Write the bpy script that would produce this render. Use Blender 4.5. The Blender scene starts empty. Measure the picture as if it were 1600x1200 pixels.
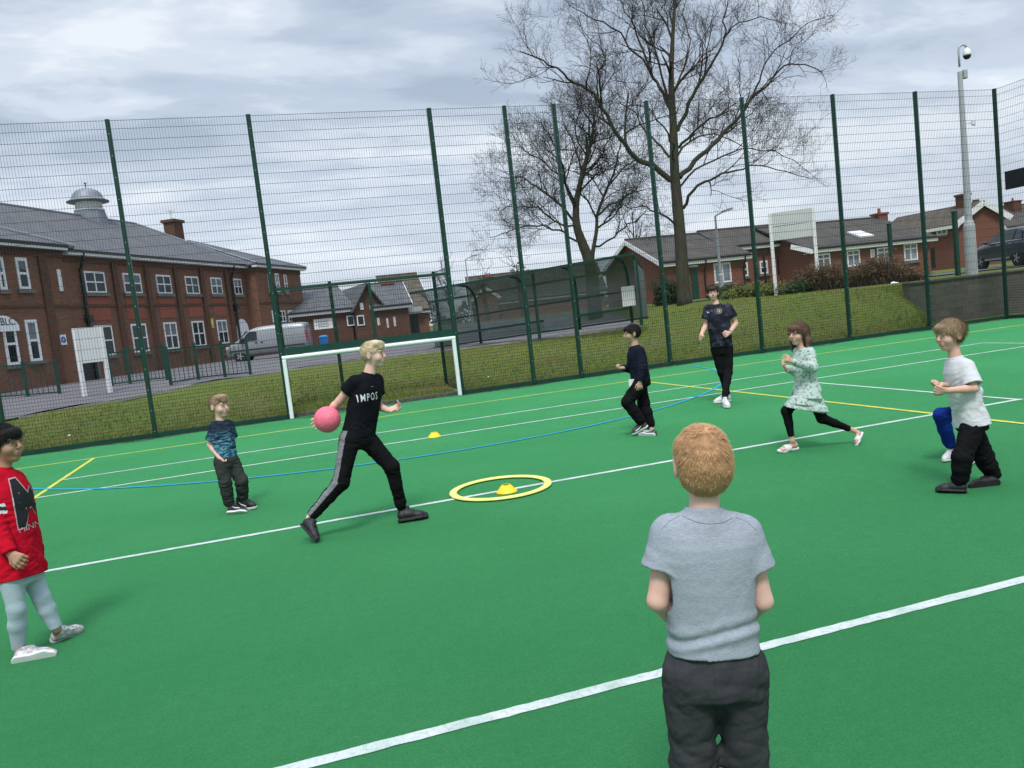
import bpy, bmesh, math, random
import numpy as np
from mathutils import Vector, Matrix, Quaternion
from mathutils.bvhtree import BVHTree
random.seed(7)
SC = bpy.context.scene
COL = SC.collection
R = math.radians
# ---------------------------------------------------------------- camera model (measured from the place: fence posts are plumb, court lines parallel)
FPX, CAMH = 1213.29, 1.55
_y, _p, _r = R(15.98728), R(4.98562), R(-6.43164)
FW = Vector((math.sin(_y)*math.cos(_p), math.cos(_y)*math.cos(_p), -math.sin(_p)))
_r0 = Vector((math.cos(_y), -math.sin(_y), 0)); _u0 = _r0.cross(FW)
RT = math.cos(_r)*_r0 + math.sin(_r)*_u0
UP = -math.sin(_r)*_r0 + math.cos(_r)*_u0
CP = Vector((0, 0, CAMH))
def ray(x, y): return FW + RT*((x-800)/FPX) - UP*((y-600)/FPX)
def at(x, y, t): return CP + ray(x, y)*t                    # t metres in front of the camera
def onz(x, y, z=0.0):
    d = ray(x, y); return CP + d*((z-CAMH)/d.z)
def onY(x, y, Y):
    d = ray(x, y); return CP + d*(Y/d.y)
def onplane(x, y, p, n):
    d = ray(x, y); return CP + d*((p-CP).dot(n)/d.dot(n))

# ---------------------------------------------------------------- object helpers
def tag(o, label=None, cat=None, group=None, kind=None):
    if label: o['label'] = label
    if cat: o['category'] = cat
    if group: o['group'] = group
    if kind: o['kind'] = kind
    return o
def empty(name, label, cat, loc=(0, 0, 0), rz=0.0, group=None):
    o = bpy.data.objects.new(name, None); COL.objects.link(o)
    o.location = loc; o.rotation_euler = (0, 0, rz); o.empty_display_size = 0.2
    return tag(o, label, cat, group)
def root_off(o):
    m = Matrix.Identity(4)
    while o is not None:
        m = Matrix.Translation(o.location) @ o.rotation_euler.to_matrix().to_4x4() @ m
        o = o.parent
    return m
class MB:
    def __init__(s): s.v = []; s.f = []; s.mi = []; s.m = 0
    def add(s, vs, fs):
        b = len(s.v); s.v += [tuple(v) for v in vs]
        s.f += [tuple(i+b for i in f) for f in fs]; s.mi += [s.m]*len(fs); return s
    def quad(s, a, b, c, d): return s.add([a, b, c, d], [(0, 1, 2, 3)])
    def box(s, c, size, rz=0.0, mat=None, bev=0.0):
        x, y, z = size[0]/2, size[1]/2, size[2]/2
        if bev > 0:
            b = min(bev, x*.9, y*.9, z*.9); P = []
            bm = bmesh.new(); bmesh.ops.create_cube(bm, size=1)
            for v in bm.verts: v.co = Vector((v.co.x*2*x, v.co.y*2*y, v.co.z*2*z))
            bmesh.ops.bevel(bm, geom=bm.edges[:], offset=b, segments=1, affect='EDGES')
            bm.verts.index_update(); P = [v.co.copy() for v in bm.verts]
            F = [tuple(v.index for v in f.verts) for f in bm.faces]; bm.free()
        else:
            P = [Vector((i*x, j*y, k*z)) for i in (-1, 1) for j in (-1, 1) for k in (-1, 1)]
            F = [(0, 1, 3, 2), (4, 6, 7, 5), (0, 4, 5, 1), (2, 3, 7, 6), (0, 2, 6, 4), (1, 5, 7, 3)]
        M = mat if mat is not None else Matrix.Rotation(rz, 3, 'Z')
        c = Vector(c); return s.add([M @ p + c for p in P], F)
    def bar(s, a, b, w, h, up=(0, 0, 1)):       # a rectangular bar from a to b: w sideways, h along up
        a = Vector(a); b = Vector(b); d = (b-a); L = d.length; d.normalize()
        u = Vector(up); sd = d.cross(u)
        if sd.length < 1e-5: sd = d.cross(Vector((1, 0, 0)))
        sd.normalize(); u = sd.cross(d).normalized()
        M = Matrix((d, sd, u)).transposed()
        return s.box((a+b)/2, (L, w, h), mat=M)
    def tube(s, pts, rad, n=8, cap=True):
        pts = [Vector(p) for p in pts]
        if not hasattr(rad, '__len__'): rad = [rad]*len(pts)
        b = len(s.v); prev = None
        for i, p in enumerate(pts):
            d = (pts[min(i+1, len(pts)-1)] - pts[max(i-1, 0)])
            d = d.normalized() if d.length > 1e-9 else Vector((0, 0, 1))
            if prev is None:
                u = d.cross(Vector((0, 0, 1)))
                if u.length < 1e-3: u = d.cross(Vector((0, 1, 0)))
            else: u = prev - d*prev.dot(d)
            u.normalize(); prev = u; w = d.cross(u)
            for k in range(n):
                a = 2*math.pi*(k+.5)/n; s.v.append(tuple(p + (u*math.cos(a) + w*math.sin(a))*rad[i]))
        for i in range(len(pts)-1):
            for k in range(n):
                k2 = (k+1) % n
                s.f.append((b+i*n+k, b+i*n+k2, b+(i+1)*n+k2, b+(i+1)*n+k)); s.mi.append(s.m)
        if cap and n > 2:
            s.f.append(tuple(b+k for k in range(n))[::-1]); s.mi.append(s.m)
            e = b+(len(pts)-1)*n; s.f.append(tuple(e+k for k in range(n))); s.mi.append(s.m)
        return s
    def lathe(s, c, prof, n=24, axis=None):
        # prof: (radius, height) list around vertical axis at c
        c = Vector(c); b = len(s.v); M = axis if axis is not None else Matrix.Identity(3)
        for r, z in prof:
            for k in range(n):
                a = 2*math.pi*k/n; s.v.append(tuple(c + M @ Vector((r*math.cos(a), r*math.sin(a), z))))
        for i in range(len(prof)-1):
            for k in range(n):
                k2 = (k+1) % n
                s.f.append((b+i*n+k, b+i*n+k2, b+(i+1)*n+k2, b+(i+1)*n+k)); s.mi.append(s.m)
        if prof[0][0] > 1e-6: s.f.append(tuple(b+k for k in range(n))[::-1]); s.mi.append(s.m)
        if prof[-1][0] > 1e-6:
            e = b+(len(prof)-1)*n; s.f.append(tuple(e+k for k in range(n))); s.mi.append(s.m)
        return s
    def prism(s, poly, d):                       # extrude a planar polygon by vector d
        d = Vector(d); n = len(poly); A = [Vector(p) for p in poly]
        return s.add(A + [p+d for p in A], [tuple(range(n))[::-1], tuple(range(n, 2*n))] + [(i, (i+1) % n, (i+1) % n+n, i+n) for i in range(n)])
    def build(s, name, mats, parent=None, smooth=False, label=None, cat=None, group=None, kind=None, local=False, origin=None):
        me = bpy.data.meshes.new(name)
        V = s.v
        if parent is not None and not local:
            Mi = root_off(parent).inverted(); V = [Mi @ Vector(v) for v in V]
        o_loc = None
        if parent is None and origin is not None:
            o_loc = Vector(origin); V = [Vector(v)-o_loc for v in V]
        me.from_pydata([tuple(v) for v in V], [], s.f)
        if not isinstance(mats, (list, tuple)): mats = [mats]
        for m in mats: me.materials.append(m)
        if len(mats) > 1: me.polygons.foreach_set('material_index', s.mi)
        if smooth is True: me.polygons.foreach_set('use_smooth', [True]*len(me.polygons))
        me.update()
        bm = bmesh.new(); bm.from_mesh(me); bmesh.ops.recalc_face_normals(bm, faces=bm.faces); bm.to_mesh(me); bm.free()
        if smooth == 'auto': me.shade_smooth() if False else None
        o = bpy.data.objects.new(name, me); COL.objects.link(o)
        if o_loc is not None: o.location = o_loc
        if parent is not None: o.parent = parent
        return tag(o, label, cat, group, kind)
def dup(o, parent=None, delta=None):
    c = o.copy(); COL.objects.link(c)
    if parent is not None: c.parent = parent
    if delta is not None: c.location = o.location + Vector(delta)
    for ch in list(o.children): dup(ch, c)
    return c

# ---------------------------------------------------------------- materials
class NT:
    def __init__(s, name):
        s.mat = bpy.data.materials.new(name); s.mat.use_nodes = True
        s.t = s.mat.node_tree; s.n = s.t.nodes; s.l = s.t.links
        s.bsdf = s.n['Principled BSDF']; s.out = s.n['Material Output']
    def node(s, typ, **kw):
        n = s.n.new(typ)
        for k, v in kw.items():
            if k.startswith('i_'): n.inputs[k[2:].replace('_', ' ')].default_value = v
            else: setattr(n, k, v)
        return n
    def link(s, a, b): s.l.new(a, b)
    def noise(s, scale, detail=4, rough=.55, vec=None, dist=0.0):
        n = s.node('ShaderNodeTexNoise'); n.inputs['Scale'].default_value = scale
        n.inputs['Detail'].default_value = detail; n.inputs['Roughness'].default_value = rough
        n.inputs['Distortion'].default_value = dist
        if vec is not None: s.link(vec, n.inputs['Vector'])
        return n.outputs['Fac']
    def ramp(s, fac, stops):
        n = s.node('ShaderNodeValToRGB'); cr = n.color_ramp
        while len(cr.elements) < len(stops): cr.elements.new(.5)
        for e, (p, c) in zip(cr.elements, stops):
            e.position = p; e.color = (c[0], c[1], c[2], 1) if hasattr(c, '__len__') else (c, c, c, 1)
        s.link(fac, n.inputs['Fac']); return n.outputs['Color']
    def mix(s, fac, a, b, mode='MIX'):
        n = s.node('ShaderNodeMix', data_type='RGBA', blend_type=mode)
        for sock, v in ((n.inputs[0], fac), (n.inputs[6], a), (n.inputs[7], b)):
            if hasattr(v, 'links'): s.link(v, sock)
            elif hasattr(v, '__len__'): sock.default_value = (v[0], v[1], v[2], 1)
            else: sock.default_value = v
        return n.outputs[2]
    def math(s, op, a, b=0.0):
        n = s.node('ShaderNodeMath', operation=op)
        for i, v in ((0, a), (1, b)):
            if hasattr(v, 'links'): s.link(v, n.inputs[i])
            else: n.inputs[i].default_value = v
        return n.outputs[0]
    def pos(s): return s.node('ShaderNodeNewGeometry').outputs['Position']
    def obj(s): return s.node('ShaderNodeTexCoord').outputs['Object']
    def scalevec(s, vec, sc, rot=(0, 0, 0)):
        n = s.node('ShaderNodeMapping'); n.inputs['Scale'].default_value = sc; n.inputs['Rotation'].default_value = rot
        s.link(vec, n.inputs['Vector']); return n.outputs[0]
    def wallvec(s):                              # (along the wall, up) coordinates for any vertical or sloped face
        g = s.node('ShaderNodeNewGeometry')
        c = s.node('ShaderNodeVectorMath', operation='CROSS_PRODUCT'); s.link(g.outputs['True Normal'], c.inputs[0]); c.inputs[1].default_value = (0, 0, 1)
        nm = s.node('ShaderNodeVectorMath', operation='NORMALIZE'); s.link(c.outputs[0], nm.inputs[0])
        d = s.node('ShaderNodeVectorMath', operation='DOT_PRODUCT'); s.link(nm.outputs[0], d.inputs[0]); s.link(g.outputs['Position'], d.inputs[1])
        sp = s.node('ShaderNodeSeparateXYZ'); s.link(g.outputs['Position'], sp.inputs[0])
        cb = s.node('ShaderNodeCombineXYZ'); s.link(d.outputs['Value'], cb.inputs[0]); s.link(sp.outputs['Z'], cb.inputs[1])
        return cb.outputs[0]
    def bump(s, h, strength=.3, dist=.01):
        n = s.node('ShaderNodeBump'); n.inputs['Strength'].default_value = strength; n.inputs['Distance'].default_value = dist
        s.link(h, n.inputs['Height']); s.link(n.outputs[0], s.bsdf.inputs['Normal'])
    def done(s, col=None, rough=.6, metal=0.0, spec=None):
        b = s.bsdf
        if col is not None:
            if hasattr(col, 'links'): s.link(col, b.inputs['Base Color'])
            else: b.inputs['Base Color'].default_value = (col[0], col[1], col[2], 1)
        if hasattr(rough, 'links'): s.link(rough, b.inputs['Roughness'])
        else: b.inputs['Roughness'].default_value = rough
        b.inputs['Metallic'].default_value = metal
        if spec is not None: b.inputs['Specular IOR Level'].default_value = spec
        return s.mat
def lin(r, g, b):
    f = lambda c: (c/255/12.92) if c/255 <= .04045 else ((c/255+.055)/1.055)**2.4
    return (f(r), f(g), f(b))
def m_plain(name, col, rough=.55, metal=0.0, var=.18, scale=6.0, spec=.4):
    t = NT(name); f = t.noise(scale, 5, .6, t.obj())
    c = t.ramp(f, [(.25, [x*(1-var) for x in col]), (.75, [min(1, x*(1+var)) for x in col])])
    return t.done(c, rough, metal, spec)
def m_brick(name, c1, c2, mortar, bw=.225, bh=.075, bump=.4, soot=.35):
    t = NT(name); v = t.wallvec()
    b = t.node('ShaderNodeTexBrick'); t.link(v, b.inputs['Vector'])
    b.inputs['Scale'].default_value = 1.0; b.inputs['Brick Width'].default_value = bw; b.inputs['Row Height'].default_value = bh
    b.inputs['Mortar Size'].default_value = .006; b.inputs['Bias'].default_value = -.1
    b.inputs['Color1'].default_value = (*c1, 1); b.inputs['Color2'].default_value = (*c2, 1); b.inputs['Mortar'].default_value = (*mortar, 1)
    n = t.noise(.9, 6, .65, v); n2 = t.noise(9, 3, .6, v)
    c = t.mix(t.ramp(n, [(.35, 0.0), (.75, soot)]), b.outputs['Color'], [x*.45 for x in c2])
    c = t.mix(t.ramp(n2, [(.3, 0.0), (.8, .35)]), c, [min(1, x*1.5) for x in c1])
    t.bump(b.outputs['Fac'], -bump, .006)
    return t.done(c, .9, 0, .2)
def m_tiles(name, col, row=.2, w=.25, var=.35):
    t = NT(name); v = t.wallvec()
    b = t.node('ShaderNodeTexBrick'); t.link(v, b.inputs['Vector'])
    b.inputs['Scale'].default_value = 1.0; b.inputs['Brick Width'].default_value = w; b.inputs['Row Height'].default_value = row
    b.inputs['Mortar Size'].default_value = .012; b.inputs['Color1'].default_value = (*[x*(1-var) for x in col], 1)
    b.inputs['Color2'].default_value = (*[x*(1+var) for x in col], 1); b.inputs['Mortar'].default_value = (*[x*.45 for x in col], 1)
    n = t.noise(.7, 5, .65, v)
    c = t.mix(t.ramp(n, [(.4, 0.0), (.8, .5)]), b.outputs['Color'], [col[0]*1.25+.01, col[1]*1.2+.008, col[2]*.95])
    t.bump(b.outputs['Fac'], -.4, .01)
    return t.done(c, .75, 0, .3)
MAT = {}
MAT['green'] = m_plain('green_paint', (.004, .042, .028), .42, 0, .25, 3)
MAT['wire'] = m_plain('green_wire', (.011, .034, .030), .5, 0, .2, 3)
MAT['galv'] = m_plain('galvanised', (.42, .44, .45), .45, .6, .15, 4)
MAT['greymet'] = m_plain('grey_metal', (.40, .42, .43), .5, .15, .12, 3)
MAT['white'] = m_plain('white_paint', (.76, .77, .77), .5, 0, .06, 2)
MAT['upvc'] = m_plain('upvc', (.74, .75, .75), .35, 0, .05, 2)
MAT['black'] = m_plain('black_paint', (.012, .013, .015), .4, 0, .3, 5)
MAT['brick'] = m_brick('old_brick', (.225, .098, .060), (.132, .064, .045), (.155, .125, .10))
MAT['brickdark'] = m_brick('pier_brick', (.135, .060, .038), (.088, .042, .030), (.08, .065, .055))
MAT['brickred'] = m_brick('red_brick', (.30, .085, .048), (.235, .062, .040), (.20, .14, .11), soot=.15)
MAT['brickbung'] = m_brick('bungalow_brick', (.205, .078, .054), (.158, .061, .045), (.15, .10, .08), soot=.15)
MAT['stonewall'] = m_brick('grey_block', (.13, .12, .098), (.088, .084, .072), (.06, .057, .05), .44, .2, .6, .5)
MAT['sill'] = m_plain('stone_sill', (.15, .135, .115), .85, 0, .3, 3)
MAT['slate'] = m_tiles('slate', (.105, .104, .117), .22, .3, .16)
MAT['tile'] = m_tiles('concrete_tile', (.068, .058, .052), .30, .3, .2)
MAT['tilebrown'] = m_tiles('brown_tile', (.098, .08, .062), .30, .3, .22)
MAT['lead'] = m_plain('lead', (.20, .215, .24), .5, .3, .15, 2)
def m_glass(name, col=(.012, .016, .022), r=.06):
    t = NT(name); n = t.noise(.8, 2, .5, t.pos()); c = t.ramp(n, [(.3, [x*.5 for x in col]), (.7, [x*1.8 for x in col])])
    return t.done(c, r, 0, .32)
MAT['glass'] = m_glass('window_glass')
MAT['glasscurt'] = m_glass('curtained_glass', (.16, .18, .21), .15)
def m_clear(name, tint=(.15, .175, .18), a=.70):
    t = NT(name); tr = t.node('ShaderNodeBsdfTransparent'); tr.inputs[0].default_value = (.60, .66, .67, 1)
    n = t.noise(2.5, 5, .7, t.pos()); f = t.ramp(n, [(.3, a*.75), (.75, min(1, a*1.25))])
    mx = t.node('ShaderNodeMixShader'); t.link(f, mx.inputs[0]); t.link(tr.outputs[0], mx.inputs[1]); t.link(t.bsdf.outputs[0], mx.inputs[2])
    t.link(mx.outputs[0], t.out.inputs['Surface']); return t.done(tint, .28, 0, .35)
MAT['clear'] = m_clear('scuffed_perspex')
# ---------------------------------------------------------------- camera, world, sun
cam = bpy.data.cameras.new('camera'); co = bpy.data.objects.new('camera', cam); COL.objects.link(co)
cam.sensor_fit = 'HORIZONTAL'; cam.sensor_width = 36.0; cam.lens = 36.0*FPX/1600; cam.clip_end = 3000; cam.clip_start = .05
co.matrix_world = Matrix.Translation(CP) @ Matrix((RT, UP, -FW)).transposed().to_4x4()
SC.camera = co
SC.view_settings.view_transform = 'Standard'; SC.view_settings.look = 'None'; SC.view_settings.exposure = 0.58; SC.view_settings.gamma = 1.0
try: SC.cycles.use_denoising = True; SC.cycles.max_bounces = 6; SC.cycles.transparent_max_bounces = 24
except Exception: pass
SUN_EL, SUN_ROT = 58, 200
w = bpy.data.worlds.new('World'); SC.world = w; w.use_nodes = True
nt = w.node_tree; N = nt.nodes; Lk = nt.links
bg = N['Background']; bg.inputs['Strength'].default_value = .1
sky = N.new('ShaderNodeTexSky'); sky.sky_type = 'NISHITA'; sky.sun_disc = False
sky.sun_elevation = R(SUN_EL); sky.sun_rotation = R(SUN_ROT)
tc = N.new('ShaderNodeTexCoord')
sep = N.new('ShaderNodeSeparateXYZ'); Lk.new(tc.outputs['Generated'], sep.inputs[0])
def wm(op, a, b=0.0, c=None):
    n = N.new('ShaderNodeMath'); n.operation = op
    for i, v in enumerate((a, b) if c is None else (a, b, c)):
        if hasattr(v, 'links'): Lk.new(v, n.inputs[i])
        else: n.inputs[i].default_value = v
    return n.outputs[0]
def wramp(fac, stops):
    n = N.new('ShaderNodeValToRGB'); cr = n.color_ramp; cr.interpolation = 'EASE'
    while len(cr.elements) < len(stops): cr.elements.new(.5)
    for e, (p, c) in zip(cr.elements, stops):
        e.position = p; e.color = (*c, 1) if hasattr(c, '__len__') else (c, c, c, 1)
    Lk.new(fac, n.inputs[0]); return n.outputs[0]
zz = wm('MAXIMUM', sep.outputs['Z'], 0.0)
den = wm('ADD', zz, .16)
cx = wm('DIVIDE', sep.outputs['X'], den); cyy = wm('DIVIDE', sep.outputs['Y'], den)
cmb = N.new('ShaderNodeCombineXYZ'); Lk.new(cx, cmb.inputs[0]); Lk.new(cyy, cmb.inputs[1])
def wnoise(scale, det, rough, dist, off, sc=(1, 1, 1)):
    mp = N.new('ShaderNodeMapping'); mp.inputs['Location'].default_value = off; mp.inputs['Scale'].default_value = sc
    Lk.new(cmb.outputs[0], mp.inputs[0])
    n = N.new('ShaderNodeTexNoise'); n.inputs['Scale'].default_value = scale; n.inputs['Detail'].default_value = det
    n.inputs['Roughness'].default_value = rough; n.inputs['Distortion'].default_value = dist
    Lk.new(mp.outputs[0], n.inputs['Vector']); return n.outputs['Fac']
n1 = wnoise(1.15, 7, .52, .25, (3.1, 1.7, 0), (.8, 1.25, 1))
n2 = wnoise(3.2, 6, .55, .3, (9.3, 4.2, 0), (.7, 1.3, 1))
nn = wm('ADD', wm('MULTIPLY', n1, .58), wm('MULTIPLY', n2, .42))
# grey blue cloud base -> pale -> white breaks ; values are physical sky units for strength 0.1
nn = wm('SUBTRACT', nn, wm('MULTIPLY', wramp(zz, [(.16, 0.0), (.42, 1.0)]), .045))
cl = wramp(nn, [(.39, (2.5, 3.05, 3.85)), (.465, (3.4, 4.0, 4.85)), (.53, (4.6, 5.15, 5.85)), (.595, (6.0, 6.35, 6.8))])
hz = wramp(zz, [(0.0, 0.62), (.10, .50), (.30, .12), (.6, 0.0)])
mixh = N.new('ShaderNodeMix'); mixh.data_type = 'RGBA'; Lk.new(hz, mixh.inputs[0]); Lk.new(cl, mixh.inputs[6]); mixh.inputs[7].default_value = (5.9, 6.4, 7.1, 1)
zen = wramp(zz, [(.56, 1.0), (.95, 3.4)])
mz = N.new('ShaderNodeMix'); mz.data_type = 'RGBA'; mz.blend_type = 'MULTIPLY'; mz.inputs[0].default_value = 1.0
Lk.new(mixh.outputs[2], mz.inputs[6]); Lk.new(zen, mz.inputs[7])
ms = N.new('ShaderNodeMix'); ms.data_type = 'RGBA'; ms.inputs[0].default_value = .92
Lk.new(sky.outputs[0], ms.inputs[6]); Lk.new(mz.outputs[2], ms.inputs[7]); Lk.new(ms.outputs[2], bg.inputs['Color'])
sl = bpy.data.lights.new('sun', 'SUN'); sl.energy = 1.7; sl.angle = R(15); sl.color = (1, .965, .92)
so = bpy.data.objects.new('sun', sl); COL.objects.link(so)
_el, _az = R(SUN_EL), R(SUN_ROT)      # sky rotation is measured clockwise from +Y
sd = Vector((math.sin(_az)*math.cos(_el), math.cos(_az)*math.cos(_el), math.sin(_el)))
so.rotation_euler = sd.to_track_quat('Z', 'Y').to_euler(); so.location = (0, -5, 30)

# ---------------------------------------------------------------- terrain
FY = 16.2           # fence line
def sstep(a, b, x):
    t = min(1, max(0, (x-a)/(b-a))); return t*t*(3-2*t)
def terr(x, y):
    d = y-FY-.06
    if d <= 0: return -.02
    if x > 16.25:
        lo = .03 + .10*sstep(18.3, 16.2, x)
        return (1.2 + .004*min(40, d)) if d > 1.12 else lo
    A = .72 + .52*sstep(10.2, 15.5, x); L = 5.0 - 2.6*sstep(7, 13, x) - 1.5*sstep(13, 16.2, x)
    z = A*(1-math.exp(-d/L))
    z += .05*math.sin(x*1.3+y*.7)*sstep(0, 3, d)*sstep(30, 8, d)
    return z + .012*math.sin(x*5.1)*math.sin(y*4.3)*sstep(0, 1, d)
def drape(name, poly, mat, lift=.0, step=.6, **kw):
    # cover a polygon by clipping a fine grid (bisecting) and lay it on the terrain
    bm = bmesh.new()
    vs = [bm.verts.new((p[0], p[1], 0)) for p in poly]; bm.faces.new(vs)
    xs = [p[0] for p in poly]; ys = [p[1] for p in poly]
    def cut(lo, hi, n):
        k = math.ceil(lo/step)
        while k*step < hi:
            bmesh.ops.bisect_plane(bm, geom=bm.verts[:]+bm.edges[:]+bm.faces[:], plane_co=n*(k*step), plane_no=n); k += 1
    cut(min(xs), max(xs), Vector((1, 0, 0))); cut(min(ys), max(ys), Vector((0, 1, 0)))
    bmesh.ops.triangulate(bm, faces=bm.faces[:])
    for v in bm.verts: v.co.z = terr(v.co.x, v.co.y) + lift
    for f in bm.faces:
        f.smooth = True
        if f.normal.z < 0: f.normal_flip()
    me = bpy.data.meshes.new(name); bm.to_mesh(me); bm.free(); me.materials.append(mat)
    o = bpy.data.objects.new(name, me); COL.objects.link(o); return tag(o, **kw)
# grass / earth ground sheet
def m_grass():
    t = NT('grass_ground'); p = t.pos()
    a = t.noise(.45, 5, .6, p); b = t.noise(7, 6, .7, p); c = t.noise(46, 4, .75, p)
    col = t.ramp(b, [(.25, (.080, .092, .022)), (.5, (.150, .188, .040)), (.75, (.25, .262, .085))])
    dry = t.ramp(t.noise(1.3, 6, .75, p), [(.46, 0.0), (.66, .8)])
    col = t.mix(dry, col, (.235, .19, .085))
    col = t.mix(t.ramp(a, [(.4, 0.0), (.62, .75)]), col, (.165, .225, .040))
    col = t.mix(t.ramp(c, [(.3, .55), (.65, 0.0)]), col, (.030, .034, .010))
    t.bump(c, .9, .05); return t.done(col, .95, 0, .1)
MAT['grass'] = m_grass()
xs = list(np.arange(-60, 16.2, .8)) + [16.0, 16.24, 16.27] + list(np.arange(16.8, 90, 1.2)); xs = sorted(set([round(float(a), 3) for a in xs]))
ys = sorted(set([-40., -20., 0., 15.9, 16.2, 16.27] + [round(float(a), 3) for a in np.arange(16.5, 30, .35)] + [17.36, 17.39] + [round(float(a), 3) for a in np.arange(30, 120, 3)]))
g = MB()
g.v = [(x, y, terr(x, y) if y > FY else -.05) for y in ys for x in xs]
nx = len(xs)
g.f = [(j*nx+i, j*nx+i+1, (j+1)*nx+i+1, (j+1)*nx+i) for j in range(len(ys)-1) for i in range(nx-1)]; g.mi = [0]*len(g.f)
g.build('ground', MAT['grass'], smooth=True, kind='structure')
far = MB()   # flat land out to the horizon
for x0, x1, y0, y1 in ((-900, -60, -400, 900), (90, 900, -400, 900), (-60, 90, 117, 900), (-60, 90, -400, -40)):
    far.quad((x0, y0, .6), (x1, y0, .6), (x1, y1, .6), (x0, y1, .6))
far.build('far_ground', MAT['grass'], kind='structure')

# ---------------------------------------------------------------- court surface
def m_turf():
    t = NT('court_turf'); p = t.pos()
    a = t.noise(.55, 4, .6, p); b = t.noise(14, 5, .7, p); c = t.noise(120, 4, .85, p); d = t.noise(420, 2, .8, p)
    col = t.ramp(a, [(.3, (.060, .335, .106)), (.7, (.086, .400, .142))])
    col = t.mix(t.ramp(b, [(.3, .26), (.65, 0.0)]), col, (.020, .200, .066)); col = t.mix(t.ramp(t.noise(52, 3, .7, p), [(.35, .28), (.6, 0.0)]), col, (.018, .185, .062))
    col = t.mix(t.ramp(c, [(.36, .70), (.54, 0.0)]), col, (.022, .185, .056))
    col = t.mix(t.ramp(d, [(.52, 0.0), (.70, .8)]), col, (.13, .44, .21))
    st = t.noise(.9, 6, .75, p); col = t.mix(t.ramp(st, [(.60, 0.0), (.82, .30)]), col, (.05, .22, .09))
    h = t.math('ADD', c, t.math('MULTIPLY', d, .6)); t.bump(h, 1.0, .016)
    return t.done(col, .92, 0, .12)
MAT['turf'] = m_turf()
c = MB(); c.quad((-14, -9, 0), (18.6, -9, 0), (18.6, FY-.06, 0), (-14, FY-.06, 0)); c.build('court', MAT['turf'], kind='structure')
c = MB(); c.quad((-.05, FY-.06, 0.0), (3.5, FY-.06, 0.0), (3.5, FY+1.32, 0.0), (-.05, FY+1.32, 0.0)); c.build('goal_recess_floor', MAT['turf'], kind='structure')
def m_line(name, col):
    t = NT(name); p = t.pos(); c = t.noise(150, 3, .8, p); b = t.noise(5, 4, .6, p)
    k = t.mix(t.ramp(c, [(.28, .55), (.55, 0.0)]), col, [col[0]*.5+.01, col[1]*.55+.03, col[2]*.5+.015])
    k = t.mix(t.ramp(b, [(.42, 0.0), (.8, .45)]), k, (.05, .25, .10)); k = t.mix(t.ramp(t.noise(38, 5, .8, p), [(.50, 0.0), (.72, .6)]), k, (.10, .27, .14)); t.bump(c, .6, .01)
    return t.done(k, .9, 0, .12)
MAT['lw'] = m_line('white_line', (.62, .655, .64)); MAT['ly'] = m_line('yellow_line', (.66, .62, .10)); MAT['lb'] = m_line('blue_line', (.035, .33, .52))
MAT['lbf'] = m_line('faded_blue_line', (.04, .30, .24))
def line(a, b, w, mat, z):
    a = Vector((a[0], a[1], z)); b = Vector((b[0], b[1], z)); d = (b-a).normalized(); s = Vector((-d.y, d.x, 0))*w/2
    return [a-s, b-s, b+s, a+s]
def marking(name, segs, mat, z):
    m = MB(); rl = random.Random(name)
    for a, b, w in segs:
        a = Vector((a[0], a[1], z)); b = Vector((b[0], b[1], z)); d = b-a; n = max(2, int(d.length/.05)); s = Vector((-d.y, d.x, 0)).normalized(); V = []
        for i in range(n+1):
            p = a+d*(i/n); V += [p-s*(w/2+rl.gauss(0, .0016)), p+s*(w/2+rl.gauss(0, .0016))]
        m.add(V, [(2*i, 2*i+2, 2*i+3, 2*i+1) for i in range(n)])
    return m.build(name, mat, kind='structure')
LW = .055
marking('white_court_lines', [((-3.13, 11.94), (13.0, 11.94), LW), ((-3.13, 10.62), (13.6, 10.62), LW), ((-9, 6.69), (7.75, 6.66), .06), ((-9, 2.90), (12, 2.84), .062),
    ], MAT['lw'], .0035)
marking('white_cross_lines', [((13.0, 11.94), (12.7, 2.9), LW), ((7.79, 10.59), (7.70, 6.62), LW)], MAT['lw'], .0040)
marking('yellow_court_lines', [((-9, 14.10), (18.3, 14.2), .055)], MAT['ly'], .0022)
marking('yellow_cross_lines', [((-3.2, 14.07), (-3.12, 9.9), .06), ((6.58, 14.1), (6.55, -2), .06)], MAT['ly'], .0055)
m = MB(); cxx, cyc, rr, wd = 1.75, 16.0, 6.83, .058
pts = [(cxx+math.cos(a)*q, cyc+math.sin(a)*q, .0075) for a in np.linspace(R(186), R(354), 120) for q in (rr-wd/2, rr+wd/2)]
m.add(pts, [(2*i, 2*i+1, 2*i+3, 2*i+2) for i in range(119)]); m.build('blue_shooting_arc', MAT['lb'], kind='structure')
_a = onz(622, 634); _b = onz(700, 622); marking('faded_blue_goal_line', [((_a.x-.9, _a.y), (_b.x, _a.y), .05)], MAT['lbf'], .0028)
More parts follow.
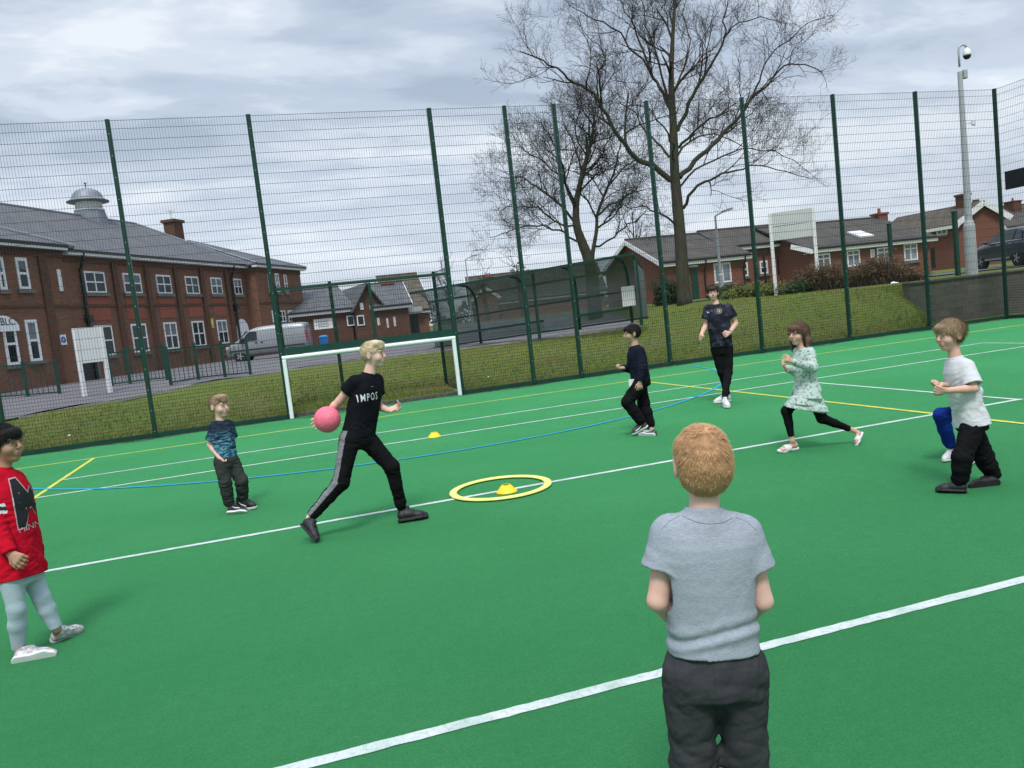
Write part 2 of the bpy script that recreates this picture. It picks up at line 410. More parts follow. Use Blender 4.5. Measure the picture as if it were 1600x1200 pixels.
# worn grey edging between court and fence
t = NT('edging'); p = t.pos(); t.bump(t.noise(60, 4, .7, p), .6, .02)
MAT['edge'] = t.done(t.ramp(t.noise(9, 5, .7, p), [(.3, (.055, .058, .052)), (.7, (.12, .118, .105))]), .95, 0, .1)
m = MB(); m.box((2.2, FY+.13, .02), (40, .16, .10)); 
kerb = m.build('kerb_edging', MAT['edge'], kind='structure')
t = NT('dirt_strip'); p = t.pos(); f = t.ramp(t.noise(3.5, 6, .75, p), [(.40, 0.0), (.60, 1.0)])
tr = t.node('ShaderNodeBsdfTransparent'); mx = t.node('ShaderNodeMixShader'); t.link(f, mx.inputs[0]); t.link(tr.outputs[0], mx.inputs[1]); t.link(t.bsdf.outputs[0], mx.inputs[2]); t.link(mx.outputs[0], t.out.inputs['Surface'])
MAT['dirt'] = t.done((.045, .075, .045), .95, 0, .1)
m = MB()
for i in range(70):
    x = -12+i*.44; wv = .16+.10*math.sin(x*1.7)+.08*math.sin(x*4.1); x2 = x+.44; w2 = .16+.10*math.sin(x2*1.7)+.08*math.sin(x2*4.1)
    m.quad((x, FY-.07-wv, .0012), (x2, FY-.07-w2, .0012), (x2, FY-.07, .0012), (x, FY-.07, .0012))
m.build('dirt_edge', MAT['dirt'], kind='structure')
# tarmac path / playground behind the grass
def m_tarmac(name, c0, c1):
    t = NT(name); p = t.pos(); c = t.noise(70, 4, .75, p)
    col = t.ramp(t.noise(1.2, 6, .65, p), [(.3, c0), (.7, c1)]); col = t.mix(t.ramp(c, [(.3, .4), (.6, 0.0)]), col, [x*.5 for x in c0]); t.bump(c, .4, .01)
    return t.done(col, .9, 0, .2)
MAT['tarmac'] = m_tarmac('tarmac', (.125, .115, .125), (.18, .168, .178)); MAT['road'] = m_tarmac('road', (.10, .10, .105), (.14, .14, .145))
MAT['kerbstone'] = m_plain('kerbstone', (.30, .28, .25), .9, 0, .25, 3)
def edge_pt(px, py):
    for i in range(400):
        tt = 14+i*.1; q = at(px, py, tt)
        if q.z <= terr(q.x, q.y): return (q.x, q.y)
    return (q.x, q.y)
PE = [edge_pt(*q) for q in ((30, 655), (150, 632), (300, 604), (420, 584), (540, 566), (640, 555), (720, 546), (800, 536), (880, 526), (950, 517), (1000, 509))]
PE[0] = (PE[0][0], PE[0][1])
poly = [(-40, PE[0][1]-.6)] + PE + [(PE[-1][0]+2, PE[-1][1]+6), (16, 58), (16, 70), (-40, 70)]
drape('path', poly, MAT['tarmac'], .05, .7, kind='structure')
m = MB()
for a, b in zip(PE[:-1], PE[1:]):
    m.bar((a[0], a[1], terr(*a)), (b[0], b[1], terr(*b)), .10, .09)
m.build('path_kerb', MAT['kerbstone'], kind='structure')
# road behind the bank on the right
drape('road', [(21.5, 24.2), (60, 15.5), (70, 23), (26, 31.5), (17.5, 31.6), (17.0, 29.6)], MAT['road'], .04, 1.0, kind='structure')

# loose bits on the court and grass blades along the bank
rb = random.Random(9); m = MB(); MAT['leafbit'] = m_plain('leaf_bits', (.16, .13, .07), .9, 0, .5, 40)
for i in range(420):
    x, y = rb.uniform(-5, 10), rb.uniform(1.5, 16) if rb.random() < .6 else 16.1-abs(rb.gauss(0, .35)); r_ = rb.uniform(.003, .010); a = rb.uniform(0, 6.3)
    p = Vector((x, y, .004+rb.random()*.004)); u_ = Vector((math.cos(a), math.sin(a), rb.uniform(-.2, .5)))*r_; v_ = Vector((-math.sin(a), math.cos(a), 0))*r_*.5; m.quad(p-u_, p+v_, p+u_, p-v_)
m.build('leaf_litter', MAT['leafbit'], kind='stuff', label='tiny scattered leaf bits on the green court', cat='leaf litter')
t = NT('grass_blades'); p = t.pos(); MAT['blade'] = t.done(t.mix(t.ramp(t.noise(1.3, 6, .75, p), [(.46, 0.0), (.66, .85)]), t.ramp(t.noise(7, 4, .7, p), [(.3, (.105, .145, .028)), (.7, (.21, .25, .055))]), (.26, .20, .088)), .9, 0, .1)
V, F_ = [], []
for i in range(42000):
    x = rb.uniform(-9, 16.2); y = 16.30+min(8.5, abs(rb.gauss(0, 1)**2)*2.6 if rb.random() < .55 else rb.uniform(0, 8.5))
    z = terr(x, y); hgt = rb.uniform(.03, .085)*(1.5 if y < 16.6 else 1); a = rb.uniform(0, 6.3); w2 = rb.uniform(.006, .013)
    if y-16.2 > 6.5+x*.25 + (3 if x > 8 else 0): continue
    V += [(x-math.cos(a)*w2, y-math.sin(a)*w2, z-.01), (x+math.cos(a)*w2, y+math.sin(a)*w2, z-.01), (x+rb.gauss(0, .03), y+rb.gauss(0, .03), z+hgt)]; F_.append((len(V)-3, len(V)-2, len(V)-1))
m = MB(); m.add(V, F_); m.build('grass', MAT['blade'], kind='stuff', label='rough grass blades on the bank behind the fence', cat='grass')
# ---------------------------------------------------------------- mesh fence round the court
FH = 6.0
PX = [-12.6, -10.08, -7.58, -5.07, -2.56, -.06, 3.52, 5.15, 6.27, 8.49, 10.955, 13.485, 15.955, 18.50]
def wire_panel(m, A, B, z0, z1, dense_to=1.2, dbl=False, vstep=.05, wv=.0036, wh=.0062):
    A = Vector(A); B = Vector(B); d = B-A; L = d.length; d.normalize(); s = Vector((-d.y, d.x, 0))
    n = int(round(L/vstep))
    for i in range(n+1):
        p = A + d*(L*i/n); m.bar((p.x, p.y, z0), (p.x, p.y, z1), wv, wv, up=s)
    z = z0+.03; zs = []
    while z < z1-.01:
        zs.append(z); z += .066 if z < dense_to else .2
    zs.append(z1-.015)
    for z in zs:
        for o in ((-.009, .009) if dbl or z < 3.0 and z > dense_to else (.008,)):
            q = s*o; m.bar((A.x+q.x, A.y+q.y, z), (B.x+q.x, B.y+q.y, z), wh, wh)
def post(parent, x, y, h, w=.062, dp=.085, rz=0.0, clamps=True):
    m = MB(); ca, sa = math.cos(rz), math.sin(rz)
    m.box((x, y, h/2), (w, dp, h), rz=rz, bev=.006)
    o = m.build('post', MAT['green'], parent)
    b = MB(); b.box((x+sa*(dp/2+.004), y-ca*(dp/2+.004), h/2), (.034, .008, h-.06), rz=rz); z = .12; b.m = 1
    while z < h-.08:
        b.lathe((x+sa*(dp/2+.0075), y-ca*(dp/2+.0075), z), [(.010, -.002), (.008, .006), (.0, .008)], n=6, axis=Matrix.Rotation(rz, 3, 'Z') @ Matrix.Rotation(R(90), 3, 'X')); z += .4
    b.build('clamp_bar', [MAT['green'], MAT['galv']], o)
    return o
fence = empty('mesh_fence', 'tall dark green wire mesh fence along the far side of the court', 'fence', (PX[0], FY, 0))
for i, x in enumerate(PX):
    if i == len(PX)-1: post(fence, x, FY, FH, .075, .085)
    else: post(fence, x, FY, FH, .075 if i not in (5, 6) else .09, .085 if i not in (5, 6) else .1)
for i in range(len(PX)-1):
    a, b = PX[i]+.035, PX[i+1]-.035; m = MB(); y = FY-.055
    if i == 5: wire_panel(m, (a, y, 0), (b, y, 0), 2.62, FH-.02, 0)
    else: wire_panel(m, (a, y, 0), (b, y, 0), .06, FH-.02)
    m.build('mesh_panel', MAT['wire'], fence)
for i in range(len(PX)-1):
    if i != 5: m = MB(); m.box(((PX[i]+PX[i+1])/2, FY-.05, .055), (PX[i+1]-PX[i]-.09, .03, .07)); m.build('base_rail', MAT['green'], fence)
# goal recess: beam over the goal, rail above, recessed cage
xa, xb = PX[5], PX[6]
m = MB(); m.bar((xa+.05, FY-.06, 1.345), (xb-.05, FY-.06, 1.345), .07, .135); m.build('goal_beam', MAT['green'], fence)
m = MB(); m.bar((xa+.05, FY-.05, 2.58), (xb-.05, FY-.05, 2.58), .05, .055); m.build('top_rail', MAT['green'], fence)
m = MB(); xm = onY(563, 415, FY).x+.12; m.bar((xm, FY-.05, 1.42), (xm, FY-.05, 2.545), .06, .06, up=(0, 1, 0)); m.build('mullion', MAT['green'], fence)
m = MB(); wire_panel(m, (xa+.06, FY-.03, 0), (xb-.06, FY-.03, 0), 1.43, 2.54, 0); m.build('mesh_panel', MAT['wire'], fence)
YB = FY+1.35; xr, xl = 3.47, .0
for x in (xl, 1.15, xr): post(fence, x, YB, 2.75, .07, .06)
m = MB(); wire_panel(m, (xl, YB-.05, 0), (xr, YB-.05, 0), .06, 2.72); m.build('mesh_panel', MAT['wire'], fence)
for x in (xl, xr):
    m = MB(); wire_panel(m, (x, FY+.05, 0), (x, YB-.05, 0), .06, 2.72); m.build('mesh_panel', MAT['wire'], fence)
m = MB(); m.bar((xl, YB-.03, .07), (xr, YB-.03, .07), .05, .05); m.build('base_rail', MAT['galv'], fence); m = MB(); m.bar((xr, FY+.05, .07), (xr, YB-.06, .07), .05, .05); m.build('base_rail', MAT['galv'], fence)
# white goal frame standing in the recess mouth
goal = empty('goal', 'white steel football goal frame set into the mesh fence', 'goal', (1.75, FY-.12, 0))
gl, gr_ = onz(456, 656).x+.01, 3.435; yg = FY-.15; ht = 1.225
m = MB(); m.tube([(gl-.038, yg, ht), (gr_+.038, yg, ht)], .042, 12); m.build('crossbar', MAT['white'], goal, smooth=False)
for x in (gl, gr_):
    m = MB(); m.box((x, yg, (ht-.03)/2), (.078, .078, ht-.03), bev=.012); m.build('goal_post', MAT['white'], goal)
# side fence on the right, running back towards the camera
side = empty('mesh_fence', 'dark green wire mesh fence on the right side carrying a black board', 'fence', (18.5, 12, 0))
ysd = [FY, 13.68, 11.16, 8.64, 6.1, 3.6]
for y in ysd[1:]: post(side, 18.5, y, FH, .075, .085, rz=R(-90))
for a, b in zip(ysd[:-1], ysd[1:]):
    m = MB(); wire_panel(m, (18.45, a-.04, 0), (18.45, b+.04, 0), .06, FH-.02); m.build('mesh_panel', MAT['wire'], side)
m = MB(); m.box((18.45, (ysd[0]+ysd[-1])/2, .055), (.03, ysd[0]-ysd[-1]-.1, .07)); m.build('base_rail', MAT['green'], side)
bz0 = onplane(1571, 297, Vector((18.4, 0, 0)), Vector((1, 0, 0))); bz1 = onplane(1571, 268, Vector((18.4, 0, 0)), Vector((1, 0, 0)))
m = MB(); m.box((18.41, bz0.y-1.1, (bz0.z+bz1.z)/2), (.03, 2.2, bz1.z-bz0.z), bev=.004)
board = m.build('notice_board', MAT['black'], smooth=False, label='plain black rectangular board fixed high on the right mesh fence', cat='board', origin=(18.41, bz0.y-1.1, bz0.z))
MAT['blind'] = m_plain('window_blind', (.16, .18, .20), .7, 0, .3, 2)
MAT['trimdark'] = m_plain('dark_door', (.022, .022, .024), .5)
# ---------------------------------------------------------------- school building on the left
class Facade:      # a vertical wall plane through two plan points; (u, z) coordinates, u measured from a to b, outward normal to the viewer's side
    def __init__(s, a, b):
        s.a = Vector((a[0], a[1], 0)); s.b = Vector((b[0], b[1], 0)); s.d = (s.b-s.a).normalized(); s.L = (s.b-s.a).length
        s.n = Vector((s.d.y, -s.d.x, 0))
        if s.n.dot(CP-s.a) < 0: s.n = -s.n
    def px(s, x, y):
        p = onplane(x, y, s.a, s.n); return ((p-s.a).dot(s.d), p.z)
    def p(s, u, z, out=0.0): return s.a + s.d*u + s.n*out + Vector((0, 0, z))
    def box(s, m, u0, u1, z0, z1, o0, o1):
        c = s.p((u0+u1)/2, (z0+z1)/2, (o0+o1)/2); M = Matrix((s.d, s.n, Vector((0, 0, 1)))).transposed()
        m.box(c, (u1-u0, o1-o0, z1-z0), mat=M)
def window(parent, F, u0, u1, z0, z1, cols=2, rows=2, fr=.07, sill=True, glass='glass', trans=None, frame_out=.05):
    m = MB()
    F.box(m, u0, u0+fr, z0, z1, -.02, frame_out); F.box(m, u1-fr, u1, z0, z1, -.02, frame_out)
    F.box(m, u0+fr, u1-fr, z0, z0+fr, -.02, frame_out); F.box(m, u0+fr, u1-fr, z1-fr*1.3, z1, -.02, frame_out)
    for i in range(1, cols):
        u = u0+(u1-u0)*i/cols; F.box(m, u-fr*.45, u+fr*.45, z0+fr, z1-fr*1.3, -.018, frame_out-.004)
    rs = trans if trans else [i/rows for i in range(1, rows)]
    cu = [u0+fr] + [v for i in range(1, cols) for v in (u0+(u1-u0)*i/cols-fr*.45, u0+(u1-u0)*i/cols+fr*.45)] + [u1-fr]
    for q in rs:
        z = z0+(z1-z0)*q
        for i in range(0, len(cu), 2): F.box(m, cu[i], cu[i+1], z-fr*.45, z+fr*.45, -.017, frame_out-.006)
    w = m.build('window', MAT['upvc'], parent)
    m = MB(); F.box(m, u0+fr*.8, u1-fr*.8, z0+fr*.8, z1-fr, -.03, .012); m.build('pane', MAT[glass], w)
    wr_ = random.Random(int(u0*1000)+int(z0*77))
    if wr_.random() < .55 and glass == 'glass':
        hgt_ = (z1-z0)*wr_.uniform(.15, .46); m = MB(); F.box(m, u0+fr, u1-fr, z1-fr*1.3-hgt_, z1-fr*1.3, .013, .0165); m.build('blind', MAT['blind'], w)
    if sill:
        m = MB(); F.box(m, u0-.12, u1+.12, z0-.17, z0-.002, -.02, .13); m.build('sill', MAT['sill'], w)
    return w
def downpipe(parent, F, u, z0, z1, r=.06, name='downpipe', hopper=None):
    m = MB(); m.tube([F.p(u, z1, .38), F.p(u, z1-.25, .36), F.p(u, z1-.75, .12), F.p(u, z0, .12)], r, 8)
    if hopper: F.box(m, u-.16, u+.16, hopper-.18, hopper+.14, .03, .30)
    return m.build(name, MAT['black'], parent)
ZE = 6.75; ZG = .3
pa, pb = onz(97, 391.5, ZE), onz(385, 415.5, ZE)
# wall line lies 0.35 m behind the gutter line
M_ = Facade((pa.x, pa.y), (pb.x, pb.y)); off = .38
M_ = Facade(tuple((pa-M_.n*off)[:2]), tuple((pb-M_.n*off)[:2]))
school = empty('school_building', 'long two storey red brick school with slate roof, cupola and white windows', 'school', (pa.x, pa.y, ZG))
# wing on the left stands proud by about half a metre
wa = onz(105, 387, ZE+.12); 
W_ = Facade(tuple((wa-M_.d*14-M_.n*off)[:2]), tuple((wa-M_.n*off)[:2]))
# end wing on the right: its side returns towards the viewer, its front faces right
ea = onz(386, 416, ZE); eb = onz(401, 413.5, ZE); ec = onz(458, 416.5, ZE)
DEPTH = 11.5
def wall_prism(name, F, u0, u1, depth, z0, z1, mat, parent):
    m = MB(); F.box(m, u0, u1, z0, z1, -depth, 0); return m.build(name, mat, parent)
main_u1 = M_.L+1.0
wall_prism('wall', M_, -1.0, main_u1, DEPTH, ZG-.4, ZE-.05, MAT['brick'], school)
wall_prism('wall', W_, -6, W_.L, DEPTH, ZG-.4, ZE+.1, MAT['brick'], school)
# end wing body (projects towards the viewer)
prj = max(.8, (eb-ea).dot(M_.n)); EW0 = M_.L+.2
e0 = M_.a + M_.d*EW0 + M_.n*prj
E_ = Facade((e0.x, e0.y), tuple((e0+M_.d*7.0)[:2]))
ue = E_.px(470, 440)[0]
E_ = Facade((e0.x, e0.y), tuple((e0+M_.d*ue)[:2]))
wall_prism('wall', E_, 0, E_.L, DEPTH+2, ZG-.4, ZE-.05, MAT['brick'], school)
# piers, string course, red panels under the upper windows
pier_px = [(66, 430), (115, 425), (175, 415), (226, 420), (272, 425), (313, 430), (352, 432)]
piers = [M_.px(x, y)[0] for x, y in pier_px[2:]]
for u in piers: m = MB(); M_.box(m, u-.17, u+.17, ZG-.3, ZE-.3, .001, .13); m.build('pier', MAT['brickdark'], school)
m = MB(); u = W_.px(68, 430)[0]; W_.box(m, u-.22, u+.22, ZG-.3, ZE-.2, .001, .10); m.build('pier', MAT['brickdark'], school)
zs = M_.px(240, 477)[1]
for F_, ua_, ub_, dz_ in ((M_, -1.0, M_.L-.1, 0), (W_, -6, W_.L-.01, .12), (E_, .01, E_.L-.01, 0)):
    m = MB(); F_.box(m, ua_, ub_, zs-.06, zs+.06, .002, .055); m.build('string_course', MAT['brickdark'], school)
    m = MB(); F_.box(m, ua_, ub_, ZE-.42+dz_, ZE-.12+dz_, .002, .06); m.build('cornice', MAT['brickdark'], school)
up = [((131, 425), (165, 458)), ((191, 427), (221, 459)), ((243, 430), (268, 459)), ((288, 431), (311, 460)), ((328, 432), (347, 460)), ((364, 435), (378, 459))]
lo = [((164, 511), (180, 554)), ((203, 507), (233, 549)), ((254, 504), (280, 544)), ((298, 501), (322, 539)), ((337, 499), (358, 536))]
def uz(F, a, b):
    (u0, z1) = F.px(a[0]-0, a[1]); (u1, z0) = F.px(*b); return u0, u1, z0, z1
US = [uz(M_, *q) for q in up]; zu0 = np.mean([q[2] for q in US]); zu1 = np.mean([q[3] for q in US])
LS = [uz(M_, *q) for q in lo]; zl0 = np.mean([q[2] for q in LS]); zl1 = np.mean([q[3] for q in LS])
for i, q in enumerate(US):
    wd = 1.5 if i < 5 else 1.0; uc = (q[0]+q[1])/2
    wd = q[1]-q[0]+.12
    window(school, M_, uc-wd/2, uc+wd/2, zu0, zu1, 2, 2)
    if i < 5:
        m = MB(); M_.box(m, uc-wd/2-.05, uc+wd/2+.05, zl1+.25, zs-.08, .001, .022); m.build('brick_panel', MAT['brickred'], school); m = MB(); M_.box(m, uc-wd/2-.05, uc+wd/2+.05, zs+.08, zu0-.2, .001, .022); m.build('brick_panel', MAT['brickred'], school)
LS[0] = (LS[0][1]-1.5, LS[0][1], 0, 0)
for i, q in enumerate(LS):
    w_ = window(school, M_, q[0], q[1], zl0, zl1, 2, 2)
for a, b in (((22, 402), (48, 452)), ((-8, 401), (11, 453)), ((37, 500), (66, 563)), ((1, 505), (32, 569))):
    u0, u1, z0, z1 = uz(W_, a, b); window(school, W_, u0, u1, z0, z1, 1, 2, .11)
u0, u1, z0, z1 = uz(W_, (90, 421), (98, 455)); window(school, W_, u0-.1, u1, z0, z1, 1, 2, .1, sill=False)
# arched name panel over the ground floor window of the wing
u0, z0 = W_.px(-22, 513); u1, z1 = W_.px(24, 494); zb = W_.px(20, 507)[1]
m = MB(); n = 14; arc = [(u0+(u1-u0)*i/n, zb-.02+(z1-zb+.05)*math.sin(math.pi*i/n)**.8) for i in range(n+1)]
m.prism([W_.p(u0, zb-.28, .06)] + [W_.p(u, z, .06) for u, z in arc] + [W_.p(u1, zb-.28, .06)], W_.n*.05); arch = m.build('name_panel', MAT['white'], school)
def flat_text(txt, size, F, u, z, out, mat, name, parent, bold=0.0, spacing=1.0, depth=.004):
    cu = bpy.data.curves.new(name, 'FONT'); cu.body = txt; cu.size = size; cu.align_x = 'CENTER'; cu.align_y = 'CENTER'; cu.extrude = depth; cu.offset = bold; cu.space_character = spacing
    o = bpy.data.objects.new(name, cu); COL.objects.link(o); bpy.context.view_layer.update()
    me = bpy.data.meshes.new_from_object(o.evaluated_get(bpy.context.evaluated_depsgraph_get())); bpy.data.objects.remove(o)
    m = MB(); d = F.d if F.d.dot(RT) > 0 else -F.d
    m.add([F.p(u, z, out) + d*v.co.x + Vector((0, 0, v.co.y)) + F.n*v.co.z for v in me.vertices], [tuple(p.vertices) for p in me.polygons]); bpy.data.meshes.remove(me)
    return m.build(name, mat, parent)
ut, zt = W_.px(8, 504); flat_text('BLC', .42, W_, ut, zt+.02, .115, MAT['black'], 'lettering', arch)
# gutters, fascia
def gutter(F, u0, u1, z, parent, over=.38):
    m = MB(); F.box(m, u0, u1, z-.02, z+.10, over-.05, over+.09); m.build('gutter', MAT['black'], parent)
    m = MB(); F.box(m, u0, u1, z-.14, z-.021, .06, over+.03); m.build('soffit', MAT['white'], parent)
gutter(M_, .3, EW0+.0, ZE, school); gutter(W_, -6.4, W_.L+.0, ZE+.14, school); gutter(E_, -.4, E_.L+.3, ZE, school)
for x, y, hp in ((123, 425, 498), (360, 440, 480)):
    u = M_.px(x, y)[0]; downpipe(school, M_, u, ZG, ZE-.02, .075, hopper=M_.px(x, hp)[1])
# roofs
def hip_roof(F, u0, u1, depth, z, rise, hip0, hip1, over, mat, parent, name='roof', th=.10):
    A = F.p(u0-over*hip0[1], z, over); B = F.p(u1+over*hip1[1], z, over); Cc = F.p(u1+over*hip1[1], z, -depth-over); D = F.p(u0-over*hip0[1], z, -depth-over)
    r0 = F.p(u0+hip0[0], z+rise, -depth/2); r1 = F.p(u1-hip1[0], z+rise, -depth/2); dn = Vector((0, 0, -th))
    m = MB(); V = [A, B, Cc, D, r0, r1]; V += [v+dn for v in V[:4]]
    m.add(V, [(0, 1, 5, 4), (1, 2, 5), (2, 3, 4, 5), (3, 0, 4), (6, 7, 1, 0), (7, 8, 2, 1), (8, 9, 3, 2), (9, 6, 0, 3), (9, 8, 7, 6)]); o = m.build(name, mat, parent)
    m = MB(); rr = .075
    for p, q in ((r0, r1), (A, r0), (B, r1)): m.tube([p+Vector((0, 0, .03)), q+Vector((0, 0, .03))], rr, 6)
    m.build('ridge', MAT['lead'], o); return o
ridge_z = onplane(300, 363, M_.p(0, 0, -DEPTH/2), M_.n).z; RISE = ridge_z-ZE-.08
roof = hip_roof(M_, -6, EW0+.3, DEPTH, ZE+.08, RISE, (0, 0), (2.6, 0), .42, MAT['slate'], school)
rise_w = onplane(0, 328, W_.p(0, 0, -DEPTH/2), W_.n).z-ZE-.2
hip_roof(W_, -6, W_.L, DEPTH, ZE+.2, rise_w, (0, 0), (5.4, 1), .42, MAT['slate'], school)
hip_roof(E_, 0, E_.L, DEPTH+1.5, ZE+.08, onplane(366, 379, E_.p(0, 0, -4), E_.n).z-ZE+.2, (E_.L*.48, 1), (E_.L*.48, 1), .42, MAT['slate'], school)
# ridge chimney
uc0, _z = 0, 0; pc = onplane(271, 355, M_.p(0, 0, -DEPTH/2), M_.n); uc = (pc-M_.a).dot(M_.d)
m = MB(); M_.box(m, uc-.52, uc+.52, ridge_z-.9, ridge_z+.45, -DEPTH/2-.4, -DEPTH/2+.4); M_.box(m, uc-.64, uc+.64, ridge_z+.45, ridge_z+.64, -DEPTH/2-.52, -DEPTH/2+.52)
ch = m.build('chimney', MAT['brickdark'], roof)
m = MB(); q = M_.p(uc-.1, ridge_z+.64, -DEPTH/2); m.tube([q, q+Vector((0, 0, .7))], .025, 5); m.bar(q+Vector((-.3, 0, .62)), q+Vector((.3, 0, .62)), .03, .03); m.bar(q+Vector((-.2, 0, .5)), q+Vector((.2, 0, .5)), .03, .03); m.build('aerial', MAT['greymet'], ch)
# cupola: louvred square lantern with an ogee lead dome
pc = onplane(141, 338, M_.p(0, 0, -DEPTH/2), M_.n); cz = ridge_z-.1; cc = Vector((pc.x, pc.y, cz))
k = .88*(pc-CP).dot(FW)/FPX       # metres per photo pixel at the cupola
cup = empty('cupola', None, None, cc-Vector(school.location)); cup.parent = school
M45 = Matrix.Rotation(math.atan2(M_.d.y, M_.d.x)+R(22.5), 3, 'Z')
def octp(r, z): return cc + Vector((0, 0, z))
h0 = 0
m = MB(); m.lathe(cc, [(30*k*1.1, -1.2), (28*k, h0), (25*k, 14*k)], 8, M45); m.build('base', MAT['lead'], cup)
m = MB(); m.lathe(cc, [(26*k, 14*k), (26*k, 16*k), (22*k, 16.2*k), (22*k, 29*k)], 8, M45)
for i in range(7):
    z = (17.2+i*1.7)*k; m.lathe(cc, [(22.2*k, z), (22.9*k, z), (22.3*k, z+1.0*k)], 8, M45)
m.build('louvres', MAT['upvc'], cup)
m = MB(); m.lathe(cc, [(25*k, 28.8*k), (34.5*k, 30*k), (34.5*k, 31*k), (28*k, 34*k), (25*k, 39*k), (23*k, 44*k), (18.5*k, 49*k), (11*k, 52.5*k), (2*k, 54*k), (1.2*k, 55*k), (1.2*k, 62*k), (3*k, 63*k), (0, 65*k)], 24); m.build('dome', MAT['lead'], cup, smooth=True)
# side door with porch at wing join, signs on the school wall
ud, zd = W_.px(104, 515); u2, z2 = M_.px(116, 594)
m = MB(); M_.box(m, .1, .35, ZG-.2, M_.px(112, 515)[1], .0, .10); m.build('door_frame', MAT['white'], school); m = MB(); M_.box(m, .36, 1.34, ZG-.2, M_.px(112, 515)[1], .0, .05); m.build('door', MAT['trimdark'], school)
m = MB(); M_.box(m, 1.35, 1.60, ZG-.2, M_.px(112, 513)[1]+.1, .0, .10); m.build('door_frame', MAT['sill'], school)
def wall_sign(F, px, py, w, h, mat, label, disc=None, band=None):
    u, z = F.px(px, py); m = MB(); F.box(m, u-w/2, u+w/2, z-h/2, z+h/2, .005, .025)
    o = m.build('sign', mat, label=label, cat='sign', origin=F.p(u, z, 0))
    if disc:
        m = MB(); M = Matrix((F.d, Vector((0, 0, 1)), F.n)).transposed(); m.lathe(F.p(u, z, .025), [(w*.40, 0), (w*.40, .004), (0, .0045)], 20, M); m.build('blue_disc', disc, o)
        m = MB()
        for q in (-.10, .0, .10): F.box(m, u-w*.16, u+w*.16, z+q*h-.02*h, z+q*h+.02*h, .030, .0325)
        m.build('pictogram', MAT['white'], o)
    if band:
        m = MB()
        for q in (-.25, 0, .22): F.box(m, u-w*.28, u+w*.28, z+q*h-.05*h, z+q*h+.05*h, .0255, .028)
        m.build('print', band, o)
    return o
MAT['blue'] = m_plain('sign_blue', (.01, .09, .36), .4, 0, .1); MAT['yellow'] = m_plain('sign_yellow', (.70, .52, .04), .5, 0, .1)
MAT['signgrey'] = m_plain('sign_grey', (.30, .31, .33), .5)
wall_sign(W_, 98.5, 531, .36, .46, MAT['white'], 'small white sign with blue round mark beside the school side door', disc=MAT['blue'])
wall_sign(M_, 194, 519, .28, .30, MAT['white'], 'small white notice on the school brick pier beside the ground floor windows', band=MAT['signgrey'])
wall_sign(M_, 331.5, 505, .26, .55, MAT['yellow'], 'narrow yellow notice on the school brick pier near the drainpipe', band=MAT['white'])
# arched entrance at the end of the main range and the end wing windows
u, z = M_.px(378, 510); m = MB(); zz0 = ZG-.3; zh = M_.px(380, 518)[1]
arcp = [M_.p(u-.75, zz0, .02)] + [M_.p(u+.75*math.cos(a), zh+.55*math.sin(a)*1.5, .02) for a in np.linspace(math.pi, 0, 12)] + [M_.p(u+.75, zz0, .02)]
m.prism(arcp, M_.n*.03); en = m.build('entrance', MAT['white'], school)
m = MB(); M_.box(m, u-.5, u+.5, ZG-.2, zh-.3, .051, .06); m.build('pane', MAT['glass'], en)
for a, b in (((417, 427), (424, 457)), ((428, 427), (438, 457)), ((442, 429), (450, 457)), ((424, 485), (432, 503)), ((435, 485), (447, 503)), ((449, 485), (460, 503))):
    u0, u1, z0, z1 = uz(E_, a, b); window(school, E_, u0, u1, z0, z1, 2 if u1-u0 > .5 else 1, 2, .08)

# ---------------------------------------------------------------- low annexe with slate roof behind the van
def gable_house(name, label, F, u1, depth, ze, rise, wallmat, roofmat, zg=.4, over=.35, cat='building', gable_trim=True, u0=0.0):
    o = empty(name, label, cat, F.p((u0+u1)/2, zg, -depth/2))
    m = MB(); A = [F.p(u0, zg-.8, 0), F.p(u0, ze, 0), F.p(u0, ze+rise*(1-0), -depth/2), F.p(u0, ze, -depth), F.p(u0, zg-.8, -depth)]
    m.prism(A, F.d*(u1-u0)); m.build('wall', wallmat, o)
    # roof slabs
    m = MB(); th = .12; k = over/(depth/2)
    for sgn in (0, 1):
        y0 = over if sgn == 0 else -depth-over
        e0, e1 = F.p(u0-over, ze-rise*k+.05, y0), F.p(u1+over, ze-rise*k+.05, y0); q0, q1 = F.p(u0-over, ze+rise+.05, -depth/2), F.p(u1+over, ze+rise+.05, -depth/2)
        up_ = Vector((0, 0, th)); m.add([e0, e1, q1, q0, e0+up_, e1+up_, q1+up_, q0+up_], [(0, 1, 2, 3), (7, 6, 5, 4), (0, 4, 5, 1), (1, 5, 6, 2), (3, 2, 6, 7), (0, 3, 7, 4)])
    rf = m.build('roof', roofmat, o)
    m = MB(); m.tube([F.p(u0-over, ze+rise+.17, -depth/2), F.p(u1+over, ze+rise+.17, -depth/2)], .10, 6); m.build('ridge', roofmat, rf)
    m = MB(); z = ze-rise*k
    F.box(m, u0-over, u1+over, z-.14, z+.03, over-.03, over+.03); F.box(m, u0-over, u1+over, z-.16, z-.141, .0, over-.031); m.build('fascia', MAT['upvc'], o)
    m = MB(); F.box(m, u0-over, u1+over, z+.031, z+.13, over+.005, over+.11); m.build('gutter', MAT['black'], o)
    if gable_trim:
        for u in (u0-over-.03, u1+over+.03):
            m = MB()
            for s_ in (0, 1):
                y0 = over if s_ == 0 else -depth-over
                m.bar(F.p(u, ze-rise*k+.0, y0), F.p(u, ze+rise+.0, -depth/2), .05, .26)
            m.build('bargeboard', MAT['upvc'], o)
    return o, rf
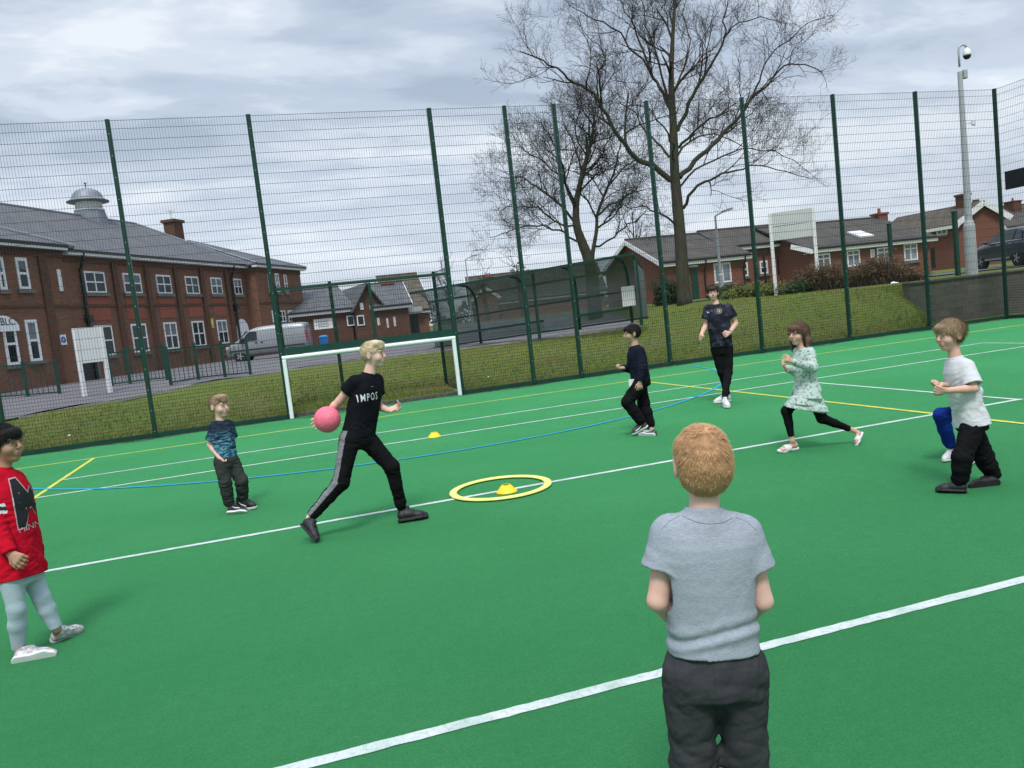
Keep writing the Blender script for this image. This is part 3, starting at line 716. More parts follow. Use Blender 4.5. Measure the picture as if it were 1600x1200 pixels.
def chimney(rf, F, u, depth_at, z0, z1, w=.55, mat=None, pots=1):
    m = MB(); F.box(m, u-w/2, u+w/2, z0, z1, depth_at-w/2, depth_at+w/2); F.box(m, u-w/2-.06, u+w/2+.06, z1, z1+.12, depth_at-w/2-.06, depth_at+w/2+.06)
    c_ = m.build('chimney', mat or MAT['brickbung'], rf); m = MB()
    for i in range(pots): m.lathe(F.p(u+(i-(pots-1)/2)*.28, z1+.12, depth_at), [(.11, 0), (.09, .3), (.11, .32), (.08, .32)], 10)
    m.build('chimney_pot', MAT['brickred'], c_); return c_
t0 = 56
A1 = at(468, 489, t0); B1 = at(592, 478, t0+2.5)
F1 = Facade((A1.x, A1.y), (B1.x, B1.y)); ze1 = A1.z+.0
ann, rf = gable_house('annexe', 'low brick annexe with grey slate roof and cross gable behind the parked van', F1, F1.px(550, 500)[0], 8.5, ze1, onplane(520, 452, F1.p(0, 0, -4.25), F1.n).z-ze1, MAT['brickdark'], MAT['slate'], .5, .3, gable_trim=False, u0=-2)
# cross gable faces the viewer
g0 = F1.px(553, 500)[0]; g1 = F1.px(598, 500)[0]; gz_ = F1.px(577, 446)[1]; gm = (g0+g1)/2
m = MB(); m.prism([F1.p(g0, -.3, .35), F1.p(g1, -.3, .35), F1.p(g1, ze1-.1, .35), F1.p(gm, gz_, .35), F1.p(g0, ze1-.1, .35)], -F1.n*8); m.build('gable_wall', MAT['brickdark'], ann)
m = MB()
for s_, ua in ((1, g0-.25), (-1, g1+.25)):
    z_ = ze1-.1-(gz_-ze1)*.25/(gm-g0); e = F1.p(ua, z_+.02, .75); q = F1.p(gm, gz_+.05, .75); up_ = Vector((0, 0, .14)); bk = -F1.n*8.4
    m.add([e, q, q+bk, e+bk, e+up_, q+up_, q+bk+up_, e+bk+up_], [(0, 1, 2, 3), (7, 6, 5, 4), (0, 4, 5, 1), (1, 5, 6, 2), (2, 6, 7, 3), (3, 7, 4, 0)])
m.build('roof', MAT['slate'], ann)
for x in (547.5, 561.5):
    u, z = F1.px(x, 501); 
    o1 = .36 if u > g0 else .01
    m = MB(); F1.box(m, u-.28, u+.28, z-.38, z+.38, o1, o1+.06); w_ = m.build('window', MAT['upvc'], ann); m = MB(); F1.box(m, u-.2, u+.2, z-.3, z+.3, o1+.055, o1+.066); m.build('pane', MAT['glass'], w_)
u, z = F1.px(563, 479); m = MB(); F1.box(m, u-.12, u+.12, z-.25, z+.25, .36, .40); m.build('vent', MAT['white'], ann)
wall_sign(F1, 505, 506, 0.9*F1.px(527, 500)[0]-.9*F1.px(494, 500)[0], .75, MAT['white'], 'wide white notice board on the annexe wall above the blue bin', band=MAT['signgrey'])
wall_sign(F1, 522, 502, .3, .55, MAT['yellow'], 'small yellow notice on the annexe wall beside the wide white board', band=MAT['white'])
# further brick houses between annexe and shelter
t1 = 58; A2 = at(585, 482, t1); B2 = at(625, 478, t1+.5); F2 = Facade((A2.x, A2.y), (B2.x, B2.y))
ho, rf = gable_house('brick_house', 'brick house with slate roof and chimney behind the annexe gable', F2, F2.px(640, 500)[0], 7, F2.px(600, 478)[1], F2.px(620, 458)[1]-F2.px(620, 475)[1]+.9, MAT['brickdark'], MAT['slate'], .5, .3)
chimney(rf, F2, F2.px(615, 455)[0], -3.5, F2.px(615, 462)[1]-.6, F2.px(615, 450)[1]+.5, .9)
for x0, x1, y0, y1 in ((589, 594, 497, 508), (603, 608, 497, 512), (614, 619, 495, 510), (614, 619, 477, 481), (593, 598, 478, 481)):
    u0, u1, z0, z1 = uz(F2, (x0, y0), (x1, y1)); window(ho, F2, u0, u1, z0, z1, 1, 1, .1, sill=False)
t1 = 62; A3 = at(612, 490, t1); B3 = at(680, 480, t1+1); F3 = Facade((A3.x, A3.y), (B3.x, B3.y))
h3, rf3 = gable_house('brick_house', 'wide low brown roofed house with dark garage doors next to the shelter', F3, F3.px(668, 480)[0], 9, F3.px(640, 484)[1], 3.0, MAT['brick'], MAT['tilebrown'], .5, .3)
m = MB(); u0, u1, z0, z1 = uz(F3, (629, 493), (656, 520)); F3.box(m, u0, u1, z0, z1, .01, .06); m.build('garage_door', MAT['black'], h3)
m = MB(); u0, u1, z0, z1 = uz(F3, (626, 482), (658, 487)); F3.box(m, u0, u1, z0, z1, .02, .6); m.build('canopy', MAT['greymet'], h3)
t1 = 75; A4 = at(736, 480, t1); F4 = Facade((A4.x, A4.y), (A4.x+8, A4.y-2.0))
h4, rf4 = gable_house('brick_house', 'distant red brick house with gable and chimney seen through the shelter', F4, 13, 8, F4.px(745, 474)[1], 2.6, MAT['brickred'], MAT['tile'], .6, .3)
chimney(rf4, F4, F4.px(765, 440)[0], -4, F4.px(765, 440)[1]-3, F4.px(765, 430)[1], .9, pots=2)
u1_ = F4.px(745, 460)[0]
m = MB(); gz = F4.px(752, 452)[1]; ux0, ux1 = F4.px(741, 470)[0], F4.px(776, 462)[0]; zb = F4.px(741, 466)[1]
m.prism([F4.p(ux0, -.5, 1.2), F4.p(ux1, -.5, 1.2), F4.p(ux1, zb, 1.2), F4.p((ux0+ux1)/2, gz, 1.2), F4.p(ux0, zb, 1.2)], -F4.n*4); gb = m.build('gable_wall', MAT['brickred'], h4)
m = MB()
for ua in (ux0-.3, ux1+.3): m.bar(F4.p(ua, zb-.25, 1.26), F4.p((ux0+ux1)/2, gz+.1, 1.26), .08, .3)
m.build('bargeboard', MAT['upvc'], gb)

# ---------------------------------------------------------------- bungalows and houses on the bank to the right
BY = 41.0
def XY(px, py, Y): q = onY(px, py, Y); return q
q0 = XY(1037, 413, BY); q1 = XY(1158, 402, BY+.3)
B1_ = Facade((q0.x, BY), (q1.x, BY)); zeb = (q0.z+q1.z)/2+.12
dep = 8.4; ap = onplane(975, 380, Vector((q0.x-.3, 0, 0)), Vector((1, 0, 0))); riseb = ap.z-zeb
bu, rfb = gable_house('bungalow', 'red brick bungalow with white gable boards and green door behind the tall bare tree', B1_, B1_.L, dep, zeb, riseb, MAT['brickbung'], MAT['tile'], 1.0, .32, 'bungalow')
u0, u1, z0, z1 = uz(B1_, (1114, 412), (1143, 440)); window(bu, B1_, u0, u1, z0, z1, 2, 1, .09, glass='glasscurt')
u0, u1, z0, z1 = uz(B1_, (1078, 418), (1093, 470)); m = MB(); B1_.box(m, u0, u1, z0-.3, z1, .005, .05); dr = m.build('door', MAT['green'], bu); m = MB(); B1_.box(m, u0-.08, u1+.08, z1+.004, z1+.10, .006, .07); m.build('door_frame', MAT['upvc'], dr)
downpipe(bu, B1_, B1_.px(1114, 430)[0]-.6, 1.0, zeb-.05, .05)
downpipe(bu, B1_, B1_.L-.15, 1.0, zeb-.05, .05)
# second bungalow set back a little under the same ridge, higher eaves
ridgeY = BY+dep/2; ridgeZ = zeb+riseb; B2Y = BY+1.7
q0 = XY(1152, 388, B2Y); q1 = XY(1206, 381.5, B2Y); B2_ = Facade((q0.x-.9, B2Y), (q1.x+2.4, B2Y)); ze2 = q1.z+.10
b2, rfb2 = gable_house('bungalow', 'red brick bungalow set back with higher eaves and dark porch behind the white signboard', B2_, B2_.L, 2*(ridgeY-B2Y), ze2, ridgeZ-ze2+.12, MAT['brickbung'], MAT['tile'], 1.0, .32, 'bungalow', gable_trim=False)
for a, b in (((1155, 411), (1169, 431)), ((1186, 408), (1200, 427))):
    u0, u1, z0, z1 = uz(B2_, a, b); window(b2, B2_, u0, u1, z0, z1, 1, 1, .09, trans=[.48])
u0, u1, z0, z1 = uz(B2_, (1213, 400), (1228, 428)); m = MB(); B2_.box(m, u0, u1, z0, z1, .004, .03); m.build('porch_opening', MAT['black'], b2)
# long terrace
q0 = XY(1262, 393, BY-1.2); q1 = XY(1446, 374, BY-1.2); B3_ = Facade((q0.x, BY-1.2), (q1.x+.3, BY-1.2)); zeb = (q0.z+q1.z)/2+.12
b3, rfb3 = gable_house('bungalow', 'long low terrace of brick bungalows with white windows behind the brown hedge', B3_, B3_.L, 9.0, zeb, onplane(1350, 346, B3_.p(0, 0, -4.5), B3_.n).z-zeb, MAT['brickbung'], MAT['tile'], 1.0, .32, 'bungalow', gable_trim=False)
for a, b in (((1275, 397), (1298, 421)), ((1322, 391), (1344, 415)), ((1369, 387), (1394, 410)), ((1411, 381), (1434, 406))):
    u0, u1, z0, z1 = uz(B3_, a, b); window(b3, B3_, u0, u1, z0, z1, 2, 1, .09, glass='glasscurt', trans=[.68])
q = onplane(1346, 373, B3_.p(0, zeb+.9, -1.8), Vector((0, 0, 1)).lerp(-B3_.n, 0)*1.0+B3_.n*1.0); m = MB(); 
cs = B3_.p(B3_.px(1346, 373)[0]+.1, 0, 0)
slope = math.atan2(onplane(1350, 346, B3_.p(0, 0, -4.5), B3_.n).z-zeb, 4.5); us = B3_.px(1346, 373)[0]+1.0
M3 = Matrix((B3_.d, (-B3_.n*math.cos(slope)+Vector((0, 0, math.sin(slope)))), (B3_.n*math.sin(slope)+Vector((0, 0, math.cos(slope)))))).transposed()
m.box(B3_.p(us, zeb+.2+1.25*math.tan(slope), -1.2), (1.0, 1.25, .1), mat=M3); m.build('rooflight', MAT['upvc'], rfb3)
chimney(rfb3, B3_, onplane(1374, 340, B3_.p(0, 0, -4.5), B3_.n).dot(B3_.d)-B3_.a.dot(B3_.d), -4.5, onplane(1374, 343, B3_.p(0, 0, -4.5), B3_.n).z-.6, onplane(1374, 336, B3_.p(0, 0, -4.5), B3_.n).z, .75)
u, z = B3_.px(1363, 396); wall_sign(B3_, 1363, 396, .32, .5, MAT['white'], 'small white notice on the bungalow terrace wall above the hedge', band=MAT['signgrey'])
# hanging canopy porch with white boards between bungalow and terrace
u, z = B3_.px(1248, 390); m = MB(); m.bar(B3_.p(u-.9, z+.18, .5), B3_.p(u+.55, z-.22, .5), .05, .28); m.build('bargeboard', MAT['upvc'], b3)
# two storey house: corner towards the viewer, front receding left, gable end to the right
HT = 62.0; Cn = at(1497, 380, HT); Lf = at(1372, 394, HT*1.13); Rg = at(1566, 372, HT*.985)
HF = Facade((Lf.x, Lf.y), (Cn.x, Cn.y)); GF = Facade((Cn.x, Cn.y), (Rg.x, Rg.y)); HY = 60.0
zc = GF.px(1497, 347)[1]+.1; zr = GF.px(1562, 337)[1]; um, za = GF.px(1531, 317)
hh = empty('brick_house', 'two storey red brick house with white edged gable end behind the lamp post', 'house', (Cn.x, Cn.y, 1.0))
V_ = (HF.a-HF.b)
m = MB(); m.prism([GF.p(0, -.5), GF.p(GF.L, -.5), GF.p(GF.L, zr), GF.p(um, za-.15), GF.p(0, zc)], V_); m.build('wall', MAT['brickbung'], hh)
rfh = None
ovv = -V_.normalized()*.35; m = MB(); up_ = Vector((0, 0, .16)); bk = V_*1.03
for ua, zz_ in ((-.45, zc-.38), (GF.L+.4, zr-.28)):
    e = GF.p(ua, zz_)+ovv; q = GF.p(um, za)+ovv
    m.add([e, q, q+bk, e+bk, e+up_, q+up_, q+bk+up_, e+bk+up_], [(0, 1, 2, 3), (7, 6, 5, 4), (0, 4, 5, 1), (1, 5, 6, 2), (2, 6, 7, 3), (3, 7, 4, 0)])
rfh = m.build('roof', MAT['tilebrown'], hh)
for ua, zz_ in ((-.46, zc-.40), (GF.L+.41, zr-.30)):
    m = MB(); m.bar(GF.p(ua, zz_)+ovv*1.15, GF.p(um, za-.02)+ovv*1.15, .08, .42); m.build('bargeboard', MAT['upvc'], hh)
m = MB(); HF.box(m, 0, HF.L+.3, zc-.55, zc-.30, .1, .5); m.build('fascia', MAT['upvc'], hh)
u0, u1, z0, z1 = uz(HF, (1463, 350.5), (1481, 366)); window(hh, HF, u0, u1, z0, z1, 2, 1, .14, glass='glasscurt')
m = MB(); u0, u1, z0, z1 = uz(HF, (1454, 388), (1462, 418)); HF.box(m, u0, u1, z0, z1, .004, .03); m.build('door', MAT['black'], hh)
hm = GF.p(um, za)+V_*.18; m = MB(); m.box((hm.x, hm.y, za+.0), (.8, .7, 1.6), rz=math.atan2(V_.y, V_.x)); m.box((hm.x, hm.y, za+.88), (.95, .85, .16), rz=math.atan2(V_.y, V_.x)); m.build('chimney', MAT['brickdark'], rfh)
hm = GF.p(um+3.0, zr)+V_*.5; m = MB(); m.box((hm.x, hm.y, za-1.4), (.7, .7, 2.6)); m.lathe((hm.x, hm.y, za-.1), [(.3, 0), (.25, .6), (.3, .62)], 8); m.build('chimney', MAT['brickdark'], rfh)
# house at the right edge
R0 = onY(1572, 356, HY+1.5); RF = Facade((R0.x, HY+1.5), (R0.x+12, HY+1.5))
rh, rfr = gable_house('brick_house', 'house with dark tiled roof at the right edge behind the parked car', RF, 12, 8, R0.z+.1, onplane(1600, 322, RF.p(0, 0, -4), RF.n).z-R0.z-.1, MAT['brickbung'], MAT['tile'], 1.0, .3, 'house')
chimney(rfr, RF, onplane(1583, 330, RF.p(0, 0, -3), RF.n).dot(RF.d)-RF.a.dot(RF.d), -3, R0.z+.6, onplane(1583, 316, RF.p(0, 0, -3), RF.n).z, 1.1, MAT['brickdark'])
# grey block retaining wall behind the fence on the right
rw = empty('retaining_wall', 'weathered grey block retaining wall behind the right end of the fence', 'wall', (16.3, 17.25, 0))
m = MB(); m.box((20.4, 17.27, .52), (8.2, .22, 1.36)); m.build('wall', MAT['stonewall'], rw)
m = MB(); m.box((20.4, 17.26, 1.225), (8.24, .30, .05)); m.build('coping', MAT['stonewall'], rw)
# ---------------------------------------------------------------- bare trees
def m_bark(name, c0, c1, moss=0.0):
    t = NT(name); p = t.pos(); v = t.scalevec(p, (9, 9, 2.2))
    col = t.ramp(t.noise(1, 6, .7, v), [(.3, c0), (.7, c1)])
    if moss: col = t.mix(t.ramp(t.noise(.9, 5, .6, p), [(.35, 0.0), (.7, moss)]), col, (.075, .080, .032))
    t.bump(t.noise(2.2, 6, .75, v), .8, .03); return t.done(col, .95, 0, .1)
MAT['bark'] = m_bark('bark', (.040, .033, .026), (.085, .072, .056), .55); MAT['twig'] = m_bark('twig_bark', (.026, .021, .019), (.052, .042, .036))
class Tree:
    def __init__(s, seed): s.r = random.Random(seed); s.big = MB(); s.sm = MB(); s.n = 0; s.rf = 1.0
    def rv(s, k=1.0): return Vector((s.r.gauss(0, k), s.r.gauss(0, k), s.r.gauss(0, k)))
    def path(s, p, d, L, r0, level, up, wob):
        n = max(3, min(9, int(L/(.28 if level > 2 else .38))+2)); pts = [p.copy()]; d = d.normalized()
        for i in range(n):
            d = (d + s.rv(wob) + Vector((0, 0, up))).normalized(); pts.append(pts[-1] + d*(L/n))
        return pts
    def limb(s, pts, r0, r1, level, mesh=None, kids=True, spread=1.0, start=.25):
        n = len(pts); rad = [r0+(r1-r0)*(i/(n-1))**.9 for i in range(n)]
        m = mesh if mesh is not None else (s.big if r0 > .045 else s.sm)
        m.tube(pts, rad, 10 if r0 > .2 else 7 if r0 > .08 else 5 if r0 > .03 else 3, cap=False); s.n += n
        if kids: s.kids(pts, rad, level, spread, start)
    def kids(s, pts, rad, level, spread=1.0, start=.25):
        if level > s.maxl: return
        seg = [(pts[i+1]-pts[i]).length for i in range(len(pts)-1)]; L = sum(seg)
        step = s.step[min(level, len(s.step)-1)]; dist = L*start + step*s.r.random()*.6
        while dist < L*.99:
            a = dist; i = 0
            while i < len(seg)-1 and a > seg[i]: a -= seg[i]; i += 1
            f = min(1, a/max(seg[i], 1e-6)); p = pts[i].lerp(pts[i+1], f); ax = (pts[i+1]-pts[i]).normalized(); r = rad[i]+(rad[i+1]-rad[i])*f
            ang = R(s.r.uniform(30, 62)); perp = s.rv(); perp = (perp-ax*perp.dot(ax)).normalized()
            perp = (perp + Vector((0, 0, .35))).normalized()
            d = ax*math.cos(ang)+perp*math.sin(ang)
            cl = s.clen[min(level, len(s.clen)-1)]*(.55+.75*s.r.random())*(1.05-.72*dist/L)*spread
            cr = min(r*.72, max(s.rmin, s.crad[min(level, len(s.crad)-1)]*(.7+.6*s.r.random()))*s.rf)
            q = s.path(p, d, cl, cr, level, s.up[min(level, len(s.up)-1)], .13+.05*level)
            s.limb(q, cr, max(s.rmin*.55, cr*.35), level+1, start=.18)
            dist += step*(.6+.8*s.r.random())
    def tip(s, pts, r, level):
        d = (pts[-1]-pts[-2]).normalized()
        for k in range(2):
            q = s.path(pts[-1], (d+s.rv(.35)).normalized(), s.clen[1]*.28, r, 2, .03, .15); s.limb(q, r, r*.3, 3)
def plan(pxs, t0, dz):          # polyline given in photo measurements of the limb with depths t0 + dz
    n = len(pxs); out = []
    for i, (x, y) in enumerate(pxs):
        f = i/(n-1); out.append(at(x, y, t0+dz*f))
    return out
def Zt(l): return [(760+x/2.857, y/2.857) for x, y in l]
def smoothpts(pts, k=3, jit=0.0, rnd=None):
    out = []
    for i in range(len(pts)-1):
        a, b = pts[max(0, i-1)], pts[i]; c, d = pts[i+1], pts[min(len(pts)-1, i+2)]
        for j in range(k):
            u = j/k; q = .5*((2*b)+(-a+c)*u+(2*a-5*b+4*c-d)*u*u+(-a+3*b-3*c+d)*u**3)
            if jit and (i or j): q = q + Vector((rnd.gauss(0, jit), rnd.gauss(0, jit), rnd.gauss(0, jit)))
            out.append(q)
    return out+[pts[-1]]
TT = 30.0
T = Tree(11); T.maxl = 4; T.step = [.70, .40, .235, .17, .15]; T.clen = [3.2, 2.4, 1.35, .72, .42]; T.crad = [.075, .042, .021, .011, .0085]; T.up = [.06, .05, .04, .03, .02]; T.rmin = .0062
trunk_pts = smoothpts(plan(Zt([(886, 1362), (876, 1240), (868, 1100), (852, 900), (840, 760), (836, 600), (828, 450), (825, 350), (830, 200), (838, 60), (846, -60)]), TT, 0), 3)
trunk_pts[0].z = terr(trunk_pts[0].x, trunk_pts[0].y)-.25
nT = len(trunk_pts)
big = empty('bare_tree', 'tallest bare leafless tree with spreading crown in front of the brick bungalow', 'tree', (trunk_pts[0].x, trunk_pts[0].y, terr(trunk_pts[0].x, trunk_pts[0].y)))
rads = [.34, .285, .265] + [.255-.225*((i-3)/(nT-4))**1.0 for i in range(3, nT)]
rads = [max(.03, r) for r in rads]
TR = MB(); TR.tube(trunk_pts, rads, 14)
T.kids(trunk_pts[int(nT*.5):], rads[int(nT*.5):], 0, .60)
LIMBS = [
 ([(822, 805), (740, 745), (660, 700), (610, 640), (560, 560), (500, 440), (420, 380), (340, 330), (250, 270), (150, 230)], -2.5, .19),
 ([(500, 440), (490, 360), (530, 270), (500, 200), (440, 150)], -1, .06),
 ([(862, 792), (930, 720), (1010, 650), (1080, 570), (1150, 500), (1190, 430), (1260, 370), (1320, 300), (1420, 290), (1500, 330)], 2.2, .17),
 ([(1190, 430), (1230, 330), (1260, 250), (1340, 180), (1450, 100), (1540, 70)], 2.5, .065),
 ([(853, 585), (900, 470), (960, 360), (1020, 260), (1060, 170), (1070, 60), (1092, -60)], -1.8, .13),
 ([(1062, 165), (1130, 100), (1230, 80), (1310, 100)], -1, .05),
 ([(860, 660), (930, 590), (1000, 530), (1080, 500), (1150, 488)], -2.2, .10),
 ([(878, 930), (920, 850), (1000, 800), (1080, 770), (1180, 740), (1300, 760), (1420, 790)], -2.6, .11),
 ([(824, 490), (770, 390), (730, 320), (700, 220), (660, 120), (610, 20), (580, -50)], 1.8, .12),
 ([(730, 320), (600, 150), (480, 90), (400, 40), (350, 0)], 2.5, .07),
 ([(816, 700), (760, 630), (700, 580), (660, 500), (590, 460), (540, 380)], 2.6, .085),
 ([(822, 470), (760, 260), (715, 100), (690, -40)], -1.6, .09),
 ([(830, 430), (880, 300), (910, 180), (880, 60), (905, -40)], 2.2, .075),
 ([(846, 1010), (790, 960), (720, 930), (640, 925), (570, 900)], -2.0, .08),
 ([(840, 720), (830, 650), (790, 560), (700, 480), (620, 470)], -4.5, .08),
 ([(850, 700), (900, 640), (980, 600), (1120, 640), (1200, 700)], 4.5, .09),
 ([(850, 850), (930, 760), (1060, 700), (1180, 660), (1330, 690), (1440, 770)], 4.0, .08),
]
for l, dz, r in LIMBS:
    n0 = Zt(l); f = 1.0; d0 = 0
    pts = smoothpts(plan(n0, TT, dz), 3, .035, T.r)
    T.limb(pts, r*.62, max(.010, r*.10), 0, spread=.60); T.tip(pts, .010, 2)
TR.build('trunk', MAT['bark'], big, smooth=True); T.big.build('limbs_crown', MAT['bark'], big, smooth=True); T.sm.build('twig_crown', MAT['twig'], big)
print('tree1 segs', T.n)
# second, smaller and denser tree behind the shelter
T2 = Tree(23); T2.maxl = 4; T2.step = [.50, .30, .19, .155, .15]; T2.clen = [2.3, 1.8, 1.05, .6, .4]; T2.crad = [.07, .040, .022, .014, .010]; T2.up = [.03, .03, .02, .02, .02]; T2.rmin = .0075
t2 = 33.0
tp = smoothpts(plan(Zt([(480, 1345), (462, 1180), (430, 1090), (402, 1000), (405, 880), (450, 700), (480, 560), (470, 470)]), t2, 0), 3); tp[0].z = terr(tp[0].x, tp[0].y)-.3
sec = empty('bare_tree', 'smaller dense bare tree with low tangled branches behind the curved shelter', 'tree', (tp[0].x, tp[0].y, terr(tp[0].x, tp[0].y)))
rads = [max(.025, .31-.29*(i/(len(tp)-1))**.8) for i in range(len(tp))]; TR = MB(); TR.tube(tp, rads, 12)
T2.kids(tp[8:], rads[8:], 0, .9)
for l, dz, r in [
 ([(470, 1180), (485, 1060), (500, 960), (540, 840), (580, 730), (600, 620)], 1.5, .16),
 ([(440, 1120), (380, 1060), (290, 1020), (190, 1010), (90, 1030), (20, 1060)], -1.5, .09),
 ([(410, 1010), (340, 930), (250, 850), (180, 800), (110, 790), (60, 800)], 1.5, .11),
 ([(404, 960), (350, 820), (330, 700), (280, 600), (230, 540)], -2, .10),
 ([(404, 900), (420, 760), (390, 640), (350, 560), (330, 480)], 2.2, .09),
 ([(500, 960), (570, 900), (650, 860), (740, 840)], -2.0, .08),
 ([(490, 1100), (560, 1060), (640, 1000), (700, 960), (760, 960)], 1.8, .08),
 ([(400, 1010), (330, 1000), (230, 930), (130, 920), (60, 950)], -3.5, .08),
 ([(540, 840), (600, 760), (680, 700), (720, 640)], 3.0, .07),
 ([(450, 700), (400, 600), (420, 500), (400, 440)], -1.5, .06),
 ([(440, 760), (520, 680), (560, 600), (610, 560)], -3.0, .07),
 ([(404, 930), (330, 780), (200, 690), (150, 650)], -4.0, .07)]:
    pts = smoothpts(plan(Zt(l), t2, dz), 3, .04, T2.r); T2.limb(pts, r*.64, max(.010, r*.14), 0, spread=.80); T2.tip(pts, .010, 2)
TR.build('trunk', MAT['bark'], sec, smooth=True); T2.big.build('limbs_crown', MAT['bark'], sec, smooth=True); T2.sm.build('twig_crown', MAT['twig'], sec)
print('tree2 segs', T2.n)
# distant bare trees far behind
for i, (px, py, tt, hh_, wd) in enumerate([(180, 560, 75, 9.5, 2.0), (705, 495, 90, 7.8, 4.5), (760, 490, 70, 5.2, 3), (815, 485, 66, 5.2, 3.5), (1000, 470, 75, 9.5, 5)]):
    T3 = Tree(40+i); T3.maxl = 2; T3.step = [.9, .6, .4]; T3.clen = [wd, wd*.5, .9]; T3.crad = [.08, .04, .03]; T3.up = [.12, .08, .05]; T3.rmin = .022
    b = at(px, py, tt); b.z = .5
    pts = [b, b+Vector((.1, 0, hh_*.3)), b+Vector((.0, .1, hh_*.65)), b+Vector((.1, 0, hh_))]
    lab = ['bare tree top showing above the school roof beside the cupola', 'far bare tree just behind the goal post over the shelter roof', 'low far bare tree behind the left end of the shelter', 'low far bare tree behind the middle of the shelter', 'far bare tree standing behind the dense smaller tree'][i]
    o = empty('bare_tree', lab, 'tree', b)
    TR = MB(); TR.tube(pts, [.22, .18, .10, .03], 7); T3.kids(pts, [.22, .18, .10, .03], 0, 1.0, .2)
    TR.build('trunk', MAT['bark'], o); T3.big.v += []; 
    bb = len(T3.sm.v); T3.sm.v += T3.big.v; T3.sm.f += [tuple(x+bb for x in f) for f in T3.big.f]; T3.sm.mi += T3.big.mi
    T3.sm.build('crown', MAT['twig'], o)

# ---------------------------------------------------------------- curved youth shelter behind the fence
def ground_at(px, py):
    x, y = edge_pt(px, py); return Vector((x, y, terr(x, y)))
s0, s1 = at(752, 537, 27.3), at(988, 504, 25.0)
sdir = (s1-s0); sdir.z = 0; SL = sdir.length; sdir.normalize(); sn = Vector((-sdir.y, sdir.x, 0))
if sn.y > 0: sn = -sn
sh = empty('shelter', 'long green framed shelter with curved clear plastic back and bench rail', 'shelter', s0)
def sp_(u, out, h): q = s0 + sdir*u; g_ = s0.z+(s1.z-s0.z)*u/SL; return Vector((q.x, q.y, g_+h)) + sn*out
HS, RS, DS = 1.30, .80, 1.25
def rib_profile(): return [(0, .0), (0, .7), (0, HS)] + [(RS-RS*math.cos(a), HS+RS*math.sin(a)*.92) for a in np.linspace(.2, R(90), 7)] + [(DS, HS+RS*.92+.04)]
prof = rib_profile(); us = [-.0, SL*.345, SL*.675, SL]
for u in us:
    m = MB(); m.tube([sp_(u, o, h) for o, h in prof], .050, 8); m.build('rib', MAT['green'], sh, smooth=True)
ua, ub = -1.9, SL+.55
for u in (SL*.345+.72, ub):
    m = MB(); m.bar(sp_(u, DS*.75, -.1), sp_(u, DS*.75, HS+RS*.92), .08, .08, up=(0, 1, 0)); m.build('post', MAT['green'], sh)
for o, h in ((0, HS+.06), (DS, HS+RS*.92+.04)):
    m = MB(); m.bar(sp_(ua, o if h > 1.6 else .06, h if h > 1.6 else HS+.42), sp_(ub, o if h > 1.6 else .06, h if h > 1.6 else HS+.42), .075, .075); m.build('top_rail', MAT['green'], sh)
for h, w_ in ((1.02, .05), (.10, .06)):
    m = MB(); m.bar(sp_(ua, .0, h), sp_(ub, .0, h), w_, w_); m.build('rail', MAT['green'], sh)
for k_, (a, b) in enumerate(((ua, SL*.345+.6), (SL*.675, SL))):
    m = MB(); m.bar(sp_(a, .24, .47), sp_(b, .24, .47), .24, .075); m.build('bench_rail', MAT['green'], sh)
for a, b in [(ua, us[0])] + list(zip(us[:-1], us[1:])) + [(us[-1], ub)]:
    m = MB(); pr = [(.02, .14)] + [(o+.02, h-.01) for o, h in prof[1:]]
    V = [sp_(u, o, h) for o, h in pr for u in (a+.04, b-.04)]; n = len(pr)
    m.add(V, [(2*i, 2*i+1, 2*i+3, 2*i+2) for i in range(n-1)]); m.build('clear_panel', MAT['clear'], sh, smooth=True)
m = MB(); m.quad(sp_(ub, .05, .15), sp_(ub, DS-.1, .15), sp_(ub, DS-.1, HS+.6), sp_(ub, .05, HS+.25)); m.build('clear_panel', MAT['clear'], sh)
for u, z in ((SL+.15, 1.08),):
    m = MB(); q0_, q1_ = sp_(SL+.10, .5, .55), sp_(SL+.10, .5, 1.15); m.box((q0_+q1_)/2, (.42, .03, .62), rz=math.atan2(sdir.y, sdir.x)); m.build('notice_board', MAT['white'], label='white notice board at the right end of the curved shelter', cat='board', origin=q0_)

# ---------------------------------------------------------------- railings by the school path
def railing(label, a, b, h, n_post, group):
    a = ground_at(*a); b = ground_at(*b); o = empty('railing', label, 'railing', a); d = (b-a); L = Vector((d.x, d.y, 0)).length
    P_ = lambda f, z: Vector((a.x+d.x*f, a.y+d.y*f, terr(a.x+d.x*f, a.y+d.y*f)+z))
    for i in range(n_post):
        f = i/(n_post-1); m = MB(); m.bar(P_(f, -.1), P_(f, h+.06), .09, .09, up=(0, 1, 0)); m.build('post', MAT['green'], o)
    for i in range(n_post-1):
        f0, f1 = i/(n_post-1), (i+1)/(n_post-1); m = MB(); m.bar(P_(f0, .12), P_(f1, .12), .04, .04); m.bar(P_(f0, h-.06), P_(f1, h-.06), .04, .04)
        k = int(L*(f1-f0)/.13)
        for j in range(1, k): f = f0+(f1-f0)*j/k; m.bar(P_(f, .12), P_(f, h-.06), .018, .018, up=(0, 1, 0))
        m.build('bar_panel', MAT['green'], o)
railing('dark green bar railing in front of the school wing with arched window', (-60, 634), (94, 618), 1.15, 4, 'r')
railing('dark green bar railing between white noticeboard and the parked van', (268, 604), (392, 588), 1.12, 4, 'r')
railing('dark green railing close to the school wall behind the noticeboard', (176, 606), (262, 596), 1.2, 4, 'r')

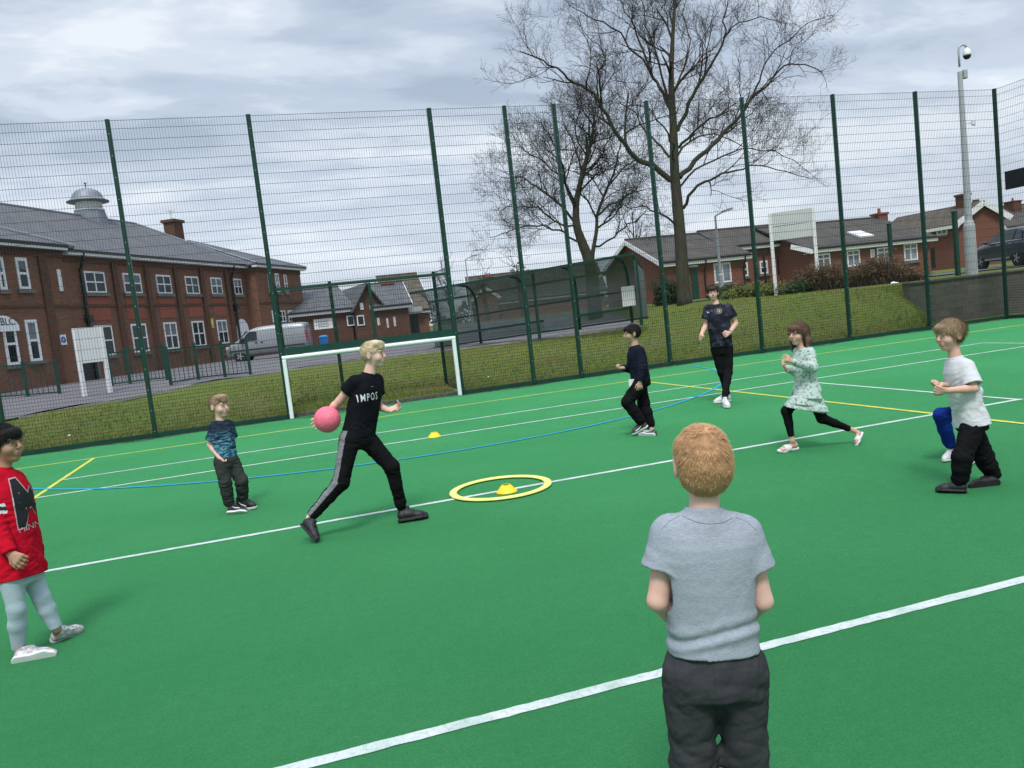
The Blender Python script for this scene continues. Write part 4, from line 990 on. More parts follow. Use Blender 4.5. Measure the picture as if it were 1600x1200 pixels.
# ---------------------------------------------------------------- noticeboards
def board_sign(label, b0, b1, top0, top1, bot0, bot1, legmat, name='notice_board', extra=None):
    g0, g1 = ground_at(*b0), ground_at(*b1); tt = ((g0-CP).dot(FW)+(g1-CP).dot(FW))/2
    F = Facade((g0.x, g0.y), (g1.x, g1.y)); o = empty(name, label, 'sign', (g0+g1)/2)
    u0, zt0 = F.px(*top0); u1, zt1 = F.px(*top1); zb = (F.px(*bot0)[1]+F.px(*bot1)[1])/2; zt = (zt0+zt1)/2
    ua, ub = 0, F.L
    for u in (ua, ub):
        m = MB(); F.box(m, u-.05, u+.05, g0.z-.2, zt, -.05, .05); m.build('leg', legmat, o)
    m = MB(); F.box(m, ua+.051, ub-.051, zb, zt, -.025, .03) if extra is None else F.box(m, ua-.0, ub+.0, zb, zt, .051, .09); p_ = m.build('panel', MAT['white'] if extra is None else extra, o)
    m = MB(); F.box(m, ua+.06, ub-.06, zb-.06, zb-.001, -.03, .03); m.build('frame', legmat, o); return o, F, zb, zt
board_sign('blank white noticeboard on two white legs in front of the school door', (133, 622), (173, 616), (113, 514), (162, 509), (122, 566), (166, 560), MAT['white'])
# tall sign seen from behind on the right bank
sa, sb = at(1213, 447, 27), at(1277, 441, 26.6)
MAT['boardback'] = m_plain('board_back', (.56, .58, .56), .55, .1, .08, 1.5)
SF = Facade((sa.x, sa.y), (sb.x, sb.y)); so_ = empty('signboard', 'tall pale signboard on two white legs in front of the bungalows', 'sign', (sa+sb)/2)
z0_ = (SF.px(1207, 378)[1]+SF.px(1268, 367)[1])/2; z1_ = (SF.px(1201, 335)[1]+SF.px(1267, 324)[1])/2
for u in (-.03, SF.L+.03):
    m = MB(); SF.box(m, u-.055, u+.055, .9, z1_, -.055, .055); m.build('leg', MAT['white'], so_)
for a_, b_ in ((z0_, (z0_+z1_)/2-.01), ((z0_+z1_)/2+.01, z1_+.0)):
    m = MB(); SF.box(m, .03, SF.L-.03, a_, b_, -.02, .03); m.build('panel', MAT['boardback'], so_)

# ---------------------------------------------------------------- vehicles
def m_carpaint(name, col, metal=.5, rough=.28):
    t = NT(name); n = t.noise(300, 2, .5, t.obj()); c = t.ramp(n, [(.3, [x*.85 for x in col]), (.7, [min(1, x*1.12) for x in col])])
    t.bsdf.inputs['Coat Weight'].default_value = .6; t.bsdf.inputs['Coat Roughness'].default_value = .06
    d = t.noise(1.3, 5, .6, t.obj()); r = t.ramp(d, [(.35, rough), (.75, rough+.14)])
    return t.done(c, r, metal, .5)
MAT['silver'] = m_carpaint('silver_paint', (.27, .28, .295), .5, .4); MAT['darkpaint'] = m_carpaint('dark_paint', (.022, .036, .050), .35, .3)
MAT['tyre'] = m_plain('tyre_rubber', (.016, .016, .017), .85, 0, .25, 8); MAT['rim'] = m_plain('alloy', (.50, .51, .53), .35, .7, .08, 4)
MAT['trim'] = m_plain('black_plastic', (.022, .022, .024), .6, 0, .2, 5); MAT['red'] = m_plain('tail_lamp_red', (.42, .012, .014), .2, 0, .1, 5)
MAT['lampglass'] = m_plain('lamp_glass', (.55, .57, .58), .1, .3, .1, 5)
def ring_pts(st):
    x, zb, zs, zt, wb, ws, wt = st
    half = [(0, zb), (wb*.8, zb), (wb, zb+.06), (ws, zb+(zs-zb)*.35), (ws, zb+(zs-zb)*.75), (ws*.985, zs), (wt+(ws-wt)*.25, zs+(zt-zs)*.72), (wt*.93, zt-(zt-zs)*.06), (wt*.6, zt), (0, zt)]
    return [(x, y, z) for y, z in half] + [(x, -y, z) for y, z in half[-2:0:-1]]
def vehicle(name, label, cat, loc, rz, stations, mat, wheels, sc=1.0):
    o = empty(name, label, cat, loc, rz); o.scale = (sc, sc, sc)
    m = MB(); n = None
    for st in stations:
        r_ = ring_pts(st); n = len(r_); m.v += r_
    for i in range(len(stations)-1):
        for k in range(n): m.f.append((i*n+k, i*n+(k+1) % n, (i+1)*n+(k+1) % n, (i+1)*n+k)); m.mi.append(0)
    m.f += [tuple(range(n))[::-1], tuple(range((len(stations)-1)*n, len(stations)*n))]; m.mi += [0, 0]
    b = m.build('body', mat, o, smooth=True, local=True)
    md = b.modifiers.new('subdiv', 'SUBSURF'); md.levels = 1; md.render_levels = 2
    for (x, y, r, wd) in wheels:
        s = 1 if y > 0 else -1
        we = empty('wheel', None, None, (x, y, r)); we.parent = o
        M = Matrix.Rotation(R(-90*s), 3, 'X')
        t_ = MB(); t_.lathe((0, -s*wd, 0), [(r*.62, 0), (r*.94, 0), (r, .03), (r, wd-.03), (r*.94, wd), (r*.66, wd)], 24, M); t_.build('tyre', MAT['tyre'], we, smooth=False, local=True)
        q = MB(); q.lathe((0, -s*.02, 0), [(r*.64, -.02), (r*.66, .012), (r*.60, .004), (r*.56, -.05), (r*.3, -.05)], 24, M)
        for k in range(5):
            a = 2*math.pi*k/5
            q.bar((math.cos(a)*r*.08, s*.0, math.sin(a)*r*.08), (math.cos(a)*r*.60, -s*.008, math.sin(a)*r*.60), .03, r*.16, up=(-math.sin(a), 0, math.cos(a)))
        q.lathe((0, -s*.02, 0), [(r*.14, -.03), (r*.14, .015), (0, .02)], 12, M); q.build('rim', MAT['rim'], we, local=True)
        d = MB(); d.lathe((0, -s*(wd*.6), 0), [(r*1.14, -.02), (r*1.14, wd*.6-.015), (0, wd*.6-.015)], 24, M); d.build('wheel_arch', MAT['trim'], o, local=True).location = (x, y, r+.02)
    return o
def side_patch(o, name, poly, yfun, mat, th=.012, sides=(1, -1)):
    out = None
    for s in sides:
        m = MB(); m.prism([(x, s*(yfun(x, z)-.02), z) for x, z in poly], (0, s*(.02+th), 0)); out = m.build(name, mat, o, local=True)
    return out
# silver van, nose towards -x locally
VS = [(-2.40, .30, .60, .72, .60, .66, .55), (-2.30, .28, .80, .92, .80, .86, .70), (-1.95, .26, .95, 1.10, .86, .93, .80), (-1.55, .26, 1.05, 1.26, .88, .95, .80), (-1.05, .26, 1.12, 1.72, .88, .95, .78), (-.70, .26, 1.14, 1.90, .88, .95, .80),
      (-.2, .26, 1.15, 1.96, .88, .95, .82), (1.2, .26, 1.15, 1.97, .88, .95, .82), (2.2, .28, 1.15, 1.95, .88, .95, .80), (2.36, .34, 1.12, 1.88, .84, .90, .74), (2.39, .42, 1.10, 1.78, .78, .84, .68)]
vy = lambda x, z: .95 if z < 1.15 else .95-(z-1.15)*.19
vb = ground_at(424, 564.5); vt = 41.0; vb = at(424, 563, vt); vb.z = terr(vb.x, vb.y)+.02
van = vehicle('parked_van', 'silver panel van parked in front of the school end wing', 'van', vb, math.atan2(RT.y, RT.x)+R(4), VS, MAT['silver'], [(-1.52, -.93, .325, .22), (1.46, -.93, .325, .22), (-1.52, .93, .325, .22), (1.46, .93, .325, .22)], .89)
def vpatch(name, poly, mat, **k): return side_patch(van, name, poly, vy, mat, **k)
vpatch('side_window', [(-1.28, 1.17), (-.42, 1.17), (-.42, 1.66), (-.78, 1.70), (-1.0, 1.58)], MAT['glass'])
vpatch('side_window', [(-1.52, 1.17), (-1.33, 1.17), (-1.14, 1.46)], MAT['glass'])
vpatch('rub_strip', [(-2.1, .62), (2.25, .62), (2.25, .70), (-2.1, .70)], MAT['trim'])
vpatch('sill_strip', [(-1.05, .27), (1.0, .27), (1.0, .35), (-1.05, .35)], MAT['trim'])
vpatch('door_handle', [(-.56, 1.0), (-.42, 1.0), (-.42, 1.06), (-.56, 1.06)], MAT['trim'], th=.03); vpatch('door_handle', [(-.24, 1.0), (-.10, 1.0), (-.10, 1.06), (-.24, 1.06)], MAT['trim'], th=.03)
for z_ in ((-.36, .36, 1.85), (.95, .36, 1.85)): vpatch('door_seam', [(z_[0], z_[1]), (z_[0]+.012, z_[1]), (z_[0]+.012, z_[2]), (z_[0], z_[2])], MAT['trim'], th=.003)
m = MB(); A_ = [(-1.50, -.66, 1.24), (-1.50, .66, 1.24), (-1.02, .60, 1.70), (-1.02, -.60, 1.70)]; m.prism(A_, (-.05, 0, .06)); m.build('windscreen', MAT['glass'], van, local=True)
m = MB(); m.box((-2.36, 0, .45), (.22, 1.55, .26), bev=.05); m.build('bumper', MAT['trim'], van, local=True)
for s in (-1, 1):
    m = MB(); m.box((2.385, s*.78, 1.15), (.06, .16, .62), bev=.02); m.build('tail_light', MAT['red'], van, local=True)
    m = MB(); m.box((-2.22, s*.70, .85), (.2, .26, .2), rz=s*.4, bev=.04); m.build('headlight', MAT['lampglass'], van, local=True)
    m = MB(); m.box((-1.28, s*1.06, 1.25), (.14, .2, .26), bev=.04); m.build('mirror', MAT['trim'], van, local=True)
m = MB(); m.bar((.6, -.6, 2.0), (1.9, -.6, 2.0), .03, .03); m.bar((.6, .6, 2.0), (1.9, .6, 2.0), .03, .03)
for x in (.7, 1.25, 1.8): m.bar((x, -.6, 2.0), (x, .6, 2.0), .03, .03)
m.build('roof_rack', MAT['trim'], van, local=True)
# dark estate / suv on the road, right edge
CS = [(-2.22, .36, .60, .70, .58, .64, .50), (-2.12, .30, .78, .88, .76, .84, .66), (-1.7, .28, .88, 1.0, .82, .91, .74), (-1.05, .27, .95, 1.08, .84, .93, .74), (-.85, .27, .97, 1.16, .84, .93, .72), (-.25, .27, 1.0, 1.50, .84, .93, .66),
      (.2, .27, 1.02, 1.58, .84, .93, .66), (1.2, .27, 1.04, 1.57, .84, .93, .65), (1.85, .29, 1.04, 1.44, .82, .90, .62), (2.12, .34, 1.02, 1.18, .78, .86, .64), (2.2, .45, .92, 1.02, .70, .76, .58)]
cy_ = lambda x, z: .93 if z < 1.02 else .93-(z-1.02)*.46
rw_ = at(1586, 418, 31.0); fwp = at(1539, 420, 33.2)
hd = (fwp-rw_); ang = math.atan2(hd.y, hd.x)
mid = (rw_+fwp)/2; nrm = Vector((-math.sin(ang), math.cos(ang), 0))
if nrm.dot(CP-mid) < 0: nrm = -nrm
cpos = mid - nrm*.85; cpos.z = terr(cpos.x, cpos.y)+.03
car = vehicle('parked_car', 'dark blue grey family car parked on the road at the right edge', 'car', cpos, ang+math.pi, CS, MAT['darkpaint'], [(-1.34, -.90, .335, .21), (1.34, -.90, .335, .21), (-1.34, .90, .335, .21), (1.34, .90, .335, .21)])
cpatch = lambda n, p, m, **k: side_patch(car, n, p, cy_, m, **k)
cpatch('side_window', [(-.72, 1.05), (.28, 1.05), (.28, 1.49), (-.12, 1.48)], MAT['glass']); cpatch('side_window', [(.36, 1.05), (1.15, 1.05), (1.12, 1.48), (.36, 1.49)], MAT['glass']); cpatch('side_window', [(1.22, 1.06), (1.72, 1.10), (1.5, 1.42), (1.20, 1.47)], MAT['glass'])
cpatch('window_trim', [(-.8, 1.02), (1.78, 1.035), (1.78, 1.055), (-.8, 1.045)], MAT['rim'])
cpatch('sill_strip', [(-.92, .34), (.92, .34), (.92, .42), (-.92, .42)], MAT['rim'])
cpatch('door_handle', [(.05, .90), (.22, .90), (.22, .94), (.05, .94)], MAT['rim'], th=.03); cpatch('door_handle', [(.95, .91), (1.12, .91), (1.12, .95), (.95, .95)], MAT['rim'], th=.03)
m = MB(); m.prism([(-.80, -.62, 1.14), (-.80, .62, 1.14), (-.30, .56, 1.49), (-.30, -.56, 1.49)], (-.03, 0, .035)); m.build('windscreen', MAT['glass'], car, local=True)
m = MB(); m.prism([(1.90, -.58, 1.38), (1.90, .58, 1.38), (2.12, .66, 1.12), (2.12, -.66, 1.12)], (.03, 0, .03)); m.build('rear_window', MAT['glass'], car, local=True)
for s in (-1, 1):
    m = MB(); m.box((2.10, s*.70, .98), (.16, .30, .20), rz=-s*.3, bev=.04); m.build('tail_light', MAT['red'], car, local=True)
    m = MB(); m.box((-2.02, s*.66, .72), (.24, .30, .14), rz=s*.5, bev=.04); m.build('headlight', MAT['lampglass'], car, local=True)
    m = MB(); m.box((-.62, s*1.03, 1.08), (.12, .18, .14), bev=.04); m.build('mirror', MAT['darkpaint'], car, local=True)
# ---------------------------------------------------------------- poles
cb = at(1519, 434, 23); cb.z = terr(cb.x, cb.y); ct = at(1497, 114, 23); cm_ = at(1512, 348, 23)
# plumb pole: keep x,y of the base
cctv = empty('cctv_pole', 'tall grey camera pole with swan neck and dark dome camera', 'camera pole', cb)
zt, zm = ct.z, cm_.z; k = 23/FPX
X0, Y0 = cb.x, cb.y
m = MB(); m.lathe((X0, Y0, cb.z-.1), [(8.6*k, 0), (8.2*k, zm-cb.z), (6*k, zm-cb.z+.16), (5.2*k, zm-cb.z+.161), (3.4*k, zt-cb.z)], 16); m.build('pole', MAT['greymet'], cctv, smooth=False)
sd_ = Vector((RT.x, RT.y, 0)).normalized(); top = Vector((X0, Y0, zt+.04))
arc_ = [top, top+Vector((0, 0, .35))] + [top+Vector((0, 0, .48)) + sd_*(.12-.12*math.cos(a)) + Vector((0, 0, .13*math.sin(a))) for a in np.linspace(0, math.pi*.92, 8)]
m = MB(); m.tube(arc_, 1.6*k, 8); m.build('swan_neck', MAT['greymet'], cctv, smooth=True)
dome = arc_[-1]; m = MB(); m.lathe(dome+Vector((0, 0, -.22)), [(.11, 0), (.115, .03), (.095, .15), (.04, .2), (.02, .24)], 16); cam_h = m.build('camera_housing', MAT['white'], cctv, smooth=True)
m = MB(); m.lathe(dome+Vector((0, 0, -.22)), [(0, -.105), (.05, -.098), (.09, -.06), (.105, -.01), (.105, -.001)], 16); m.build('camera_dome', MAT['black'], cam_h, smooth=True)
m = MB(); m.box(Vector((X0, Y0, zt-.18)) + sd_*.14, (.13, .12, .26), bev=.02); m.build('junction_box', MAT['greymet'], cctv)
fl = Vector((X0, Y0, onplane(1506, 198, Vector((X0, Y0, 0)), FW).z)); m = MB(); m.bar(fl, fl+sd_*.22, .03, .03); m.box(fl+sd_*.30, (.2, .07, .16), rz=.4, bev=.02); m.build('floodlight', MAT['white'], cctv)
def lamp_post(label, base, top, t, arm, r=.06):
    b = at(*base, t); b.z = terr(b.x, b.y)-.05; tp_ = at(*top, t); o = empty('street_lamp', label, 'street lamp', b)
    m = MB(); h_ = tp_.z-b.z; m.lathe(b, [(r*1.6, 0), (r*1.6, 1.1), (r, 1.15), (r*.7, h_)], 10); m.build('pole', MAT['greymet'], o)
    e = b+Vector((0, 0, h_)); f_ = e+sd_*arm+Vector((0, 0, abs(arm)*.35)); m = MB(); m.tube([e-Vector((0, 0, .05)), e.lerp(f_, .3), f_], r*.6, 6); m.build('arm', MAT['greymet'], o)
    m = MB(); m.bar(f_-sd_*.05, f_+sd_*(.42 if arm > 0 else -.42)+Vector((0, 0, .10)), .16, .09); m.build('lamp_head', MAT['greymet'], o)
lamp_post('grey street lamp in front of the brick bungalow window', (1129, 468), (1117, 338), 34, .35)
lamp_post('thin distant street lamp above the left end of the shelter', (738, 500), (727, 406), 60, .5, .07)
def steel_post(label, base, top, t, mat, w=.09):
    b = at(*base, t); b.z = terr(b.x, b.y)-.1; tp_ = at(*top, t); m = MB(); m.box((b.x, b.y, (b.z+tp_.z)/2), (w, w, tp_.z-b.z), bev=.01); m.box((b.x, b.y, tp_.z+.01), (w*1.12, w*1.12, .03))
    m.build('fence_post', mat, label=label, cat='post', origin=b)
steel_post('dark green steel post standing in the brown hedge', (1394, 425), (1388, 351), 28, MAT['green'], .12)
steel_post('dark green steel post by the road beside the camera pole', (1497, 430), (1491, 332), 25.5, MAT['green'], .13)
steel_post('thin black post on the bank near the yellow green bush', (1198, 458), (1193, 393), 28, MAT['black'], .07)
# blue bin by the annexe
bb_ = at(507, 540, 44); bb_.z = terr(bb_.x, bb_.y); binO = empty('wheelie_bin', 'small blue bin by the annexe wall behind the van', 'bin', bb_)
MAT['bluebin'] = m_plain('blue_plastic', (.02, .16, .42), .45, 0, .1)
m = MB(); m.lathe(bb_, [(.26, 0), (.33, .78)], 4, Matrix.Rotation(R(45), 3, 'Z')); m.build('body', MAT['bluebin'], binO); m = MB(); m.lathe(bb_, [(.36, .781), (.36, .86), (.2, .94), (0, .95)], 4, Matrix.Rotation(R(45), 3, 'Z')); m.build('lid', MAT['bluebin'], binO)
# dark car behind the goal, under the garage canopy
# ---------------------------------------------------------------- hedge, shrubs
def m_leaf(name, a, b):
    t = NT(name); c = t.ramp(t.noise(5, 4, .6, t.pos()), [(.3, a), (.7, b)]); return t.done(c, .7, 0, .2)
MAT['hedgetwig'] = m_leaf('hedge_twigs', (.060, .034, .022), (.125, .072, .045)); MAT['hedgeleaf'] = m_leaf('hedge_leaf', (.105, .060, .030), (.17, .12, .05))
MAT['bushgreen'] = m_leaf('bush_leaf', (.055, .085, .015), (.16, .17, .03)); MAT['evergreen'] = m_leaf('evergreen_leaf', (.015, .035, .012), (.05, .09, .025))
def leaf_at(m, p, s, rnd):
    a = Vector((rnd.gauss(0, 1), rnd.gauss(0, 1), rnd.gauss(0, 1))).normalized(); b = a.orthogonal().normalized(); m.quad(p-a*s, p+b*s*.5, p+a*s, p-b*s*.5)
def bush(name, label, cat, c, sx, sy, h, mats, ntw, nlf, seed, leaf=.05, rz=0.0):
    rnd = random.Random(seed); o = empty(name, label, cat, c); tw = MB(); lf = MB(); M = Matrix.Rotation(rz, 3, 'Z')
    for i in range(ntw):
        u = rnd.uniform(-1, 1); v = rnd.uniform(-1, 1); env = (1-abs(u)**4)*(.78+.22*math.sin(u*7+seed)+.12*math.sin(u*17))
        b = M @ Vector((u*sx, v*sy*.55, 0)); gx = c.x+b.x; gy = c.y+b.y; p = Vector((gx, gy, terr(gx, gy)-.03)); hh = h*env*rnd.uniform(.55, 1.08)
        d = Vector((rnd.gauss(0, .22), rnd.gauss(0, .22), 1)); pts = [p]
        for k in range(3): d = (d+Vector((rnd.gauss(0, .25), rnd.gauss(0, .25), .1))).normalized(); pts.append(pts[-1]+d*hh/3)
        tw.tube(pts, [.014, .011, .008, .004], 3, cap=False)
        for k in range(3):
            q = pts[1].lerp(pts[3], rnd.random()); e = q+Vector((rnd.gauss(0, .16), rnd.gauss(0, .16), rnd.uniform(.05, .25))); tw.tube([q, e], [.007, .003], 3, cap=False)
            for j in range(nlf): leaf_at(lf, q.lerp(e, rnd.random())+Vector((rnd.gauss(0, .05), rnd.gauss(0, .05), rnd.gauss(0, .05))), leaf*rnd.uniform(.6, 1.2), rnd)
    tw.build('twigs_crown', mats[0], o)
    if nlf: lf.build('leaves', mats[1], o)
    return o
h0 = at(1228, 450, 27); h1 = at(1445, 428, 25); hc = (h0+h1)/2; hc.z = terr(hc.x, hc.y)
bush('hedge', 'brown leafless looking hedge in front of the bungalow terrace', 'hedge', hc, (h1-h0).length/2, 1.0, 1.02, (MAT['hedgetwig'], MAT['hedgeleaf']), 1500, 2, 5, .035, math.atan2((h1-h0).y, (h1-h0).x))
for i, (px, py, tt, sx, h_, lab, mt) in enumerate([(1170, 462, 29, .95, .55, 'yellow green bush behind the tall mesh fence near the bungalow', 'bushgreen'), (1212, 461, 27.5, .5, .42, 'small bright green shrub at the foot of the signboard leg', 'bushgreen'), (1140, 466, 33, .8, .5, 'dark green shrub by the bungalow wall beside the street lamp', 'evergreen'), (1256, 455, 26.5, .7, .4, 'low dark green shrub below the pale signboard', 'evergreen'), (1046, 470, 33, .55, 1.5, 'dark evergreen shrub next to the bungalow left of the tall tree', 'evergreen')]):
    p = at(px, py, tt); p.z = terr(p.x, p.y); bush('shrub', lab, 'shrub', p, sx, sx, h_, (MAT['hedgetwig'], MAT[mt]), 130, 9, 70+i, .06)
# far hedge line / greenery at the horizon
rnd = random.Random(3); m = MB(); f_ = MB()
for i in range(5200):
    u = rnd.random(); c_ = at(560+u*760, 500-u*86, 115+rnd.uniform(-6, 6)); hgt = 5.0+2.2*math.sin(u*23)+1.5*math.sin(u*61)
    leaf_at(m, Vector((c_.x, c_.y, .5+hgt*rnd.random()**.7)), rnd.uniform(.2, .55), rnd)
MAT['fartree'] = m_leaf('far_tree', (.060, .050, .042), (.115, .10, .08)); m.build('treeline', MAT['fartree'], kind='stuff', label='far off line of bare trees along the horizon', cat='trees')
# ---------------------------------------------------------------- small things on the court and grass
MAT['coneyellow'] = m_plain('cone_yellow', (.78, .56, .012), .4, 0, .06, 8); MAT['hoopyellow'] = m_plain('hoop_yellow', (.80, .76, .20), .45, 0, .08, 4)
def cone(label, p):
    r = .098; m = MB(); m.lathe((p.x, p.y, .002), [(r, 0), (r, .006), (r*.86, .014), (r*.62, .045), (r*.36, .068), (r*.30, .066), (r*.56, .042), (r*.8, .010), (r*.9, .0)], 28)
    return m.build('marker_cone', MAT['coneyellow'], smooth=True, label=label, cat='marker cone', group=None, origin=(p.x, p.y, 0))
c1_ = onz(792, 769); c2_ = onz(679, 683)
cone('yellow disc cone in the middle of the yellow hoop', c1_); cone('yellow disc cone alone on the white line behind the hoop', c2_)
hc_ = onz(782.5, 764); m = MB(); n = 48
hr = .435
P4 = []
for i in range(n):
    a = 2*math.pi*i/n
    for rr_, zz_ in ((hr-.035, .004), (hr-.034, .014), (hr-.012, .021), (hr+.012, .021), (hr+.034, .014), (hr+.035, .004)): P4.append((hc_.x+rr_*math.cos(a), hc_.y+rr_*math.sin(a), zz_+.006))
m.add(P4, [(6*i+k, 6*i+(k+1) % 6, 6*((i+1) % n)+(k+1) % 6, 6*((i+1) % n)+k) for i in range(n) for k in range(6)])
m.build('hoop', MAT['hoopyellow'], smooth=True, label='flat yellow hoop ring lying on the white line', cat='hoop', origin=(hc_.x, hc_.y, 0))
def litter(label, px, py, s, seed, hgt=None, squash=.7):
    rnd = random.Random(seed); p = ground_at(px, py) if hgt is None else onz(px, py, hgt)
    bm = bmesh.new(); bmesh.ops.create_icosphere(bm, subdivisions=2, radius=1)
    for v in bm.verts: v.co = Vector((v.co.x*s*rnd.uniform(.6, 1.15), v.co.y*s*rnd.uniform(.6, 1.15), v.co.z*s*squash*rnd.uniform(.5, 1.1)+s*squash*.6))
    me = bpy.data.meshes.new('litter'); bm.to_mesh(me); bm.free(); me.materials.append(MAT['white']); o = bpy.data.objects.new('litter', me); COL.objects.link(o); o.location = p
    return tag(o, label, 'litter')
litter('white crumpled litter against the fence foot on the left', 226, 684, .065, 1, 0.0)
litter('white litter caught beside the left goal post', 450, 646, .05, 2, 0.0)
litter('white plastic litter at the edge of the brown hedge', 1397, 444, .14, 3, None, .35)
litter('tiny white scrap of litter on grass left of the fence post', 109, 683, .035, 4, None)
litter('tiny white scrap of litter on grass right of the goal', 763, 590, .025, 5, None)
litter('small white scrap stuck by the corner fence post', 1567, 465, .04, 6, .25)
# stone lumps of the rockery by the end of the hedge
# ---------------------------------------------------------------- people: one continuous skin per body, grown from a skeleton with a smooth distance field
def nv(v): v = np.asarray(v, float); return v/ max(1e-9, np.linalg.norm(v))
def A3(v): return np.array([v[0], v[1], v[2]], float)
class Fld:
    def __init__(s, lo, hi, h):
        s.h = h; s.lo = np.floor(np.asarray(lo)/h)*h; s.n = np.ceil((np.asarray(hi)-s.lo)/h).astype(int)+2
        s.d = np.full(s.n, .5, np.float32)
    def sub(s, lo, hi):
        a = np.clip(np.floor((np.asarray(lo)-s.lo)/s.h).astype(int), 0, s.n-1); b = np.clip(np.ceil((np.asarray(hi)-s.lo)/s.h).astype(int)+1, a+1, s.n)
        sl = tuple(slice(a[i], b[i]) for i in range(3))
        g = np.empty(tuple(b-a)+(3,), np.float32)
        for i in range(3): g[..., i] = (s.lo[i]+s.h*np.arange(a[i], b[i])).astype(np.float32).reshape([-1 if j == i else 1 for j in range(3)])
        return sl, g
    def put(s, sl, d, k, op='u'):
        o = s.d[sl]
        if op == 'u':
            if k > 0:
                q = np.maximum(k-np.abs(o-d), 0)/k; s.d[sl] = np.minimum(o, d)-q*q*k*.25
            else: s.d[sl] = np.minimum(o, d)
        else:
            if k > 0:
                q = np.maximum(k-np.abs(o+d), 0)/k; s.d[sl] = np.maximum(o, -d)+q*q*k*.25
            else: s.d[sl] = np.maximum(o, -d)
    def cone(s, a, b, ra, rb, k=.012, op='u', cuts=(), flat=None):
        a, b = A3(a), A3(b); m = max(ra, rb)+k+s.h*3
        sl, P = s.sub(np.minimum(a, b)-m, np.maximum(a, b)+m); a = a.astype(np.float32); b = b.astype(np.float32)
        ab = b-a; P = P-a; t = np.clip((P@ab)/np.float32(max(1e-9, ab@ab)), 0, 1)[..., None]
        q = P-t*ab
        if flat is not None: ax, f = flat; ax = nv(ax); q = q + ax*((q@ax)[..., None]*(1/f-1))
        d = np.linalg.norm(q, axis=-1)-(ra+(rb-ra)*t[..., 0])
        for c, n in cuts: d = np.maximum(d, (P-(A3(c)-a).astype(np.float32))@nv(n).astype(np.float32))
        s.put(sl, d.astype(np.float32), k, op)
    def ell(s, c, r, M=None, k=.012, op='u', cuts=()):
        c = A3(c); r = np.asarray(r, float); m = r.max()+k+s.h*3
        sl, P = s.sub(c-m, c+m); q = P-c
        if M is not None: q = q@np.asarray(M).T
        k0 = np.linalg.norm(q/r, axis=-1); k1 = np.linalg.norm(q/(r*r), axis=-1)+1e-9
        d = np.where(k0 < 1e-4, -r.min(), k0*(k0-1)/k1)
        for cc, n in cuts: d = np.maximum(d, (P-A3(cc))@nv(n))
        s.put(sl, d.astype(np.float32), k, op)
    def sweep(s, st, k=.015, cuts=(), p=2.4):
        # st: list of (centre, halfwidth, halfdepth, side axis), rounded off with a spline
        X = [np.concatenate([A3(c), [w, d], nv(a)]) for c, w, d, a in st]; N_ = []
        for i in range(len(X)-1):
            a, b, c, d_ = X[max(0, i-1)], X[i], X[i+1], X[min(len(X)-1, i+2)]
            for j in range(3):
                t = j/3; N_.append(.5*((2*b)+(-a+c)*t+(2*a-5*b+4*c-d_)*t*t+(-a+3*b-3*c+d_)*t**3))
        N_.append(X[-1]); st = [(v[:3], v[3], v[4], v[5:]) for v in N_]; mm = max(max(v[3], v[4]) for v in N_)+k+s.h*3
        allc = np.array([v[:3] for v in N_]); SL, PP = s.sub(allc.min(0)-mm, allc.max(0)+mm); best = np.full(PP.shape[:3], 9.0, np.float32)
        o0 = np.array([SL[i].start for i in range(3)]); f4 = np.float32
        for (c0, w0, d0, s0), (c1, w1, d1, s1) in zip(st[:-1], st[1:]):
            m = max(w0, w1, d0, d1)+k+s.h*3
            ia = np.clip(np.floor((np.minimum(c0, c1)-m-s.lo)/s.h).astype(int)-o0, 0, None); ib = np.ceil((np.maximum(c0, c1)+m-s.lo)/s.h).astype(int)+1-o0
            q_ = tuple(slice(ia[i], max(ia[i]+1, ib[i])) for i in range(3)); P = PP[q_]
            if P.size == 0: continue
            ab = (c1-c0).astype(f4); L2 = max(1e-9, float(ab@ab)); ax = ab/f4(math.sqrt(L2)); c0_ = c0.astype(f4); P0 = P-c0_
            wl = P0@ax; t = np.clip(wl/f4(math.sqrt(L2)), 0, 1); e = np.abs(wl-t*f4(math.sqrt(L2)))
            S0 = nv(np.asarray(s0)-ax*(np.asarray(s0)@ax)).astype(f4); F0 = np.cross(S0, ax)
            u = P0@S0; v = P0@F0; W = f4(w0)+f4(w1-w0)*t; D = f4(d0)+f4(d1-d0)*t
            A = (u/W)**2; B_ = (v/D)**2; k0 = .62*np.sqrt(A+B_)+.38*np.sqrt(np.sqrt(A*A+B_*B_)); rr = np.sqrt(u*u+v*v)+1e-6
            d = (k0-1)*rr/np.maximum(k0, 1e-3); d = np.where(k0 < .2, -np.minimum(W, D)*.8, d)
            d = np.where(e > 1e-6, np.sqrt(np.maximum(d, 0)**2+e*e)+np.minimum(d, 0)*np.exp(-e*60), d)
            best[q_] = np.minimum(best[q_], d.astype(f4))
        for c, n in cuts: best = np.maximum(best, ((PP-A3(c))@nv(n)).astype(np.float32))
        s.put(SL, best, k)
    def wrinkle(s, amp, freq, seed, mask=None, stretch=(1, 1, 1)):
        idx = np.argwhere(np.abs(s.d) < .03)
        if len(idx) == 0: return
        P = (s.lo+idx*s.h)*np.asarray(stretch); r = np.random.RandomState(seed); n = np.zeros(len(P))
        for o in range(5):
            f = freq*(1.55**o); a = .62**o; k = r.normal(size=3); k /= np.linalg.norm(k); k2 = r.normal(size=3); k2 /= np.linalg.norm(k2)
            w = 1.3*np.sin(P@k2*f*.6+r.rand()*6)+.7*np.sin(P[:, 2]*f*.9+r.rand()*6)
            n += a*(1-np.abs(np.sin(P@k*f+w+r.rand()*6))*2)
        am = amp
        if mask is not None: am = amp*mask(s.lo+idx*s.h)
